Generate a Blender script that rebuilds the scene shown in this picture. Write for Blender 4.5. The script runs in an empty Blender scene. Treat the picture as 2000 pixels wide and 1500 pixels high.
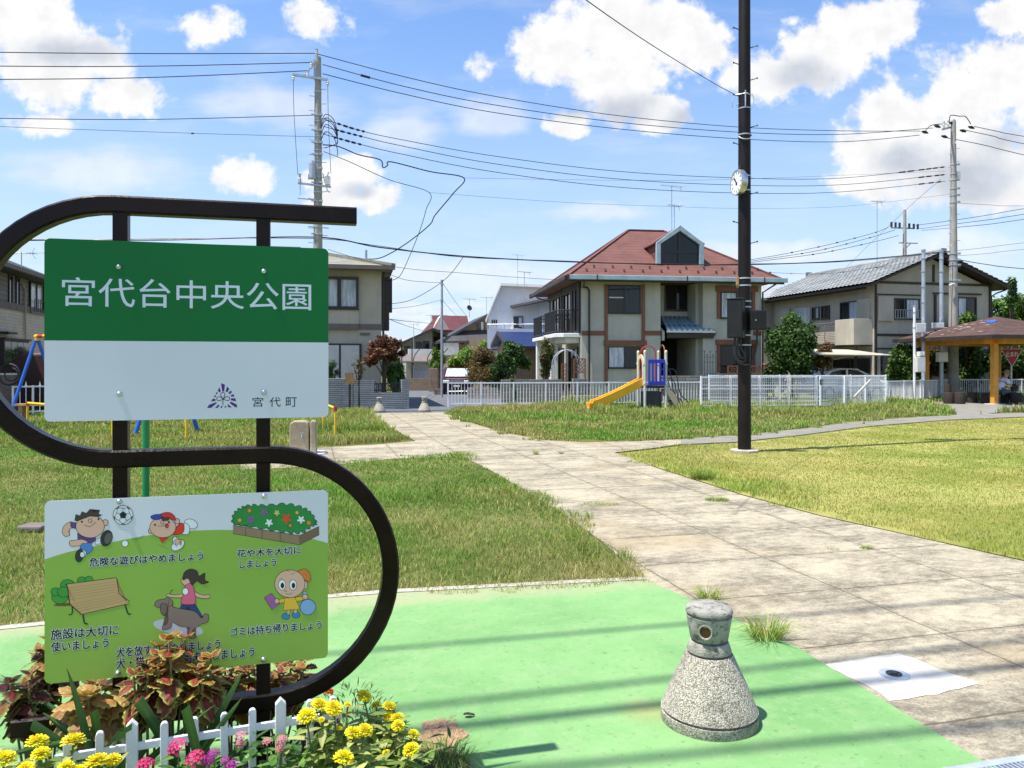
import bpy, bmesh, math, random
import numpy as np
from mathutils import Vector, Matrix

random.seed(7)
rng = np.random.default_rng(7)
SC = bpy.context.scene
COL = SC.collection
R = math.radians

# ------------------------------------------------------------------ camera
FPX, CX, HY, EYE = 1500.0, 1000.0, 714.0, 1.55      # focal length in px of a 2000 px wide frame, horizon row, eye height
cam_data = bpy.data.cameras.new("camera")
cam = bpy.data.objects.new("camera", cam_data)
COL.objects.link(cam)
cam.location = (0, 0, EYE)
cam.rotation_euler = (R(90), 0, 0)
cam_data.sensor_width = 36
cam_data.lens = 36 * FPX / 2000
cam_data.shift_y = -(750 - HY) / 2000
cam_data.clip_end = 3000
cam_data.clip_start = 0.05
SC.camera = cam

# ------------------------------------------------------------------ view
SC.view_settings.view_transform = 'Standard'
SC.view_settings.look = 'None'
SC.view_settings.gamma = 1
SC.view_settings.exposure = 0.95
SC.cycles.max_bounces = 6
SC.cycles.transparent_max_bounces = 8
SC.cycles.use_denoising = True

# ------------------------------------------------------------------ sun
SUN_EL = R(69)
SUN_H = Vector((-0.925, -0.38)).normalized()
sun_dir = Vector((SUN_H.x * math.cos(SUN_EL), SUN_H.y * math.cos(SUN_EL), math.sin(SUN_EL)))
sd = bpy.data.lights.new("sun", 'SUN')
sd.energy = 4.2
sd.angle = R(0.5)
sd.color = (1.0, 0.955, 0.87)
sun = bpy.data.objects.new("sun", sd)
sun.rotation_euler = sun_dir.to_track_quat('Z', 'Y').to_euler()
sun.location = (-10, -5, 30)
COL.objects.link(sun)

# ------------------------------------------------------------------ world: sky with cumulus clouds
world = bpy.data.worlds.new("World")
SC.world = world
world.use_nodes = True
NT = world.node_tree
NT.nodes.clear()


class NB:
    """tiny node-building helper"""
    def __init__(s, nt): s.nt = nt
    def n(s, t, **k):
        nd = s.nt.nodes.new(t)
        for a, b in k.items(): setattr(nd, a, b)
        return nd
    def link(s, a, b): s.nt.links.new(a, b)
    def put(s, sock, v):
        if isinstance(v, bpy.types.NodeSocket): s.link(v, sock)
        elif v is not None: sock.default_value = v
    def math(s, op, a, b=None, c=None, clamp=False):
        nd = s.n('ShaderNodeMath', operation=op, use_clamp=clamp)
        for i, v in enumerate((a, b, c)):
            if v is not None: s.put(nd.inputs[i], v)
        return nd.outputs[0]
    def vec(s, op, a, b=None, scale=None):
        nd = s.n('ShaderNodeVectorMath', operation=op)
        s.put(nd.inputs[0], a)
        if b is not None: s.put(nd.inputs[1], b)
        if scale is not None: s.put(nd.inputs['Scale'], scale)
        return nd.outputs['Value'] if op == 'LENGTH' else nd.outputs[0]
    def noise(s, v, scale, detail=5, rough=.55, dist=0, color=False):
        nd = s.n('ShaderNodeTexNoise')
        if v is not None: s.link(v, nd.inputs['Vector'])
        nd.inputs['Scale'].default_value = scale
        nd.inputs['Detail'].default_value = detail
        nd.inputs['Roughness'].default_value = rough
        nd.inputs['Distortion'].default_value = dist
        return nd.outputs['Color'] if color else nd.outputs['Fac']
    def ramp(s, f, lo, hi, a=0., b=1., smooth=True):
        nd = s.n('ShaderNodeMapRange', interpolation_type='SMOOTHSTEP' if smooth else 'LINEAR')
        s.put(nd.inputs[0], f)
        for i, v in zip((1, 2, 3, 4), (lo, hi, a, b)): s.put(nd.inputs[i], v)
        return nd.outputs[0]
    def mix(s, f, a, b, mode='MIX'):
        nd = s.n('ShaderNodeMix', data_type='RGBA', blend_type=mode)
        s.put(nd.inputs[0], f)
        for i, v in ((6, a), (7, b)):
            if isinstance(v, (tuple, list)): v = (*v[:3], 1)
            s.put(nd.inputs[i], v)
        return nd.outputs[2]


def build_world():
    w = NB(NT)
    out = w.n('ShaderNodeOutputWorld')
    bg = w.n('ShaderNodeBackground')
    bg.inputs['Strength'].default_value = 0.13
    w.link(bg.outputs[0], out.inputs[0])
    sky = w.n('ShaderNodeTexSky', sky_type='NISHITA')
    sky.sun_disc = False
    sky.sun_elevation = SUN_EL
    sky.sun_rotation = math.atan2(sun_dir.x, sun_dir.y)
    sky.air_density = 1.0
    sky.dust_density = 0.6
    sky.ozone_density = 1.6
    tc = w.n('ShaderNodeTexCoord')
    d = tc.outputs['Generated']
    sp = w.n('ShaderNodeSeparateXYZ'); w.link(d, sp.inputs[0])
    x, y, z = sp.outputs
    ys = w.math('MAXIMUM', y, .04)
    a = w.math('DIVIDE', x, ys)
    b = w.math('DIVIDE', z, ys)
    cb = w.n('ShaderNodeCombineXYZ'); w.link(a, cb.inputs[0]); w.link(b, cb.inputs[1])
    p0 = cb.outputs[0]
    warp = w.vec('SCALE', w.vec('SUBTRACT', w.noise(p0, 9, 3, .6, color=True), (.5, .5, .5)), scale=.05)
    p = w.vec('ADD', p0, warp)

    def blobs(items):
        f = None
        for px, py, rx, ry in items:
            c = ((px - CX) / FPX, (HY - py) / FPX, 0)
            q = w.vec('MULTIPLY', w.vec('SUBTRACT', p, c), (FPX / rx, FPX / ry, 0))
            v = w.math('SUBTRACT', 1.0, w.vec('LENGTH', q))
            f = v if f is None else w.math('SMOOTH_MAX', f, v, .25)
        return f
    hard = blobs([(1180, 60, 150, 110), (1330, 75, 105, 80), (1080, 110, 100, 70), (1195, 160, 125, 80), (1290, 225, 60, 42), (1110, 240, 55, 40),
                  (1500, 150, 120, 70), (1600, 105, 120, 85), (1690, 50, 110, 70), (1895, 200, 165, 120), (1985, 160, 150, 80),
                  (1775, 240, 130, 85), (1710, 305, 130, 75), (1880, 300, 230, 130), (1960, 330, 150, 110), (1680, 355, 90, 42), (1985, 380, 110, 60),
                  (1970, 30, 75, 48), (690, 335, 70, 45), (745, 385, 75, 50), (655, 390, 60, 42), (640, 340, 45, 35),
                  (120, 120, 200, 95), (240, 180, 110, 55), (40, 50, 140, 60)])
    soft = blobs([(605, 42, 130, 90), (425, 48, 190, 85), (455, 338, 110, 60), (955, 125, 90, 60), (60, 238, 170, 40), (1560, 45, 90, 60)])
    hard = w.math('MAXIMUM', hard, w.math('SUBTRACT', w.math('MULTIPLY', soft, .9), .42))
    thin = blobs([(790, 255, 110, 50), (1180, 412, 130, 26), (960, 225, 90, 60), (1520, 500, 200, 30), (880, 545, 300, 45), (1750, 560, 240, 60),
                  (200, 330, 220, 60), (540, 200, 180, 60), (1850, 480, 200, 60), (350, 560, 400, 50)])
    big = w.noise(p0, 7, 9, .62)
    fine = w.noise(p0, 26, 7, .6)
    nz = w.math('ADD', w.math('MULTIPLY', w.math('SUBTRACT', big, .5), 2.3), w.math('MULTIPLY', w.math('SUBTRACT', fine, .5), 1.05))
    fld = w.math('ADD', hard, nz)
    m_hard = w.ramp(fld, .0, .38)
    st = w.n('ShaderNodeMapping'); st.inputs['Scale'].default_value = (2.2, 9, 1); w.link(p0, st.inputs[0])
    streak = w.noise(st.outputs[0], 2.2, 8, .62)
    m_thin = w.math('MULTIPLY', w.ramp(w.math('ADD', thin, w.math('MULTIPLY', w.math('SUBTRACT', streak, .5), 1.6)), -.1, .7), .55)
    m_veil = w.math('MULTIPLY', w.ramp(streak, .45, .78), .24)
    lowc = w.math('MULTIPLY', w.ramp(w.noise(st.outputs[0], 5.5, 7, .6), .45, .62), w.ramp(b, .2, .02))
    m_thin = w.math('MAXIMUM', w.math('MAXIMUM', m_thin, m_veil), w.math('MULTIPLY', lowc, .8))
    front = w.ramp(y, .04, .12)
    m_front = w.math('MAXIMUM', m_hard, m_thin)
    back = w.ramp(w.noise(d, 3.2, 7, .6), .52, .66, 0, .8)
    mask = w.math('ADD', w.math('MULTIPLY', m_front, front), w.math('MULTIPLY', back, w.math('SUBTRACT', 1.0, front)), clamp=True)
    # grey undersides of the thick clouds
    grey = blobs([(1890, 345, 170, 75), (1760, 310, 90, 40), (1965, 270, 90, 45), (1215, 205, 90, 40), (1110, 205, 60, 30), (700, 372, 60, 22), (1560, 150, 110, 40), (1350, 235, 60, 30), (150, 95, 140, 40)])
    g = w.math('MULTIPLY', w.ramp(w.math('ADD', grey, w.math('MULTIPLY', nz, .9)), -.1, .85), .75)
    up = w.ramp(fine, .3, .72, .88, 1.03)
    cl = w.mix(g, (4.15, 4.15, 4.2), (2.15, 2.4, 2.85))
    cl = w.mix(1.0, cl, w.vec('SCALE', (1, 1, 1), scale=up), 'MULTIPLY')
    # pale air near the horizon
    hz = w.math('MULTIPLY', w.ramp(z, .44, .0), .76)
    s1 = w.mix(hz, w.mix(1.0, sky.outputs[0], (.70, .82, .97), 'MULTIPLY'), (2.65, 3.1, 3.72))
    w.link(w.mix(mask, s1, cl), bg.inputs['Color'])
    try:
        world.cycles.sampling_method = 'MANUAL'
        world.cycles.sample_map_resolution = 512
    except Exception:
        pass


build_world()

# ------------------------------------------------------------------ pixel <-> place
def W(px, py, d):
    return Vector(((px - CX) / FPX * d, d, EYE - (py - HY) / FPX * d))


def G(px, py, z=0.):
    d = (EYE - z) * FPX / (py - HY)
    return Vector(((px - CX) / FPX * d, d, z))


# ------------------------------------------------------------------ objects
def tag(o, label=None, cat=None, group=None, kind=None):
    for k, v in (('label', label), ('category', cat), ('group', group), ('kind', kind)):
        if v: o[k] = v
    return o


def thing(name, label, cat, loc=(0, 0, 0), rz=0, group=None):
    o = bpy.data.objects.new(name, None)
    COL.objects.link(o)
    o.empty_display_size = .1
    o.location = loc
    o.rotation_euler = (0, 0, rz)
    return tag(o, label, cat, group)


def MW(o):
    m = Matrix.Translation(o.location) @ o.rotation_euler.to_matrix().to_4x4()
    if any(abs(s - 1) > 1e-6 for s in o.scale): m = m @ Matrix.Diagonal((*o.scale, 1))
    return m if o.parent is None else MW(o.parent) @ m


def copy_tree(o, parent=None):
    c = o.copy()
    COL.objects.link(c)
    if parent: c.parent = parent
    for ch in list(o.children): copy_tree(ch, c)
    return c


class Plane:
    """a wall plane (local x along the wall, y inwards, z up) of a thing"""
    def __init__(s, root, M=None):
        s.root, s.M = root, M or Matrix()
        s.inv = (MW(root) @ s.M).inverted()
    def hit(s, px, py, yl=0.):
        o = s.inv @ Vector((0, 0, EYE))
        d = s.inv.to_3x3() @ Vector(((px - CX) / FPX, 1, -(py - HY) / FPX))
        t = (yl - o.y) / d.y
        q = o + d * t
        return q.x, q.z
    def rect(s, x0, y0, x1, y1, yl=0.):
        a, b = s.hit(x0, y1, yl), s.hit(x1, y0, yl)
        c, d = s.hit(x0, y0, yl), s.hit(x1, y1, yl)
        return a[0], (a[1] + d[1]) / 2, b[0], (b[1] + c[1]) / 2
    def mb(s): return MB(s.M)


def catmull(pts, n=6, closed=False):
    P = [Vector(p) for p in pts]
    out = []
    L = len(P)
    rngi = range(L if closed else L - 1)
    for i in rngi:
        if closed: p0, p1, p2, p3 = P[(i - 1) % L], P[i], P[(i + 1) % L], P[(i + 2) % L]
        else: p0, p1, p2, p3 = P[max(i - 1, 0)], P[i], P[i + 1], P[min(i + 2, L - 1)]
        for k in range(n):
            t = k / n
            out.append(.5 * ((2 * p1) + (p2 - p0) * t + (2 * p0 - 5 * p1 + 4 * p2 - p3) * t * t + (3 * p1 - p0 - 3 * p2 + p3) * t ** 3))
    if not closed: out.append(P[-1])
    return out


class MB:
    """collects boxes, tubes, prisms, lathes ... and links them as ONE mesh object"""
    def __init__(s, M=None):
        s.v, s.f, s.m, s.M, s.c = [], [], [], M, []
    def add(s, vs, fs, m=0, col=None):
        o = len(s.v)
        s.v += [tuple(x) for x in vs]
        s.f += [tuple(i + o for i in f) for f in fs]
        s.m += [m] * len(fs)
        if col is not None or s.c:
            while len(s.c) < o: s.c.append((1, 1, 1))
            s.c += [col or (1, 1, 1)] * len(vs) if not isinstance(col, list) else col
        return s
    def box(s, x0, y0, z0, x1, y1, z1, m=0):
        vs = [(x, y, z) for z in (z0, z1) for x, y in ((x0, y0), (x1, y0), (x1, y1), (x0, y1))]
        return s.add(vs, [(3, 2, 1, 0), (4, 5, 6, 7), (0, 1, 5, 4), (1, 2, 6, 5), (2, 3, 7, 6), (3, 0, 4, 7)], m)
    def bar(s, a, b, w, h=None, m=0, up=(0, 0, 1)):
        a, b = Vector(a), Vector(b)
        h = h or w
        d = (b - a).normalized()
        u = Vector(up)
        if abs(d.dot(u)) > .98: u = Vector((0, 1, 0)) if abs(d.y) < .9 else Vector((1, 0, 0))
        r = d.cross(u).normalized()
        u = r.cross(d)
        vs = [p + r * (i * w / 2) + u * (j * h / 2) for p in (a, b) for i, j in ((-1, -1), (1, -1), (1, 1), (-1, 1))]
        return s.add(vs, [(3, 2, 1, 0), (4, 5, 6, 7), (0, 1, 5, 4), (1, 2, 6, 5), (2, 3, 7, 6), (3, 0, 4, 7)], m)
    def tube(s, pts, r, n=8, m=0, cap=True):
        P = [Vector(p) for p in pts]
        if len(P) < 2: return s
        rs = r if isinstance(r, (list, tuple)) else [r] * len(P)
        vs, fs = [], []
        prev = None
        for i, p in enumerate(P):
            d = (P[min(i + 1, len(P) - 1)] - P[max(i - 1, 0)])
            d = d.normalized() if d.length > 1e-9 else Vector((0, 0, 1))
            if prev is None:
                u = Vector((0, 0, 1)) if abs(d.z) < .9 else Vector((1, 0, 0))
                a = d.cross(u).normalized()
            else:
                a = (prev - d * prev.dot(d))
                a = a.normalized() if a.length > 1e-6 else d.orthogonal().normalized()
            prev = a
            b = d.cross(a)
            vs += [p + (a * math.cos(2 * math.pi * k / n) + b * math.sin(2 * math.pi * k / n)) * rs[i] for k in range(n)]
        for i in range(len(P) - 1):
            for k in range(n):
                k2 = (k + 1) % n
                fs.append((i * n + k, i * n + k2, (i + 1) * n + k2, (i + 1) * n + k))
        if cap:
            fs.append(tuple(range(n - 1, -1, -1)))
            fs.append(tuple((len(P) - 1) * n + k for k in range(n)))
        return s.add(vs, fs, m)
    def lathe(s, prof, n=24, c=(0, 0, 0), m=0):
        vs, fs = [], []
        for r, z in prof:
            vs += [(c[0] + r * math.cos(2 * math.pi * k / n), c[1] + r * math.sin(2 * math.pi * k / n), c[2] + z) for k in range(n)]
        L = len(prof)
        for i in range(L - 1):
            for k in range(n):
                k2 = (k + 1) % n
                fs.append((i * n + k, i * n + k2, (i + 1) * n + k2, (i + 1) * n + k))
        if prof[0][0] > 1e-6: fs.append(tuple(range(n - 1, -1, -1)))
        if prof[-1][0] > 1e-6: fs.append(tuple((L - 1) * n + k for k in range(n)))
        return s.add(vs, fs, m)
    def ext(s, poly, y0, y1, m=0, axis='y'):
        """extrude a 2-D outline: axis y -> (x,z) outline, axis x -> (y,z), axis z -> (x,y)"""
        n = len(poly)
        def mk(p, t):
            if axis == 'y': return (p[0], t, p[1])
            if axis == 'x': return (t, p[0], p[1])
            return (p[0], p[1], t)
        vs = [mk(p, y0) for p in poly] + [mk(p, y1) for p in poly]
        fs = [tuple(range(n)), tuple(range(2 * n - 1, n - 1, -1))] + [(i + n, (i + 1) % n + n, (i + 1) % n, i) for i in range(n)]
        return s.add(vs, fs, m)
    def ball(s, c, r, n=10, m=0, sz=1.0):
        prof = [(max(r * math.sin(math.pi * i / n), 1e-7), -r * sz * math.cos(math.pi * i / n)) for i in range(n + 1)]
        return s.lathe(prof, n + 2, c, m)
    def build(s, name, mats, parent=None, smooth=False, bevel=0, seg=2, loc=None, weld=False):
        me = bpy.data.meshes.new(name)
        vs = s.v if s.M is None else [tuple(s.M @ Vector(v)) for v in s.v]
        me.from_pydata(vs, [], s.f)
        if not isinstance(mats, (list, tuple)): mats = [mats]
        for x in mats: me.materials.append(x)
        if len(mats) > 1: me.polygons.foreach_set('material_index', s.m)
        if s.c:
            while len(s.c) < len(s.v): s.c.append((1, 1, 1))
            at = me.color_attributes.new('Col', 'FLOAT_COLOR', 'POINT')
            at.data.foreach_set('color', np.array([(*c, 1) for c in s.c], np.float32).ravel())
        bm = bmesh.new(); bm.from_mesh(me)
        if weld: bmesh.ops.remove_doubles(bm, verts=bm.verts, dist=1e-4)
        if not s.c or weld: bmesh.ops.recalc_face_normals(bm, faces=bm.faces)
        bm.to_mesh(me); bm.free()
        if smooth:
            me.polygons.foreach_set('use_smooth', [True] * len(me.polygons))
            me.set_sharp_from_angle(angle=R(40))
        me.update()
        o = bpy.data.objects.new(name, me)
        COL.objects.link(o)
        if parent: o.parent = parent
        if loc: o.location = loc
        if bevel:
            b = o.modifiers.new('bevel', 'BEVEL')
            b.width = bevel; b.segments = seg; b.limit_method = 'ANGLE'; b.angle_limit = R(40)
        return o


# ------------------------------------------------------------------ materials
_mats = {}


def new_mat(name):
    m = bpy.data.materials.new(name)
    m.use_nodes = True
    m.node_tree.nodes.clear()
    b = NB(m.node_tree)
    out = b.n('ShaderNodeOutputMaterial')
    return m, b, out


def pm(name, col, rough=.6, var=.12, scale=4., bump=0., bscale=60., metal=0., col2=None, c2=.5, spec=.5, detail=6, coat=0):
    """procedural principled material: base colour with blotches, wear colour, fine bump"""
    if name in _mats: return _mats[name]
    m, b, out = new_mat(name)
    pr = b.n('ShaderNodeBsdfPrincipled')
    b.link(pr.outputs[0], out.inputs[0])
    tc = b.n('ShaderNodeTexCoord')
    v = tc.outputs['Object']
    lo = tuple(c * (1 - var) for c in col); hi = tuple(min(c * (1 + var), 1) for c in col)
    n1 = b.noise(v, scale, detail, .6)
    c = b.mix(b.ramp(n1, .3, .7), lo, hi)
    if col2:
        n2 = b.noise(v, scale * 2.3, 8, .65, .3)
        c = b.mix(b.ramp(n2, c2, c2 + .22), c, col2)
    if name.startswith('plaster'):
        sm_ = b.n('ShaderNodeMapping'); sm_.inputs['Scale'].default_value = (5, 5, .35); b.link(v, sm_.inputs[0])
        c = b.mix(b.ramp(b.noise(sm_.outputs[0], 1.2, 8, .7), .5, .72, 0, .42), c, tuple(x * .62 for x in col))
    b.link(c, pr.inputs['Base Color'])
    pr.inputs['Roughness'].default_value = rough
    if var: b.link(b.ramp(n1, .2, .8, rough * .85, min(rough * 1.15, 1)), pr.inputs['Roughness'])
    pr.inputs['Metallic'].default_value = metal
    pr.inputs['Specular IOR Level'].default_value = spec
    pr.inputs['Coat Weight'].default_value = coat
    pr.inputs['Coat Roughness'].default_value = .15
    if bump:
        bn = b.n('ShaderNodeBump'); bn.inputs['Strength'].default_value = bump
        bn.inputs['Distance'].default_value = .01
        b.link(b.noise(v, bscale, 4, .6), bn.inputs['Height'])
        b.link(bn.outputs[0], pr.inputs['Normal'])
    _mats[name] = m
    return m


def leaf_mat(name, trans=.35, rough=.55, spec=.35):
    if name in _mats: return _mats[name]
    m, b, out = new_mat(name)
    at = b.n('ShaderNodeAttribute'); at.attribute_name = 'Col'
    pr = b.n('ShaderNodeBsdfPrincipled')
    b.link(at.outputs['Color'], pr.inputs['Base Color'])
    pr.inputs['Roughness'].default_value = rough
    pr.inputs['Specular IOR Level'].default_value = spec
    tr = b.n('ShaderNodeBsdfTranslucent')
    b.link(b.mix(1.0, at.outputs['Color'], (1.1, 1.15, .7), 'MULTIPLY'), tr.inputs['Color'])
    mx = b.n('ShaderNodeMixShader'); mx.inputs[0].default_value = trans
    b.link(pr.outputs[0], mx.inputs[1]); b.link(tr.outputs[0], mx.inputs[2])
    b.link(mx.outputs[0], out.inputs[0])
    _mats[name] = m
    return m


def roof_mat(name, col, row=.2, colw=.0, dark=.55, var=.2, rough=.75, bump=.6, line=.14, axis=0, stain=None):
    """courses of roofing at a constant height apart, with butt joints"""
    m, b, out = new_mat(name)
    pr = b.n('ShaderNodeBsdfPrincipled'); b.link(pr.outputs[0], out.inputs[0])
    tc = b.n('ShaderNodeTexCoord'); v = tc.outputs['Object']
    sp = b.n('ShaderNodeSeparateXYZ'); b.link(v, sp.inputs[0])
    zz = b.math('DIVIDE', sp.outputs[2], row)
    fr = b.math('FRACT', zz)
    ln = b.ramp(fr, 0, line)
    n = b.noise(v, 1.4, 7, .65)
    st = b.n('ShaderNodeMapping'); st.inputs['Scale'].default_value = (1.5, 1.5, 14); b.link(v, st.inputs[0])
    n2 = b.noise(st.outputs[0], 2.5, 6, .7)
    c = b.mix(b.ramp(n, .3, .7), tuple(x * (1 - var) for x in col), tuple(min(1, x * (1 + var)) for x in col))
    c = b.mix(b.ramp(n2, .35, .75, 0, .5), c, stain or tuple(x * .6 for x in col))
    c = b.mix(b.math('MULTIPLY', b.math('SUBTRACT', 1.0, ln), dark), c, tuple(x * .35 for x in col))
    if colw:
        cc = b.math('FRACT', b.math('ADD', b.math('DIVIDE', sp.outputs[axis], colw), b.math('MULTIPLY', b.math('FLOOR', zz), .5)))
        l2 = b.ramp(cc, 0, .06)
        c = b.mix(b.math('MULTIPLY', b.math('SUBTRACT', 1.0, l2), dark * .6), c, tuple(x * .4 for x in col))
    b.link(c, pr.inputs['Base Color'])
    pr.inputs['Roughness'].default_value = rough
    pr.inputs['Specular IOR Level'].default_value = .3
    bn = b.n('ShaderNodeBump'); bn.inputs['Strength'].default_value = bump; bn.inputs['Distance'].default_value = .03
    b.link(b.math('ADD', ln, b.math('MULTIPLY', n2, .3)), bn.inputs['Height'])
    b.link(bn.outputs[0], pr.inputs['Normal'])
    _mats[name] = m
    return m


def block_mat(name, c1, c2, mortar, bw, bh, ms=.012, var=.2, bump=.5, axis='x', rough=.85):
    """masonry courses laid by the wall's own axes"""
    m, b, out = new_mat(name)
    pr = b.n('ShaderNodeBsdfPrincipled'); b.link(pr.outputs[0], out.inputs[0])
    tc = b.n('ShaderNodeTexCoord')
    sp = b.n('ShaderNodeSeparateXYZ'); b.link(tc.outputs['Object'], sp.inputs[0])
    cb = b.n('ShaderNodeCombineXYZ')
    b.link(b.math('ADD', sp.outputs[0], sp.outputs[1]), cb.inputs[0])
    b.link(sp.outputs[2], cb.inputs[1])
    br = b.n('ShaderNodeTexBrick')
    b.link(cb.outputs[0], br.inputs['Vector'])
    br.inputs['Color1'].default_value = (*c1, 1); br.inputs['Color2'].default_value = (*c2, 1)
    br.inputs['Mortar'].default_value = (*mortar, 1)
    br.inputs['Scale'].default_value = 1
    br.inputs['Mortar Size'].default_value = ms
    br.inputs['Brick Width'].default_value = bw; br.inputs['Row Height'].default_value = bh
    n = b.noise(tc.outputs['Object'], 3, 8, .7)
    c = b.mix(1.0, br.outputs['Color'], b.vec('SCALE', (1, 1, 1), scale=b.ramp(n, .25, .75, 1 - var, 1 + var)), 'MULTIPLY')
    b.link(c, pr.inputs['Base Color'])
    pr.inputs['Roughness'].default_value = rough
    bn = b.n('ShaderNodeBump'); bn.inputs['Strength'].default_value = bump; bn.inputs['Distance'].default_value = .02
    bn.invert = True
    b.link(br.outputs['Fac'], bn.inputs['Height']); b.link(bn.outputs[0], pr.inputs['Normal'])
    _mats[name] = m
    return m


def glass_mat(name, col=(.02, .025, .03), rough=.04):
    m, b, out = new_mat(name)
    pr = b.n('ShaderNodeBsdfPrincipled'); b.link(pr.outputs[0], out.inputs[0])
    tc = b.n('ShaderNodeTexCoord')
    mp = b.n('ShaderNodeMapping'); mp.inputs['Scale'].default_value = (4, 4, .5); b.link(tc.outputs['Object'], mp.inputs[0])
    n = b.noise(mp.outputs[0], 2.0, 4, .6)
    b.link(b.mix(b.ramp(n, .35, .65), tuple(c * .7 for c in col), tuple(c * 1.3 for c in col)), pr.inputs['Base Color'])
    pr.inputs['Roughness'].default_value = rough
    pr.inputs['Specular IOR Level'].default_value = .42
    bn = b.n('ShaderNodeBump'); bn.inputs['Strength'].default_value = .04; bn.inputs['Distance'].default_value = .05
    b.link(b.noise(tc.outputs['Object'], 1.3, 2), bn.inputs['Height']); b.link(bn.outputs[0], pr.inputs['Normal'])
    _mats[name] = m
    return m


M = _mats
pm('black_paint', (.011, .0045, .0035), .3, .4, 6, .12, 60, spec=.2, col2=(.02, .009, .007), c2=.56)
pm('pole_paint', (.010, .006, .0055), .5, .25, 3, .15, 40, spec=.25)
pm('box_paint', (.012, .012, .013), .5, .2, 4, .1, 60, spec=.3)
pm('steel', (.55, .57, .6), .35, .15, 8, .05, 80, metal=.9)
pm('galvanised', (.40, .44, .50), .45, .15, 5, .1, 60, metal=.35)
pm('white_plastic', (.74, .73, .76), .45, .1, 7, .1, 90, col2=(.5, .48, .46), c2=.6)
pm('white_metal', (.80, .80, .82), .45, .06, 3)
pm('dark_metal', (.02, .02, .022), .45, .2, 6)
pm('wire', (.012, .012, .015), .5, .1, 3)
pm('concrete_pole', (.34, .32, .28), .85, .18, 2, .2, 30, col2=(.2, .19, .17), c2=.6)
pm('insulator', (.62, .62, .6), .3, .1, 8)
pm('sign_white', (.70, .70, .78), .35, .03, 2)
pm('sign_green', (.005, .15, .036), .4, .03, 2, spec=.2)
pm('hill_green', (.27, .45, .07), .4, .05, 2)
pm('purple_ink', (.075, .014, .21), .4, .02, 2)
pm('black_ink', (.006, .007, .012), .4, .02, 2)
pm('plaster', (.47, .445, .37), .9, .10, 1.2, .25, 45, col2=(.38, .355, .30), c2=.62)
pm('plaster_warm', (.43, .39, .31), .9, .1, 1.2, .25, 45, col2=(.35, .31, .25), c2=.64)
pm('plaster_white', (.74, .74, .72), .85, .06, 1.2, .15, 40)
pm('plaster_grey', (.30, .28, .25), .9, .1, 1.2, .2, 40)
pm('plaster_pink', (.62, .5, .42), .9, .08, 1.2)
pm('trim_brown', (.20, .075, .036), .6, .15, 5, .1, 40)
pm('trim_dark', (.035, .024, .02), .6, .2, 5, .1, 40)
pm('trim_taupe', (.15, .12, .105), .7, .15, 5)
pm('trim_bluegrey', (.30, .40, .43), .5, .12, 3)
pm('alu_dark', (.03, .026, .024), .4, .15, 5, metal=.3)
pm('alu_silver', (.5, .51, .52), .4, .1, 5, metal=.5)
pm('shutter_white', (.62, .6, .55), .6, .06, 3)
pm('inside_dark', (.012, .011, .011), .9, .3, 2)
pm('slide_yellow', (.92, .47, .025), .35, .08, 4)
pm('play_blue', (.012, .03, .38), .4, .1, 4)
pm('play_cream', (.72, .55, .34), .5, .08, 4)
pm('play_red', (.42, .03, .03), .4, .1, 4)
pm('play_silver', (.52, .53, .5), .5, .1, 4)
pm('swing_blue', (.02, .12, .55), .4, .12, 4, col2=(.1, .18, .4), c2=.68)
pm('rail_yellow', (.80, .50, .02), .4, .1, 4)
pm('post_green', (.006, .22, .07), .35, .1, 3)
pm('wood_post', (.62, .27, .035), .65, .15, 6, .2, 30)
pm('stump', (.03, .02, .016), .9, .3, 6, .5, 20)
pm('terracotta', (.16, .06, .035), .7, .2, 6, .2, 40)
pm('soil', (.06, .035, .024), 1., .4, 9, 1., 40)
pm('bark', (.07, .05, .037), .95, .35, 8, .8, 30)
pm('orange_lens', (.05, .016, .006), .15, .15, 20, .3, 120)
pm('tarp_blue', (.02, .10, .55), .6, .2, 8)
pm('skin', (.44, .26, .18), .55, .06, 10)
pm('shirt', (.62, .66, .76), .85, .06, 10)
pm('trousers', (.10, .12, .15), .9, .1, 10)
pm('hair', (.03, .025, .02), .7, .2, 20)
pm('van_paint', (.045, .007, .01), .3, .1, 3, spec=.3)
pm('car_white', (.75, .76, .78), .3, .04, 3, coat=.5)
pm('rubber', (.02, .02, .02), .8, .2, 10)
pm('lamp_glass', (.75, .77, .8), .1, .1, 20)
pm('sign_red', (.50, .012, .03), .4, .08, 5)
pm('tile_brown', (.22, .13, .08), .85, .2, 3, .3, 30)
pm('corrugated_blue', (.20, .30, .36), .45, .15, 3)
pm('wood_old', (.36, .22, .10), .8, .2, 8, .3, 30)
leaf_mat('leaf'); leaf_mat('grass_blade', .3, .6, .25); leaf_mat('petal', .3, .6, .2); leaf_mat('glossy_leaf', .22, .35, .5)
glass_mat('glass', (.015, .018, .022)); glass_mat('glass_dark', (.006, .006, .007), .03); glass_mat('glass_curtain', (.46, .50, .54), .15)

# ------------------------------------------------------------------ ground sheets
AX = R(14.6)                     # the street in front runs 14.6 degrees off the picture plane
UX = Vector((math.cos(AX), math.sin(AX), 0))
VX = Vector((-math.sin(AX), math.cos(AX), 0))


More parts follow.
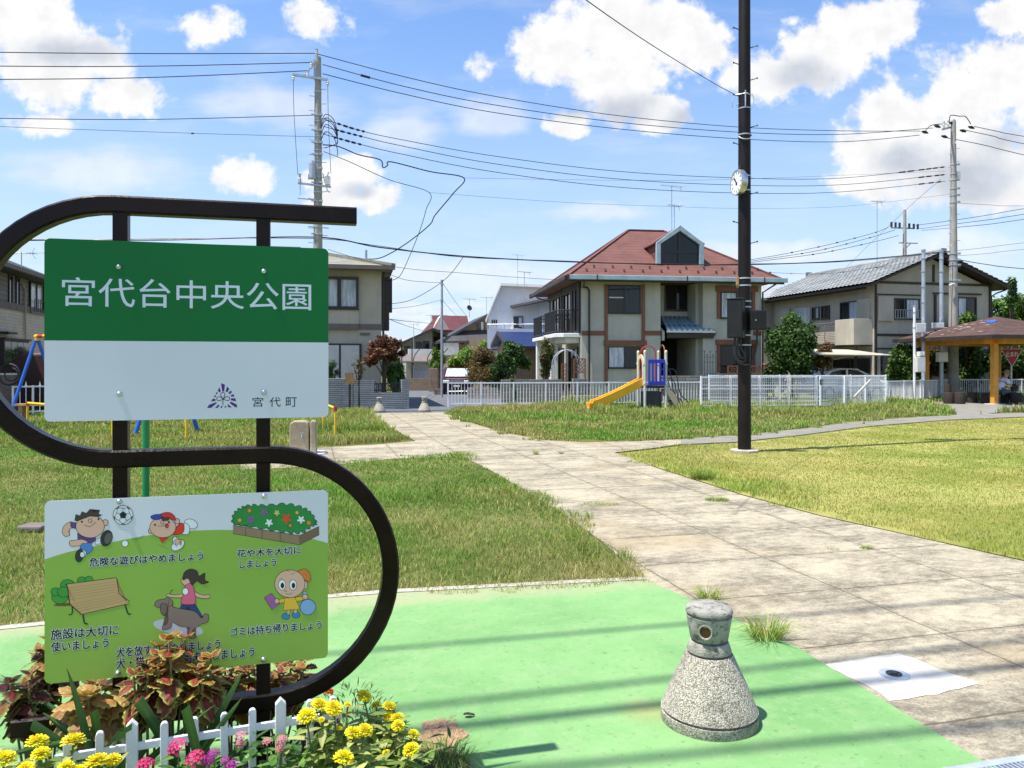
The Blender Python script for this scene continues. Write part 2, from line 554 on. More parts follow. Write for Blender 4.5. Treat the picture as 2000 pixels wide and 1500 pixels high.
def sheet(name, pts, z, mat, label, cat, kind='structure', rz=0, sub=0):
    bm = bmesh.new()
    rot = Matrix.Rotation(-rz, 3, 'Z')
    vs = [bm.verts.new(rot @ Vector((p[0], p[1], 0))) for p in pts]
    f = bm.faces.new(vs)
    if f.normal.z < 0: f.normal_flip()
    bmesh.ops.triangulate(bm, faces=bm.faces)
    me = bpy.data.meshes.new(name); bm.to_mesh(me); bm.free()
    me.materials.append(mat)
    for p in me.polygons:
        if p.normal.z < 0: p.flip()
    o = bpy.data.objects.new(name, me)
    o.location = (0, 0, z); o.rotation_euler = (0, 0, rz)
    COL.objects.link(o)
    return tag(o, label, cat, None, kind)


def ground_mat():
    m, b, out = new_mat('ground_soil')
    pr = b.n('ShaderNodeBsdfPrincipled'); b.link(pr.outputs[0], out.inputs[0])
    tc = b.n('ShaderNodeTexCoord'); v = tc.outputs['Object']
    n1 = b.noise(v, .45, 8, .6); n2 = b.noise(v, 6, 8, .7); n3 = b.noise(v, 60, 4, .7)
    c = b.mix(b.ramp(n1, .4, .62), (.12, .15, .03), (.27, .25, .085))
    c = b.mix(b.ramp(n2, .5, .75, 0, .8), c, (.13, .095, .045))
    c = b.mix(b.ramp(n3, .3, .75, 0, .75), c, (.045, .062, .014))
    b.link(c, pr.inputs['Base Color'])
    pr.inputs['Roughness'].default_value = 1; pr.inputs['Specular IOR Level'].default_value = .1
    bn = b.n('ShaderNodeBump'); bn.inputs['Strength'].default_value = .8; bn.inputs['Distance'].default_value = .03
    b.link(n3, bn.inputs['Height']); b.link(bn.outputs[0], pr.inputs['Normal'])
    return m


def concrete_mat():
    m, b, out = new_mat('path_concrete')
    pr = b.n('ShaderNodeBsdfPrincipled'); b.link(pr.outputs[0], out.inputs[0])
    tc = b.n('ShaderNodeTexCoord'); v = tc.outputs['Object']
    sp = b.n('ShaderNodeSeparateXYZ'); b.link(v, sp.inputs[0])
    wob = b.math('MULTIPLY', b.math('SUBTRACT', b.noise(v, 3, 3), .5), .03)
    def joint(co, first, step):
        t = b.math('FRACT', b.math('DIVIDE', b.math('SUBTRACT', b.math('ADD', co, wob), first - step * 40), step))
        e = b.math('MINIMUM', t, b.math('SUBTRACT', 1.0, t))
        return b.math('MULTIPLY', e, step)
    j = b.math('MINIMUM', joint(sp.outputs[0], 2.47, 1.055), joint(sp.outputs[1], 2.75, .912))
    jm = b.ramp(j, .002, .009)
    near = b.ramp(j, .0, .09)
    st = b.n('ShaderNodeMapping'); st.inputs['Scale'].default_value = (1., 1.5, 1.); b.link(v, st.inputs[0])
    n1 = b.noise(st.outputs[0], 1.1, 10, .72, .2)
    n2 = b.noise(st.outputs[0], 9, 10, .8)
    n3 = b.noise(v, 70, 6, .8)
    sum_ = b.math('ADD', b.math('MULTIPLY', n1, .85), b.math('MULTIPLY', n2, .8))
    sum_ = b.math('ADD', sum_, b.math('MULTIPLY', n3, .5))
    c = b.mix(b.ramp(sum_, .93, 1.27), (.41, .362, .262), (.145, .126, .095))
    c = b.mix(b.ramp(b.noise(v, .5, 4), .52, .7, 0, .55), c, (.33, .25, .145))
    c = b.mix(b.ramp(n3, .52, .72, 0, .6), c, (.12, .10, .075)); c = b.mix(b.ramp(b.noise(v, 38, 5, .7), .34, .22, 0, .6), c, (.56, .50, .38))
    c = b.mix(b.math('MULTIPLY', b.math('SUBTRACT', 1.0, near), b.ramp(n2, .4, .6, 0, .4)), c, (.12, .10, .07))
    c = b.mix(b.math('MULTIPLY', b.math('SUBTRACT', 1.0, jm), .75), c, (.085, .07, .05))
    b.link(c, pr.inputs['Base Color'])
    pr.inputs['Roughness'].default_value = .92; pr.inputs['Specular IOR Level'].default_value = .2
    bn = b.n('ShaderNodeBump'); bn.inputs['Strength'].default_value = .55; bn.inputs['Distance'].default_value = .012
    b.link(b.math('ADD', b.math('MULTIPLY', n3, .5), b.math('MULTIPLY', jm, 1.2)), bn.inputs['Height']); b.link(bn.outputs[0], pr.inputs['Normal'])
    return m


def paint_mat():
    m, b, out = new_mat('green_paint')
    pr = b.n('ShaderNodeBsdfPrincipled'); b.link(pr.outputs[0], out.inputs[0])
    tc = b.n('ShaderNodeTexCoord'); v = tc.outputs['Object']
    n1 = b.noise(v, 1.1, 7, .6); n2 = b.noise(v, 26, 8, .72); n3 = b.noise(v, 150, 5, .75)
    g_ = G(1262, 1392); q_ = Matrix.Rotation(-AX, 3, 'Z') @ Vector((g_.x, g_.y, 0))
    rust = b.ramp(b.math('ADD', b.vec('LENGTH', b.vec('SUBTRACT', v, tuple(q_))), b.math('MULTIPLY', n2, .12)), .07, .24, .42, 0)
    c = b.mix(b.ramp(n1, .3, .7), (.135, .285, .098), (.195, .36, .138))
    # worn, dusty band along the grass edge (far side of the strip) and dust blotches
    sp = b.n('ShaderNodeSeparateXYZ'); b.link(v, sp.inputs[0])
    edge = b.math('ADD', sp.outputs[1], b.math('MULTIPLY', b.math('SUBTRACT', b.noise(v, 2.2, 6, .7), .5), .5))
    c = b.mix(b.ramp(edge, 4.82, 5.1, 0, .8), c, (.33, .32, .19))
    c = b.mix(b.ramp(b.noise(v, 2.0, 9, .7), .60, .74, 0, .38), c, (.29, .34, .21))
    c = b.mix(b.ramp(b.noise(v, 5, 9, .75), .46, .64, 0, .45), c, (.24, .35, .17)); c = b.mix(b.ramp(n2, .565, .66, 0, .65), c, (.09, .17, .07))
    c = b.mix(rust, c, (.34, .24, .11)); c = b.mix(b.ramp(n2, .42, .35, 0, .5), c, (.26, .42, .22))
    c = b.mix(b.ramp(n3, .54, .66, 0, .6), c, (.10, .22, .085))
    b.link(c, pr.inputs['Base Color'])
    pr.inputs['Roughness'].default_value = .8; pr.inputs['Specular IOR Level'].default_value = .25
    bn = b.n('ShaderNodeBump'); bn.inputs['Strength'].default_value = .35; bn.inputs['Distance'].default_value = .006
    b.link(n3, bn.inputs['Height']); b.link(bn.outputs[0], pr.inputs['Normal'])
    return m


pm('asphalt', (.105, .11, .12), .95, .15, 2, .5, 90, col2=(.15, .15, .155), c2=.55)
pm('pale_concrete', (.60, .58, .54), .9, .06, 5, .2, 60, col2=(.55, .50, .42), c2=.66)
pm('path_grey', (.20, .185, .155), .95, .15, 2, .3, 60, col2=(.19, .18, .15), c2=.55)
GR, PATH, PAINT = ground_mat(), concrete_mat(), paint_mat()
sheet('ground', [(-700, -60), (700, -60), (700, 1500), (-700, 1500)], -.012, GR, 'dry soil and turf under the park and the town', 'ground')

def gp(*pts): return [G(*p)[:2] for p in pts]

path_left = [(1262, 1136), (1180, 1062), (1100, 1003), (1020, 955), (960, 920), (905, 893)]
branch_l_low = [(870, 892), (760, 897), (690, 905), (600, 912), (470, 918)]
branch_l_up = [(470, 880), (560, 878), (650, 873), (740, 868), (812, 862)]
path_left2 = [(780, 845), (745, 825), (722, 808)]
path_right2 = [(866, 805), (905, 822), (960, 838), (1010, 850), (1060, 860), (1140, 864), (1250, 862), (1330, 858)]
branch_r_low = [(1330, 868), (1270, 876), (1200, 884)]
path_right = [(1290, 917), (1450, 968), (1600, 1008), (1800, 1052), (2000, 1097)]
PATH_POLY = gp(*path_left, *branch_l_low, *branch_l_up, *path_left2, *path_right2, *branch_r_low, *path_right) + [(9, 5.2), (8.0, 1.6), (2.2, 1.6)] + gp((1905, 1482), (1560, 1268))
sheet('path', PATH_POLY, .004, PATH, 'weathered pale concrete path of square slabs leading to the far bollards', 'path', rz=AX)
RB_POLY = gp((1330, 868), (1440, 863), (1560, 850), (1700, 832), (1850, 820), (2000, 814), (2300, 806), (2300, 800), (2000, 806), (1850, 811), (1700, 821), (1560, 838), (1440, 850), (1330, 857))
sheet('side_path', RB_POLY, .002, M['path_grey'], 'narrow grey path curving from the concrete path to the shelter', 'path')
SH_POLY = gp((1795, 786), (1900, 783), (1990, 783), (2080, 786), (2080, 800), (1985, 801), (1925, 809), (1870, 811), (1850, 798))
sheet('shelter_floor', SH_POLY, .003, M['path_grey'], 'grey paved floor under the park shelter', 'floor')
GREEN_POLY = gp((1262, 1134), (1560, 1268), (1905, 1482)) + [(2.4, 1.6), (-9, -1.0), (-9, 2.7)] + gp((-200, 1262), (0, 1232), (640, 1170), (760, 1160))
sheet('green_pavement', GREEN_POLY, .008, PAINT, 'bright green painted strip of pavement around the sign and near bollard', 'pavement', rz=AX)
EDGE = gp((-200, 1262), (0, 1232), (640, 1170), (760, 1160), (1262, 1134))
sheet('kerb_strip', [(p[0], p[1] + .07) for p in EDGE] + [(p[0], p[1] - .01) for p in reversed(EDGE)], .012, pm('kerb_concrete', (.40, .37, .31), .95, .2, 8, .4, 60, col2=(.2, .18, .13), c2=.5), 'thin pale concrete edging between green paint and lawn', 'kerb')
def ragged(P, amp, step=.05):
    out = []
    for (x1, y1), (x2, y2) in zip(P, P[1:] + P[:1]):
        n = max(1, int(math.hypot(x2 - x1, y2 - y1) / step))
        out += [(x1 + (x2 - x1) * k / n + random.gauss(0, amp), y1 + (y2 - y1) * k / n + random.gauss(0, amp)) for k in range(n)]
    return out
sheet('concrete_patch', ragged([tuple(q) for q in gp((1610, 1300), (1755, 1278), (1790, 1290), (1835, 1310), (1914, 1337), (1830, 1358), (1740, 1372), (1700, 1345))], .004), .0065, pm('patch_concrete', (.50, .48, .43), .95, .14, 6, .4, 70, col2=(.42, .39, .33), c2=.52), 'white new concrete patch around a round metal cover', 'pavement')
sheet('road', [(-11, 24.6), (-2.6, 25.0), (-1.4, 26), (-.4, 30), (-.3, 38), (.6, 46), (1, 120), (-9, 120), (-6.2, 41), (-5.4, 33), (-9, 31)], .0, M['asphalt'], 'grey asphalt street beyond the far bollards', 'road')
sheet('driveway', gp((800, 756), (935, 752), (985, 766), (905, 770)), .004, M['pale_concrete'], 'pale concrete apron beside the parked van', 'driveway')

# ------------------------------------------------------------------ grass
def vnoise(x, y, s, seed=0):
    r = np.random.default_rng(seed).random((128, 128))
    x = x / s + 500; y = y / s + 500
    xi, yi = np.floor(x).astype(int), np.floor(y).astype(int)
    fx, fy = x - xi, y - yi
    fx, fy = fx * fx * (3 - 2 * fx), fy * fy * (3 - 2 * fy)
    g = lambda a, b: r[a % 128, b % 128]
    return (g(xi, yi) * (1 - fx) + g(xi + 1, yi) * fx) * (1 - fy) + (g(xi, yi + 1) * (1 - fx) + g(xi + 1, yi + 1) * fx) * fy


def fbm(x, y, s, seed=0):
    return (vnoise(x, y, s, seed) * .5 + vnoise(x, y, s / 2.1, seed + 1) * .3 + vnoise(x, y, s / 4.3, seed + 2) * .2)


def inside(poly, x, y):
    c = np.zeros(len(x), bool)
    n = len(poly)
    for i in range(n):
        (x1, y1), (x2, y2) = poly[i][:2], poly[(i + 1) % n][:2]
        k = ((y1 > y) != (y2 > y)) & (x < (x2 - x1) * (y - y1) / (y2 - y1 + 1e-12) + x1)
        c ^= k
    return c


def edge_dist(poly, x, y, closed=True):
    d = np.full(len(x), 1e9)
    n = len(poly)
    for i in range(n if closed else n - 1):
        (x1, y1), (x2, y2) = poly[i][:2], poly[(i + 1) % n][:2]
        dx, dy = x2 - x1, y2 - y1
        t = np.clip(((x - x1) * dx + (y - y1) * dy) / (dx * dx + dy * dy + 1e-12), 0, 1)
        d = np.minimum(d, np.hypot(x - x1 - t * dx, y - y1 - t * dy))
    return d


def mesh_from(name, V, faces_idx, loop_tot, cols, mat):
    me = bpy.data.meshes.new(name)
    me.vertices.add(len(V)); me.vertices.foreach_set('co', V.astype(np.float32).ravel())
    me.loops.add(len(faces_idx)); me.loops.foreach_set('vertex_index', faces_idx.astype(np.int32))
    me.polygons.add(len(loop_tot))
    st = np.concatenate(([0], np.cumsum(loop_tot)[:-1])).astype(np.int32)
    me.polygons.foreach_set('loop_start', st)
    try: me.polygons.foreach_set('loop_total', loop_tot.astype(np.int32))
    except Exception: pass
    me.update(calc_edges=True)
    at = me.color_attributes.new('Col', 'FLOAT_COLOR', 'POINT')
    c4 = np.concatenate([cols, np.ones((len(cols), 1))], 1).astype(np.float32)
    at.data.foreach_set('color', c4.ravel())
    me.materials.append(mat)
    me.validate()
    return me


def blades(x, y, h, w, col, lean=.5, z0=0., r=rng, az=None):
    """one bent blade per point: 5 vertices, 1 quad + 1 triangle"""
    n = len(x)
    if az is None: az = r.uniform(0, 2 * np.pi, n)
    ln = r.uniform(.3, 1.15, n) * lean * h
    dx, dy = np.cos(az), np.sin(az)
    fa = r.uniform(0, 2 * np.pi, n)
    wx, wy = np.cos(fa) * w / 2, np.sin(fa) * w / 2
    V = np.zeros((n, 5, 3))
    V[:, 0] = np.stack([x - wx, y - wy, np.full(n, z0 - .005)], 1)
    V[:, 1] = np.stack([x + wx, y + wy, np.full(n, z0 - .005)], 1)
    mx, my, mz = x + dx * ln * .35, y + dy * ln * .35, z0 + h * .55
    V[:, 2] = np.stack([mx + wx * .8, my + wy * .8, mz], 1)
    V[:, 3] = np.stack([mx - wx * .8, my - wy * .8, mz], 1)
    V[:, 4] = np.stack([x + dx * ln, y + dy * ln, z0 + h * np.sqrt(np.clip(1 - (ln / np.maximum(h, 1e-6)) ** 2 * .6, .1, 1))], 1)
    base = np.arange(n)[:, None] * 5
    F = np.concatenate([base + np.array([0, 1, 2, 3]), base + np.array([3, 2, 4])], 1).ravel()
    lt = np.tile([4, 3], n)
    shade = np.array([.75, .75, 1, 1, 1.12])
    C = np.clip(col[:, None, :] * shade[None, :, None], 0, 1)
    return V.reshape(-1, 3), F, lt, C.reshape(-1, 3)


def merge(parts):
    Vs, Fs, Ls, Cs, o = [], [], [], [], 0
    for V, F, L, C in parts:
        Vs.append(V); Fs.append(F + o); Ls.append(L); Cs.append(C); o += len(V)
    return np.concatenate(Vs), np.concatenate(Fs), np.concatenate(Ls), np.concatenate(Cs)


GREENS = np.array([(.12, .20, .022), (.15, .25, .03), (.20, .30, .04), (.09, .16, .022), (.22, .27, .06)])
STRAW = np.array([(.46, .40, .15), (.38, .35, .13), (.54, .47, .21), (.30, .22, .09)])


def lawn(name, poly, holes, n_try, h0, wref, straw_fn, label, h_fn=None, pw=1.5, dens_fn=None, lean=.6, green=GREENS, green_mul=1.0, minw=.004):
    xs = [p[0] for p in poly]; ys = [p[1] for p in poly]
    x = rng.uniform(min(xs), max(xs), n_try); y = rng.uniform(min(ys), max(ys), n_try)
    px = CX + FPX * x / np.maximum(y, .1)
    keep = rng.random(n_try) < np.clip((min(ys) / np.maximum(y, .5)) ** pw, 0, 1)
    keep &= (px > -260) & (px < 2260)
    x, y = x[keep], y[keep]
    wx_, wy_ = x + (fbm(x, y, .4, 51) - .5) * .8 * np.clip(y / 8, .4, 2), y + (fbm(x, y, .4, 61) - .5) * .8 * np.clip(y / 8, .4, 2)
    k = inside(poly, wx_, wy_)
    for hp in holes: k &= ~inside(hp, x, y)
    x, y = x[k], y[k]
    if dens_fn is not None:
        k = rng.random(len(x)) < dens_fn(x, y)
        x, y = x[k], y[k]
    n = len(x)
    tall = fbm(x, y, 1.3, 11)
    h = h0 * (.45 + 1.2 * tall) * rng.uniform(.6, 1.25, n)
    if h_fn is not None: h = h * h_fn(x, y)
    s = straw_fn(x, y)
    fresh = np.clip((fbm(x, y, 2.4, 77) - .5) * 3.2 + .5, 0, 1)[:, None]
    isst = rng.random(n) < s
    col = green[rng.integers(0, len(green), n)] * green_mul
    col = col * (0.8 + .5 * fbm(x, y, .8, 5))[:, None] * (np.array([1.12, .98, 1.3]) * (1 - fresh) + np.array([.72, 1.02, .8]) * fresh)
    col[isst] = STRAW[rng.integers(0, len(STRAW), isst.sum())]
    col = col * rng.uniform(.75, 1.25, (n, 1))
    w = np.maximum(minw, wref * y / 8.0) * rng.uniform(.7, 1.3, n)
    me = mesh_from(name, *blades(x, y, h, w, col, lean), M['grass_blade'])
    o = bpy.data.objects.new(name, me); COL.objects.link(o)
    tag(o, label, 'grass', None, 'stuff')
    return o


ALLP = [PATH_POLY, RB_POLY, SH_POLY]
left_near = EDGE + gp(*path_left) + gp((870, 888), (760, 893), (690, 900), (600, 905), (475, 912), (470, 878)) + [(-7, 15.3), (-17, 15.3), (-14, 3.6)]
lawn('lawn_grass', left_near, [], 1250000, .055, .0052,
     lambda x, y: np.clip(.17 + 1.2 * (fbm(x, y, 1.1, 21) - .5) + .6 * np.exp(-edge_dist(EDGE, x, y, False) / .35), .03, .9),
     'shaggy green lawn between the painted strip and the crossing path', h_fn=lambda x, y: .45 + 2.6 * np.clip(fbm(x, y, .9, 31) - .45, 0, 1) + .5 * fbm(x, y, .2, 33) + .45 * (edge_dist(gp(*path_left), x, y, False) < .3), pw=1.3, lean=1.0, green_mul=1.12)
left_far = gp((-400, 868), (470, 876), (650, 870), (740, 866), (815, 860), (783, 845), (748, 825), (718, 806), (690, 795)) + [(-7, 28.0), (-22, 24.5), (-26, 20)]
lawn('weed_grass', left_far, [PATH_POLY], 190000, .15, .007,
     lambda x, y: np.clip(.42 + 1.2 * (fbm(x, y, 2.2, 23) - .5), .08, .9),
     'tall unmown grass around the swing and yellow rails', pw=1.2, lean=.7, green_mul=1.25,
     h_fn=lambda x, y: .4 + 1.5 * np.clip(fbm(x, y, 2.5, 41) - .3, 0, 1) + .8 * (x > -5.6) * (y > 18))
right_far = gp((868, 806), (905, 822), (960, 838), (1010, 850), (1060, 859), (1140, 862), (1250, 860), (1330, 856), (1440, 849), (1560, 837), (1700, 820), (1850, 810), (1870, 798), (1800, 786)) + [(19, 37), (8.5, 31.5), (2, 30), (-1.8, 27.5)]
lawn('weed_grass', right_far, [SH_POLY], 380000, .17, .0075,
     lambda x, y: np.clip(.46 + 1.1 * (fbm(x, y, 2.0, 25) - .5) + .25 * (fbm(x, y, .7, 3) - .5), .06, .9),
     'tall seeding weeds around the slide and along the white fence', pw=1.1, lean=.55, green_mul=1.3,
     h_fn=lambda x, y: .35 + 3.0 * np.clip(fbm(x, y, 1.5, 42) - .4, 0, 1) * np.clip((y - 17) / 6, .3, 1.2))
right_lawn = gp((1200, 886), (1270, 879), (1330, 870), (1440, 865), (1560, 852), (1700, 834), (1850, 822), (2000, 816), (2300, 808), (2600, 1170), (2000, 1093), (1800, 1049), (1600, 1005), (1450, 965), (1290, 914))
PR_EDGE = gp(*path_right)
def turf_mat(nm, ca, cb, cc, cd):
    m, b, out = new_mat(nm)
    pr = b.n('ShaderNodeBsdfPrincipled'); b.link(pr.outputs[0], out.inputs[0])
    v = b.n('ShaderNodeTexCoord').outputs['Object']
    n1 = b.noise(v, .5, 8, .65); n2 = b.noise(v, 3.5, 8, .7); n3 = b.noise(v, 45, 5, .8)
    c = b.mix(b.ramp(n1, .4, .6), ca, cb)
    c = b.mix(b.ramp(n2, .55, .7, 0, .7), c, cc)
    c = b.mix(b.ramp(n3, .4, .7, 0, .65), c, cd)
    b.link(c, pr.inputs['Base Color']); pr.inputs['Roughness'].default_value = 1; pr.inputs['Specular IOR Level'].default_value = .1
    bn = b.n('ShaderNodeBump'); bn.inputs['Strength'].default_value = .6; bn.inputs['Distance'].default_value = .02
    b.link(n3, bn.inputs['Height']); b.link(bn.outputs[0], pr.inputs['Normal'])
    return m
TURF = turf_mat('dry_turf', (.20, .225, .045), (.37, .335, .11), (.20, .14, .065), (.13, .14, .035)); TURF2 = turf_mat('green_turf', (.075, .115, .024), (.19, .18, .07), (.15, .105, .05), (.05, .065, .018))
sheet('lawn', right_lawn, -.004, TURF, 'sun bleached turf right of the path', 'lawn')
sheet('lawn', left_near, -.003, TURF2, 'turf between the painted strip and the crossing path', 'lawn')
lawn('mown_grass', right_lawn, [], 1000000, .026, .0052,
     lambda x, y: np.clip(.42 + 2.0 * (fbm(x, y, 2.0, 27) - .5) - .6 * np.exp(-edge_dist(PR_EDGE, x, y, False) / .45) - .3 * (fbm(x, y, 7, 28) > .56), .05, .9),
     'short sun bleached yellow lawn right of the path', pw=1.3, lean=.95, green_mul=.95, green=np.array([(.30, .33, .045), (.38, .37, .065), (.25, .30, .04), (.44, .41, .10)]),
     h_fn=lambda x, y: .7 + 1.4 * np.exp(-edge_dist(PR_EDGE, x, y, False) / .3) + .9 * (x < 3.6) * (y > 8.8))
beyond = gp((1800, 786), (1870, 798), (1850, 810), (2000, 805), (2300, 798), (2500, 772), (1800, 770))
lawn('weed_grass', beyond, [SH_POLY], 60000, .22, .011, lambda x, y: np.clip(.3 + .9 * (fbm(x, y, 2.2, 29) - .5), .05, .8),
     'rough grass around the park shelter', pw=1.0, green_mul=1.1)

# weeds standing on their own in the cracks of the path
def tuft(label, px, py, n, h, spread, straw=.25, wid=.004, lean=1.0, seeds=True):
    c = G(px, py)
    a = rng.uniform(0, 2 * np.pi, n); rr = spread * np.sqrt(rng.random(n)) * .5
    hh = h * rng.uniform(.45, 1.1, n)
    col = GREENS[rng.integers(0, 5, n)] * 1.25 * rng.uniform(.8, 1.3, (n, 1))
    st = rng.random(n) < straw; col[st] = STRAW[rng.integers(0, 4, st.sum())]
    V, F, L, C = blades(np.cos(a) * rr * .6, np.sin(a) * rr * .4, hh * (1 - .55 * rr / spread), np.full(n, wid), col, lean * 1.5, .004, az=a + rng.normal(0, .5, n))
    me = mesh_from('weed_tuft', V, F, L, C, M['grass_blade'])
    o = bpy.data.objects.new('weed_tuft', me); o.location = c; COL.objects.link(o)
    return tag(o, label, 'weed', 'weeds in the path joints')


tuft('large seeding grass tuft at the green paint edge right of the near bollard', 1498, 1250, 260, .22, .26)
tuft('thin upright grass tuft just behind the top of the near bollard', 1385, 1172, 110, .16, .22)
tuft('flat strip of grass in a path joint beside the yellow lawn', 1400, 978, 420, .06, .42, .1)
tuft('small low weed in a path joint nearest the yellow lawn edge', 1692, 1072, 130, .035, .16, .1)
tuft('sparse tiny weed left of a low weed on the slabs', 1628, 1074, 40, .03, .16, .5)
tuft('spiky silvery grass clump at the lawn corner by the path', 1372, 935, 420, .26, .5, .2, .005)
tuft('little weed standing alone mid path, left one of two', 1047, 888, 60, .13, .12, .3, .006)
tuft('little weed standing alone mid path, right one of two', 1097, 887, 40, .10, .10, .3, .006)
tuft('grass strip crossing the path by the left lawn corner', 905, 890, 200, .13, .7, .2, .007)
tuft('long thin row of weeds in the joint reaching the left lawn', 1170, 986, 320, .035, .75, .3)
tuft('dark green grass tuft at the front edge beside the yellow flowers', 868, 1496, 260, .14, .26, .3)

# ------------------------------------------------------------------ the S-shaped park sign
SIGN_O = Vector(((87 - CX) / FPX * 2.5, 2.5, 0))
SIGN_E = Vector(((641.5 - CX) / FPX * 2.727, 2.727, 0))
SIGN_RZ = math.atan2(SIGN_E.y - SIGN_O.y, SIGN_E.x - SIGN_O.x)
sign = thing('park_sign', 'dark brown S-shaped tube frame carrying a green and white name panel and a picture panel', 'sign', SIGN_O, SIGN_RZ)
SP = Plane(sign)


def fl(col, rough=.4):
    n = 'ink_%.3f_%.3f_%.3f' % col
    return pm(n, col, rough, .03, 3)


def srgb(r, g, b):
    f = lambda c: (c / 255 / 12.92) if c <= 10 else ((c / 255 + .055) / 1.055) ** 2.4
    return (f(r), f(g), f(b))


def text_poly(body, offset=0.):
    cu = bpy.data.curves.new('lettering', 'FONT')
    cu.body = body; cu.size = 1; cu.offset = offset; cu.resolution_u = 4
    o = bpy.data.objects.new('lettering', cu); COL.objects.link(o)
    dg = bpy.context.evaluated_depsgraph_get(); dg.update()
    me = bpy.data.meshes.new_from_object(o.evaluated_get(dg))
    V = [v.co.copy() for v in me.vertices]; F = [tuple(p.vertices) for p in me.polygons]
    bpy.data.objects.remove(o); bpy.data.curves.remove(cu); bpy.data.meshes.remove(me)
    return V, F


class Art:
    """flat coloured shapes laid on a panel, each a hair in front of the one before"""
    def __init__(s, plane, conv, y0):
        s.p, s.conv, s.y, s.b, s.mats, s.mi = plane, conv, y0, MB(), [], {}
    def mid(s, col):
        m = col if isinstance(col, bpy.types.Material) else fl(col)
        if m.name not in s.mi: s.mi[m.name] = len(s.mats); s.mats.append(m)
        return s.mi[m.name]
    def L(s, pts): return [s.p.hit(*s.conv(*q), -.0165) for q in pts]
    def up(s): s.y -= .00003
    def poly(s, P, col, smooth):
        if smooth: P = [(v.x, v.y) for v in catmull([(a, b, 0) for a, b in P], 5, True)]
        bm = bmesh.new()
        vs = [bm.verts.new((a, s.y, b)) for a, b in P]
        try: bm.faces.new(vs)
        except Exception: bm.free(); return P
        bmesh.ops.triangulate(bm, faces=bm.faces)
        bm.verts.index_update()
        s.b.add([v.co[:] for v in bm.verts], [tuple(v.index for v in f.verts) for f in bm.faces], s.mid(col))
        bm.free(); s.up()
        return P
    def ribbon(s, P, w, col, closed=False):
        n = len(P); vs, fs = [], []
        for i in range(n):
            a = P[(i - 1) % n] if closed or i else P[0]
            b = P[(i + 1) % n] if closed or i < n - 1 else P[-1]
            dx, dz = b[0] - a[0], b[1] - a[1]; l = math.hypot(dx, dz) or 1
            nx, nz = -dz / l * w / 2, dx / l * w / 2
            vs += [(P[i][0] + nx, s.y, P[i][1] + nz), (P[i][0] - nx, s.y, P[i][1] - nz)]
        for i in range(n if closed else n - 1):
            j = (i + 1) % n
            fs.append((2 * i, 2 * j, 2 * j + 1, 2 * i + 1))
        s.b.add(vs, fs, s.mid(col)); s.up()
    def fill(s, pts, col, smooth=True, line=.0016, lc=(.008, .006, .008)):
        P = s.poly(s.L(pts), col, smooth)
        if line: s.ribbon(P, line, lc, True)
    def line(s, pts, w=.0014, col=(.008, .006, .008), smooth=True):
        P = s.L(pts)
        if smooth and len(P) > 2: P = [(v.x, v.y) for v in catmull([(a, b, 0) for a, b in P], 5)]
        s.ribbon(P, w, col)
    def ell(s, cx, cy, rx, ry, col, rot=0, line=.0016, lc=(.008, .006, .008)):
        c, q = math.cos(R(rot)), math.sin(R(rot))
        pts = [(cx + rx * math.cos(t) * c - ry * math.sin(t) * q, cy + rx * math.cos(t) * q + ry * math.sin(t) * c) for t in [2 * math.pi * k / 20 for k in range(20)]]
        s.fill(pts, col, False, line, lc)
    def dot(s, cx, cy, r, col=(.008, .006, .008)): s.ell(cx, cy, r, r, col, line=0)
    def text(s, body, x0, x1, ztop, zbot, col, off=.0, halo=None):
        V, F = text_poly(body); ys = s.y
        runs = [(.0, .0, col)] + [(off * math.cos(k * 1.5708 + .785), off * math.sin(k * 1.5708 + .785), col) for k in range(4)]
        if halo: runs = [(halo * math.cos(k * .7854), halo * math.sin(k * .7854), (.84, .86, .94)) for k in range(8)] + runs
        for ox, oz, c in runs:
            V0 = V
            ax0, ax1 = min(v.x for v in V0), max(v.x for v in V0)
            az0, az1 = min(v.y for v in V0), max(v.y for v in V0)
            sx, sz = (x1 - x0) / (ax1 - ax0), (ztop - zbot) / (az1 - az0)
            s.b.add([(x0 + ox + (v.x - ax0) * sx, s.y, zbot + oz + (v.y - az0) * sz) for v in V], F, s.mid(c)); s.y -= (.00006 if ox == 0 and oz == 0 else .00002)
        s.y = ys
    def build(s, name, parent):
        return s.b.build(name, s.mats, parent)


def rounded(x0, z0, x1, z1, r, n=5):
    out = []
    for cx, cz, a0 in ((x1 - r, z0 + r, -90), (x1 - r, z1 - r, 0), (x0 + r, z1 - r, 90), (x0 + r, z0 + r, 180)):
        out += [(cx + r * math.cos(R(a0 + 90 * k / n)), cz + r * math.sin(R(a0 + 90 * k / n))) for k in range(n + 1)]
    return out


# S tube (square section swept along the curve)
TW = .060
YT = .055
def sl(px, py): return SP.hit(px, py, YT - TW / 2)
top_z = sl(500, 411)[1]; mid_z = sl(380, 893)[1]; bot_z = sl(500, 1376)[1]
xl = sl(222, 893)[0]; xr = sl(520, 893)[0]
x_end, x_start = sl(697, 420)[0], sl(20, 1424)[0]
r1, r2 = (top_z - mid_z) / 2, (mid_z - bot_z) / 2
ctr = [(x_end, top_z), (xr + .1, top_z), (xl + .02, top_z)]
ctr += [(xl + .0 - r1 * 1.02 * math.sin(t), (top_z + mid_z) / 2 + r1 * math.cos(t)) for t in [math.pi * k / 28 for k in range(29)]]
ctr += [(xl + .05, mid_z), (xr - .05, mid_z)]
ctr += [(xr + r2 * 1.0 * math.sin(t), (bot_z + mid_z) / 2 + r2 * math.cos(t)) for t in [math.pi * k / 28 for k in range(29)]]
ctr += [(xr - .06, bot_z), (x_start, bot_z)]
b = MB(); vs, fs = [], []
bv = .007
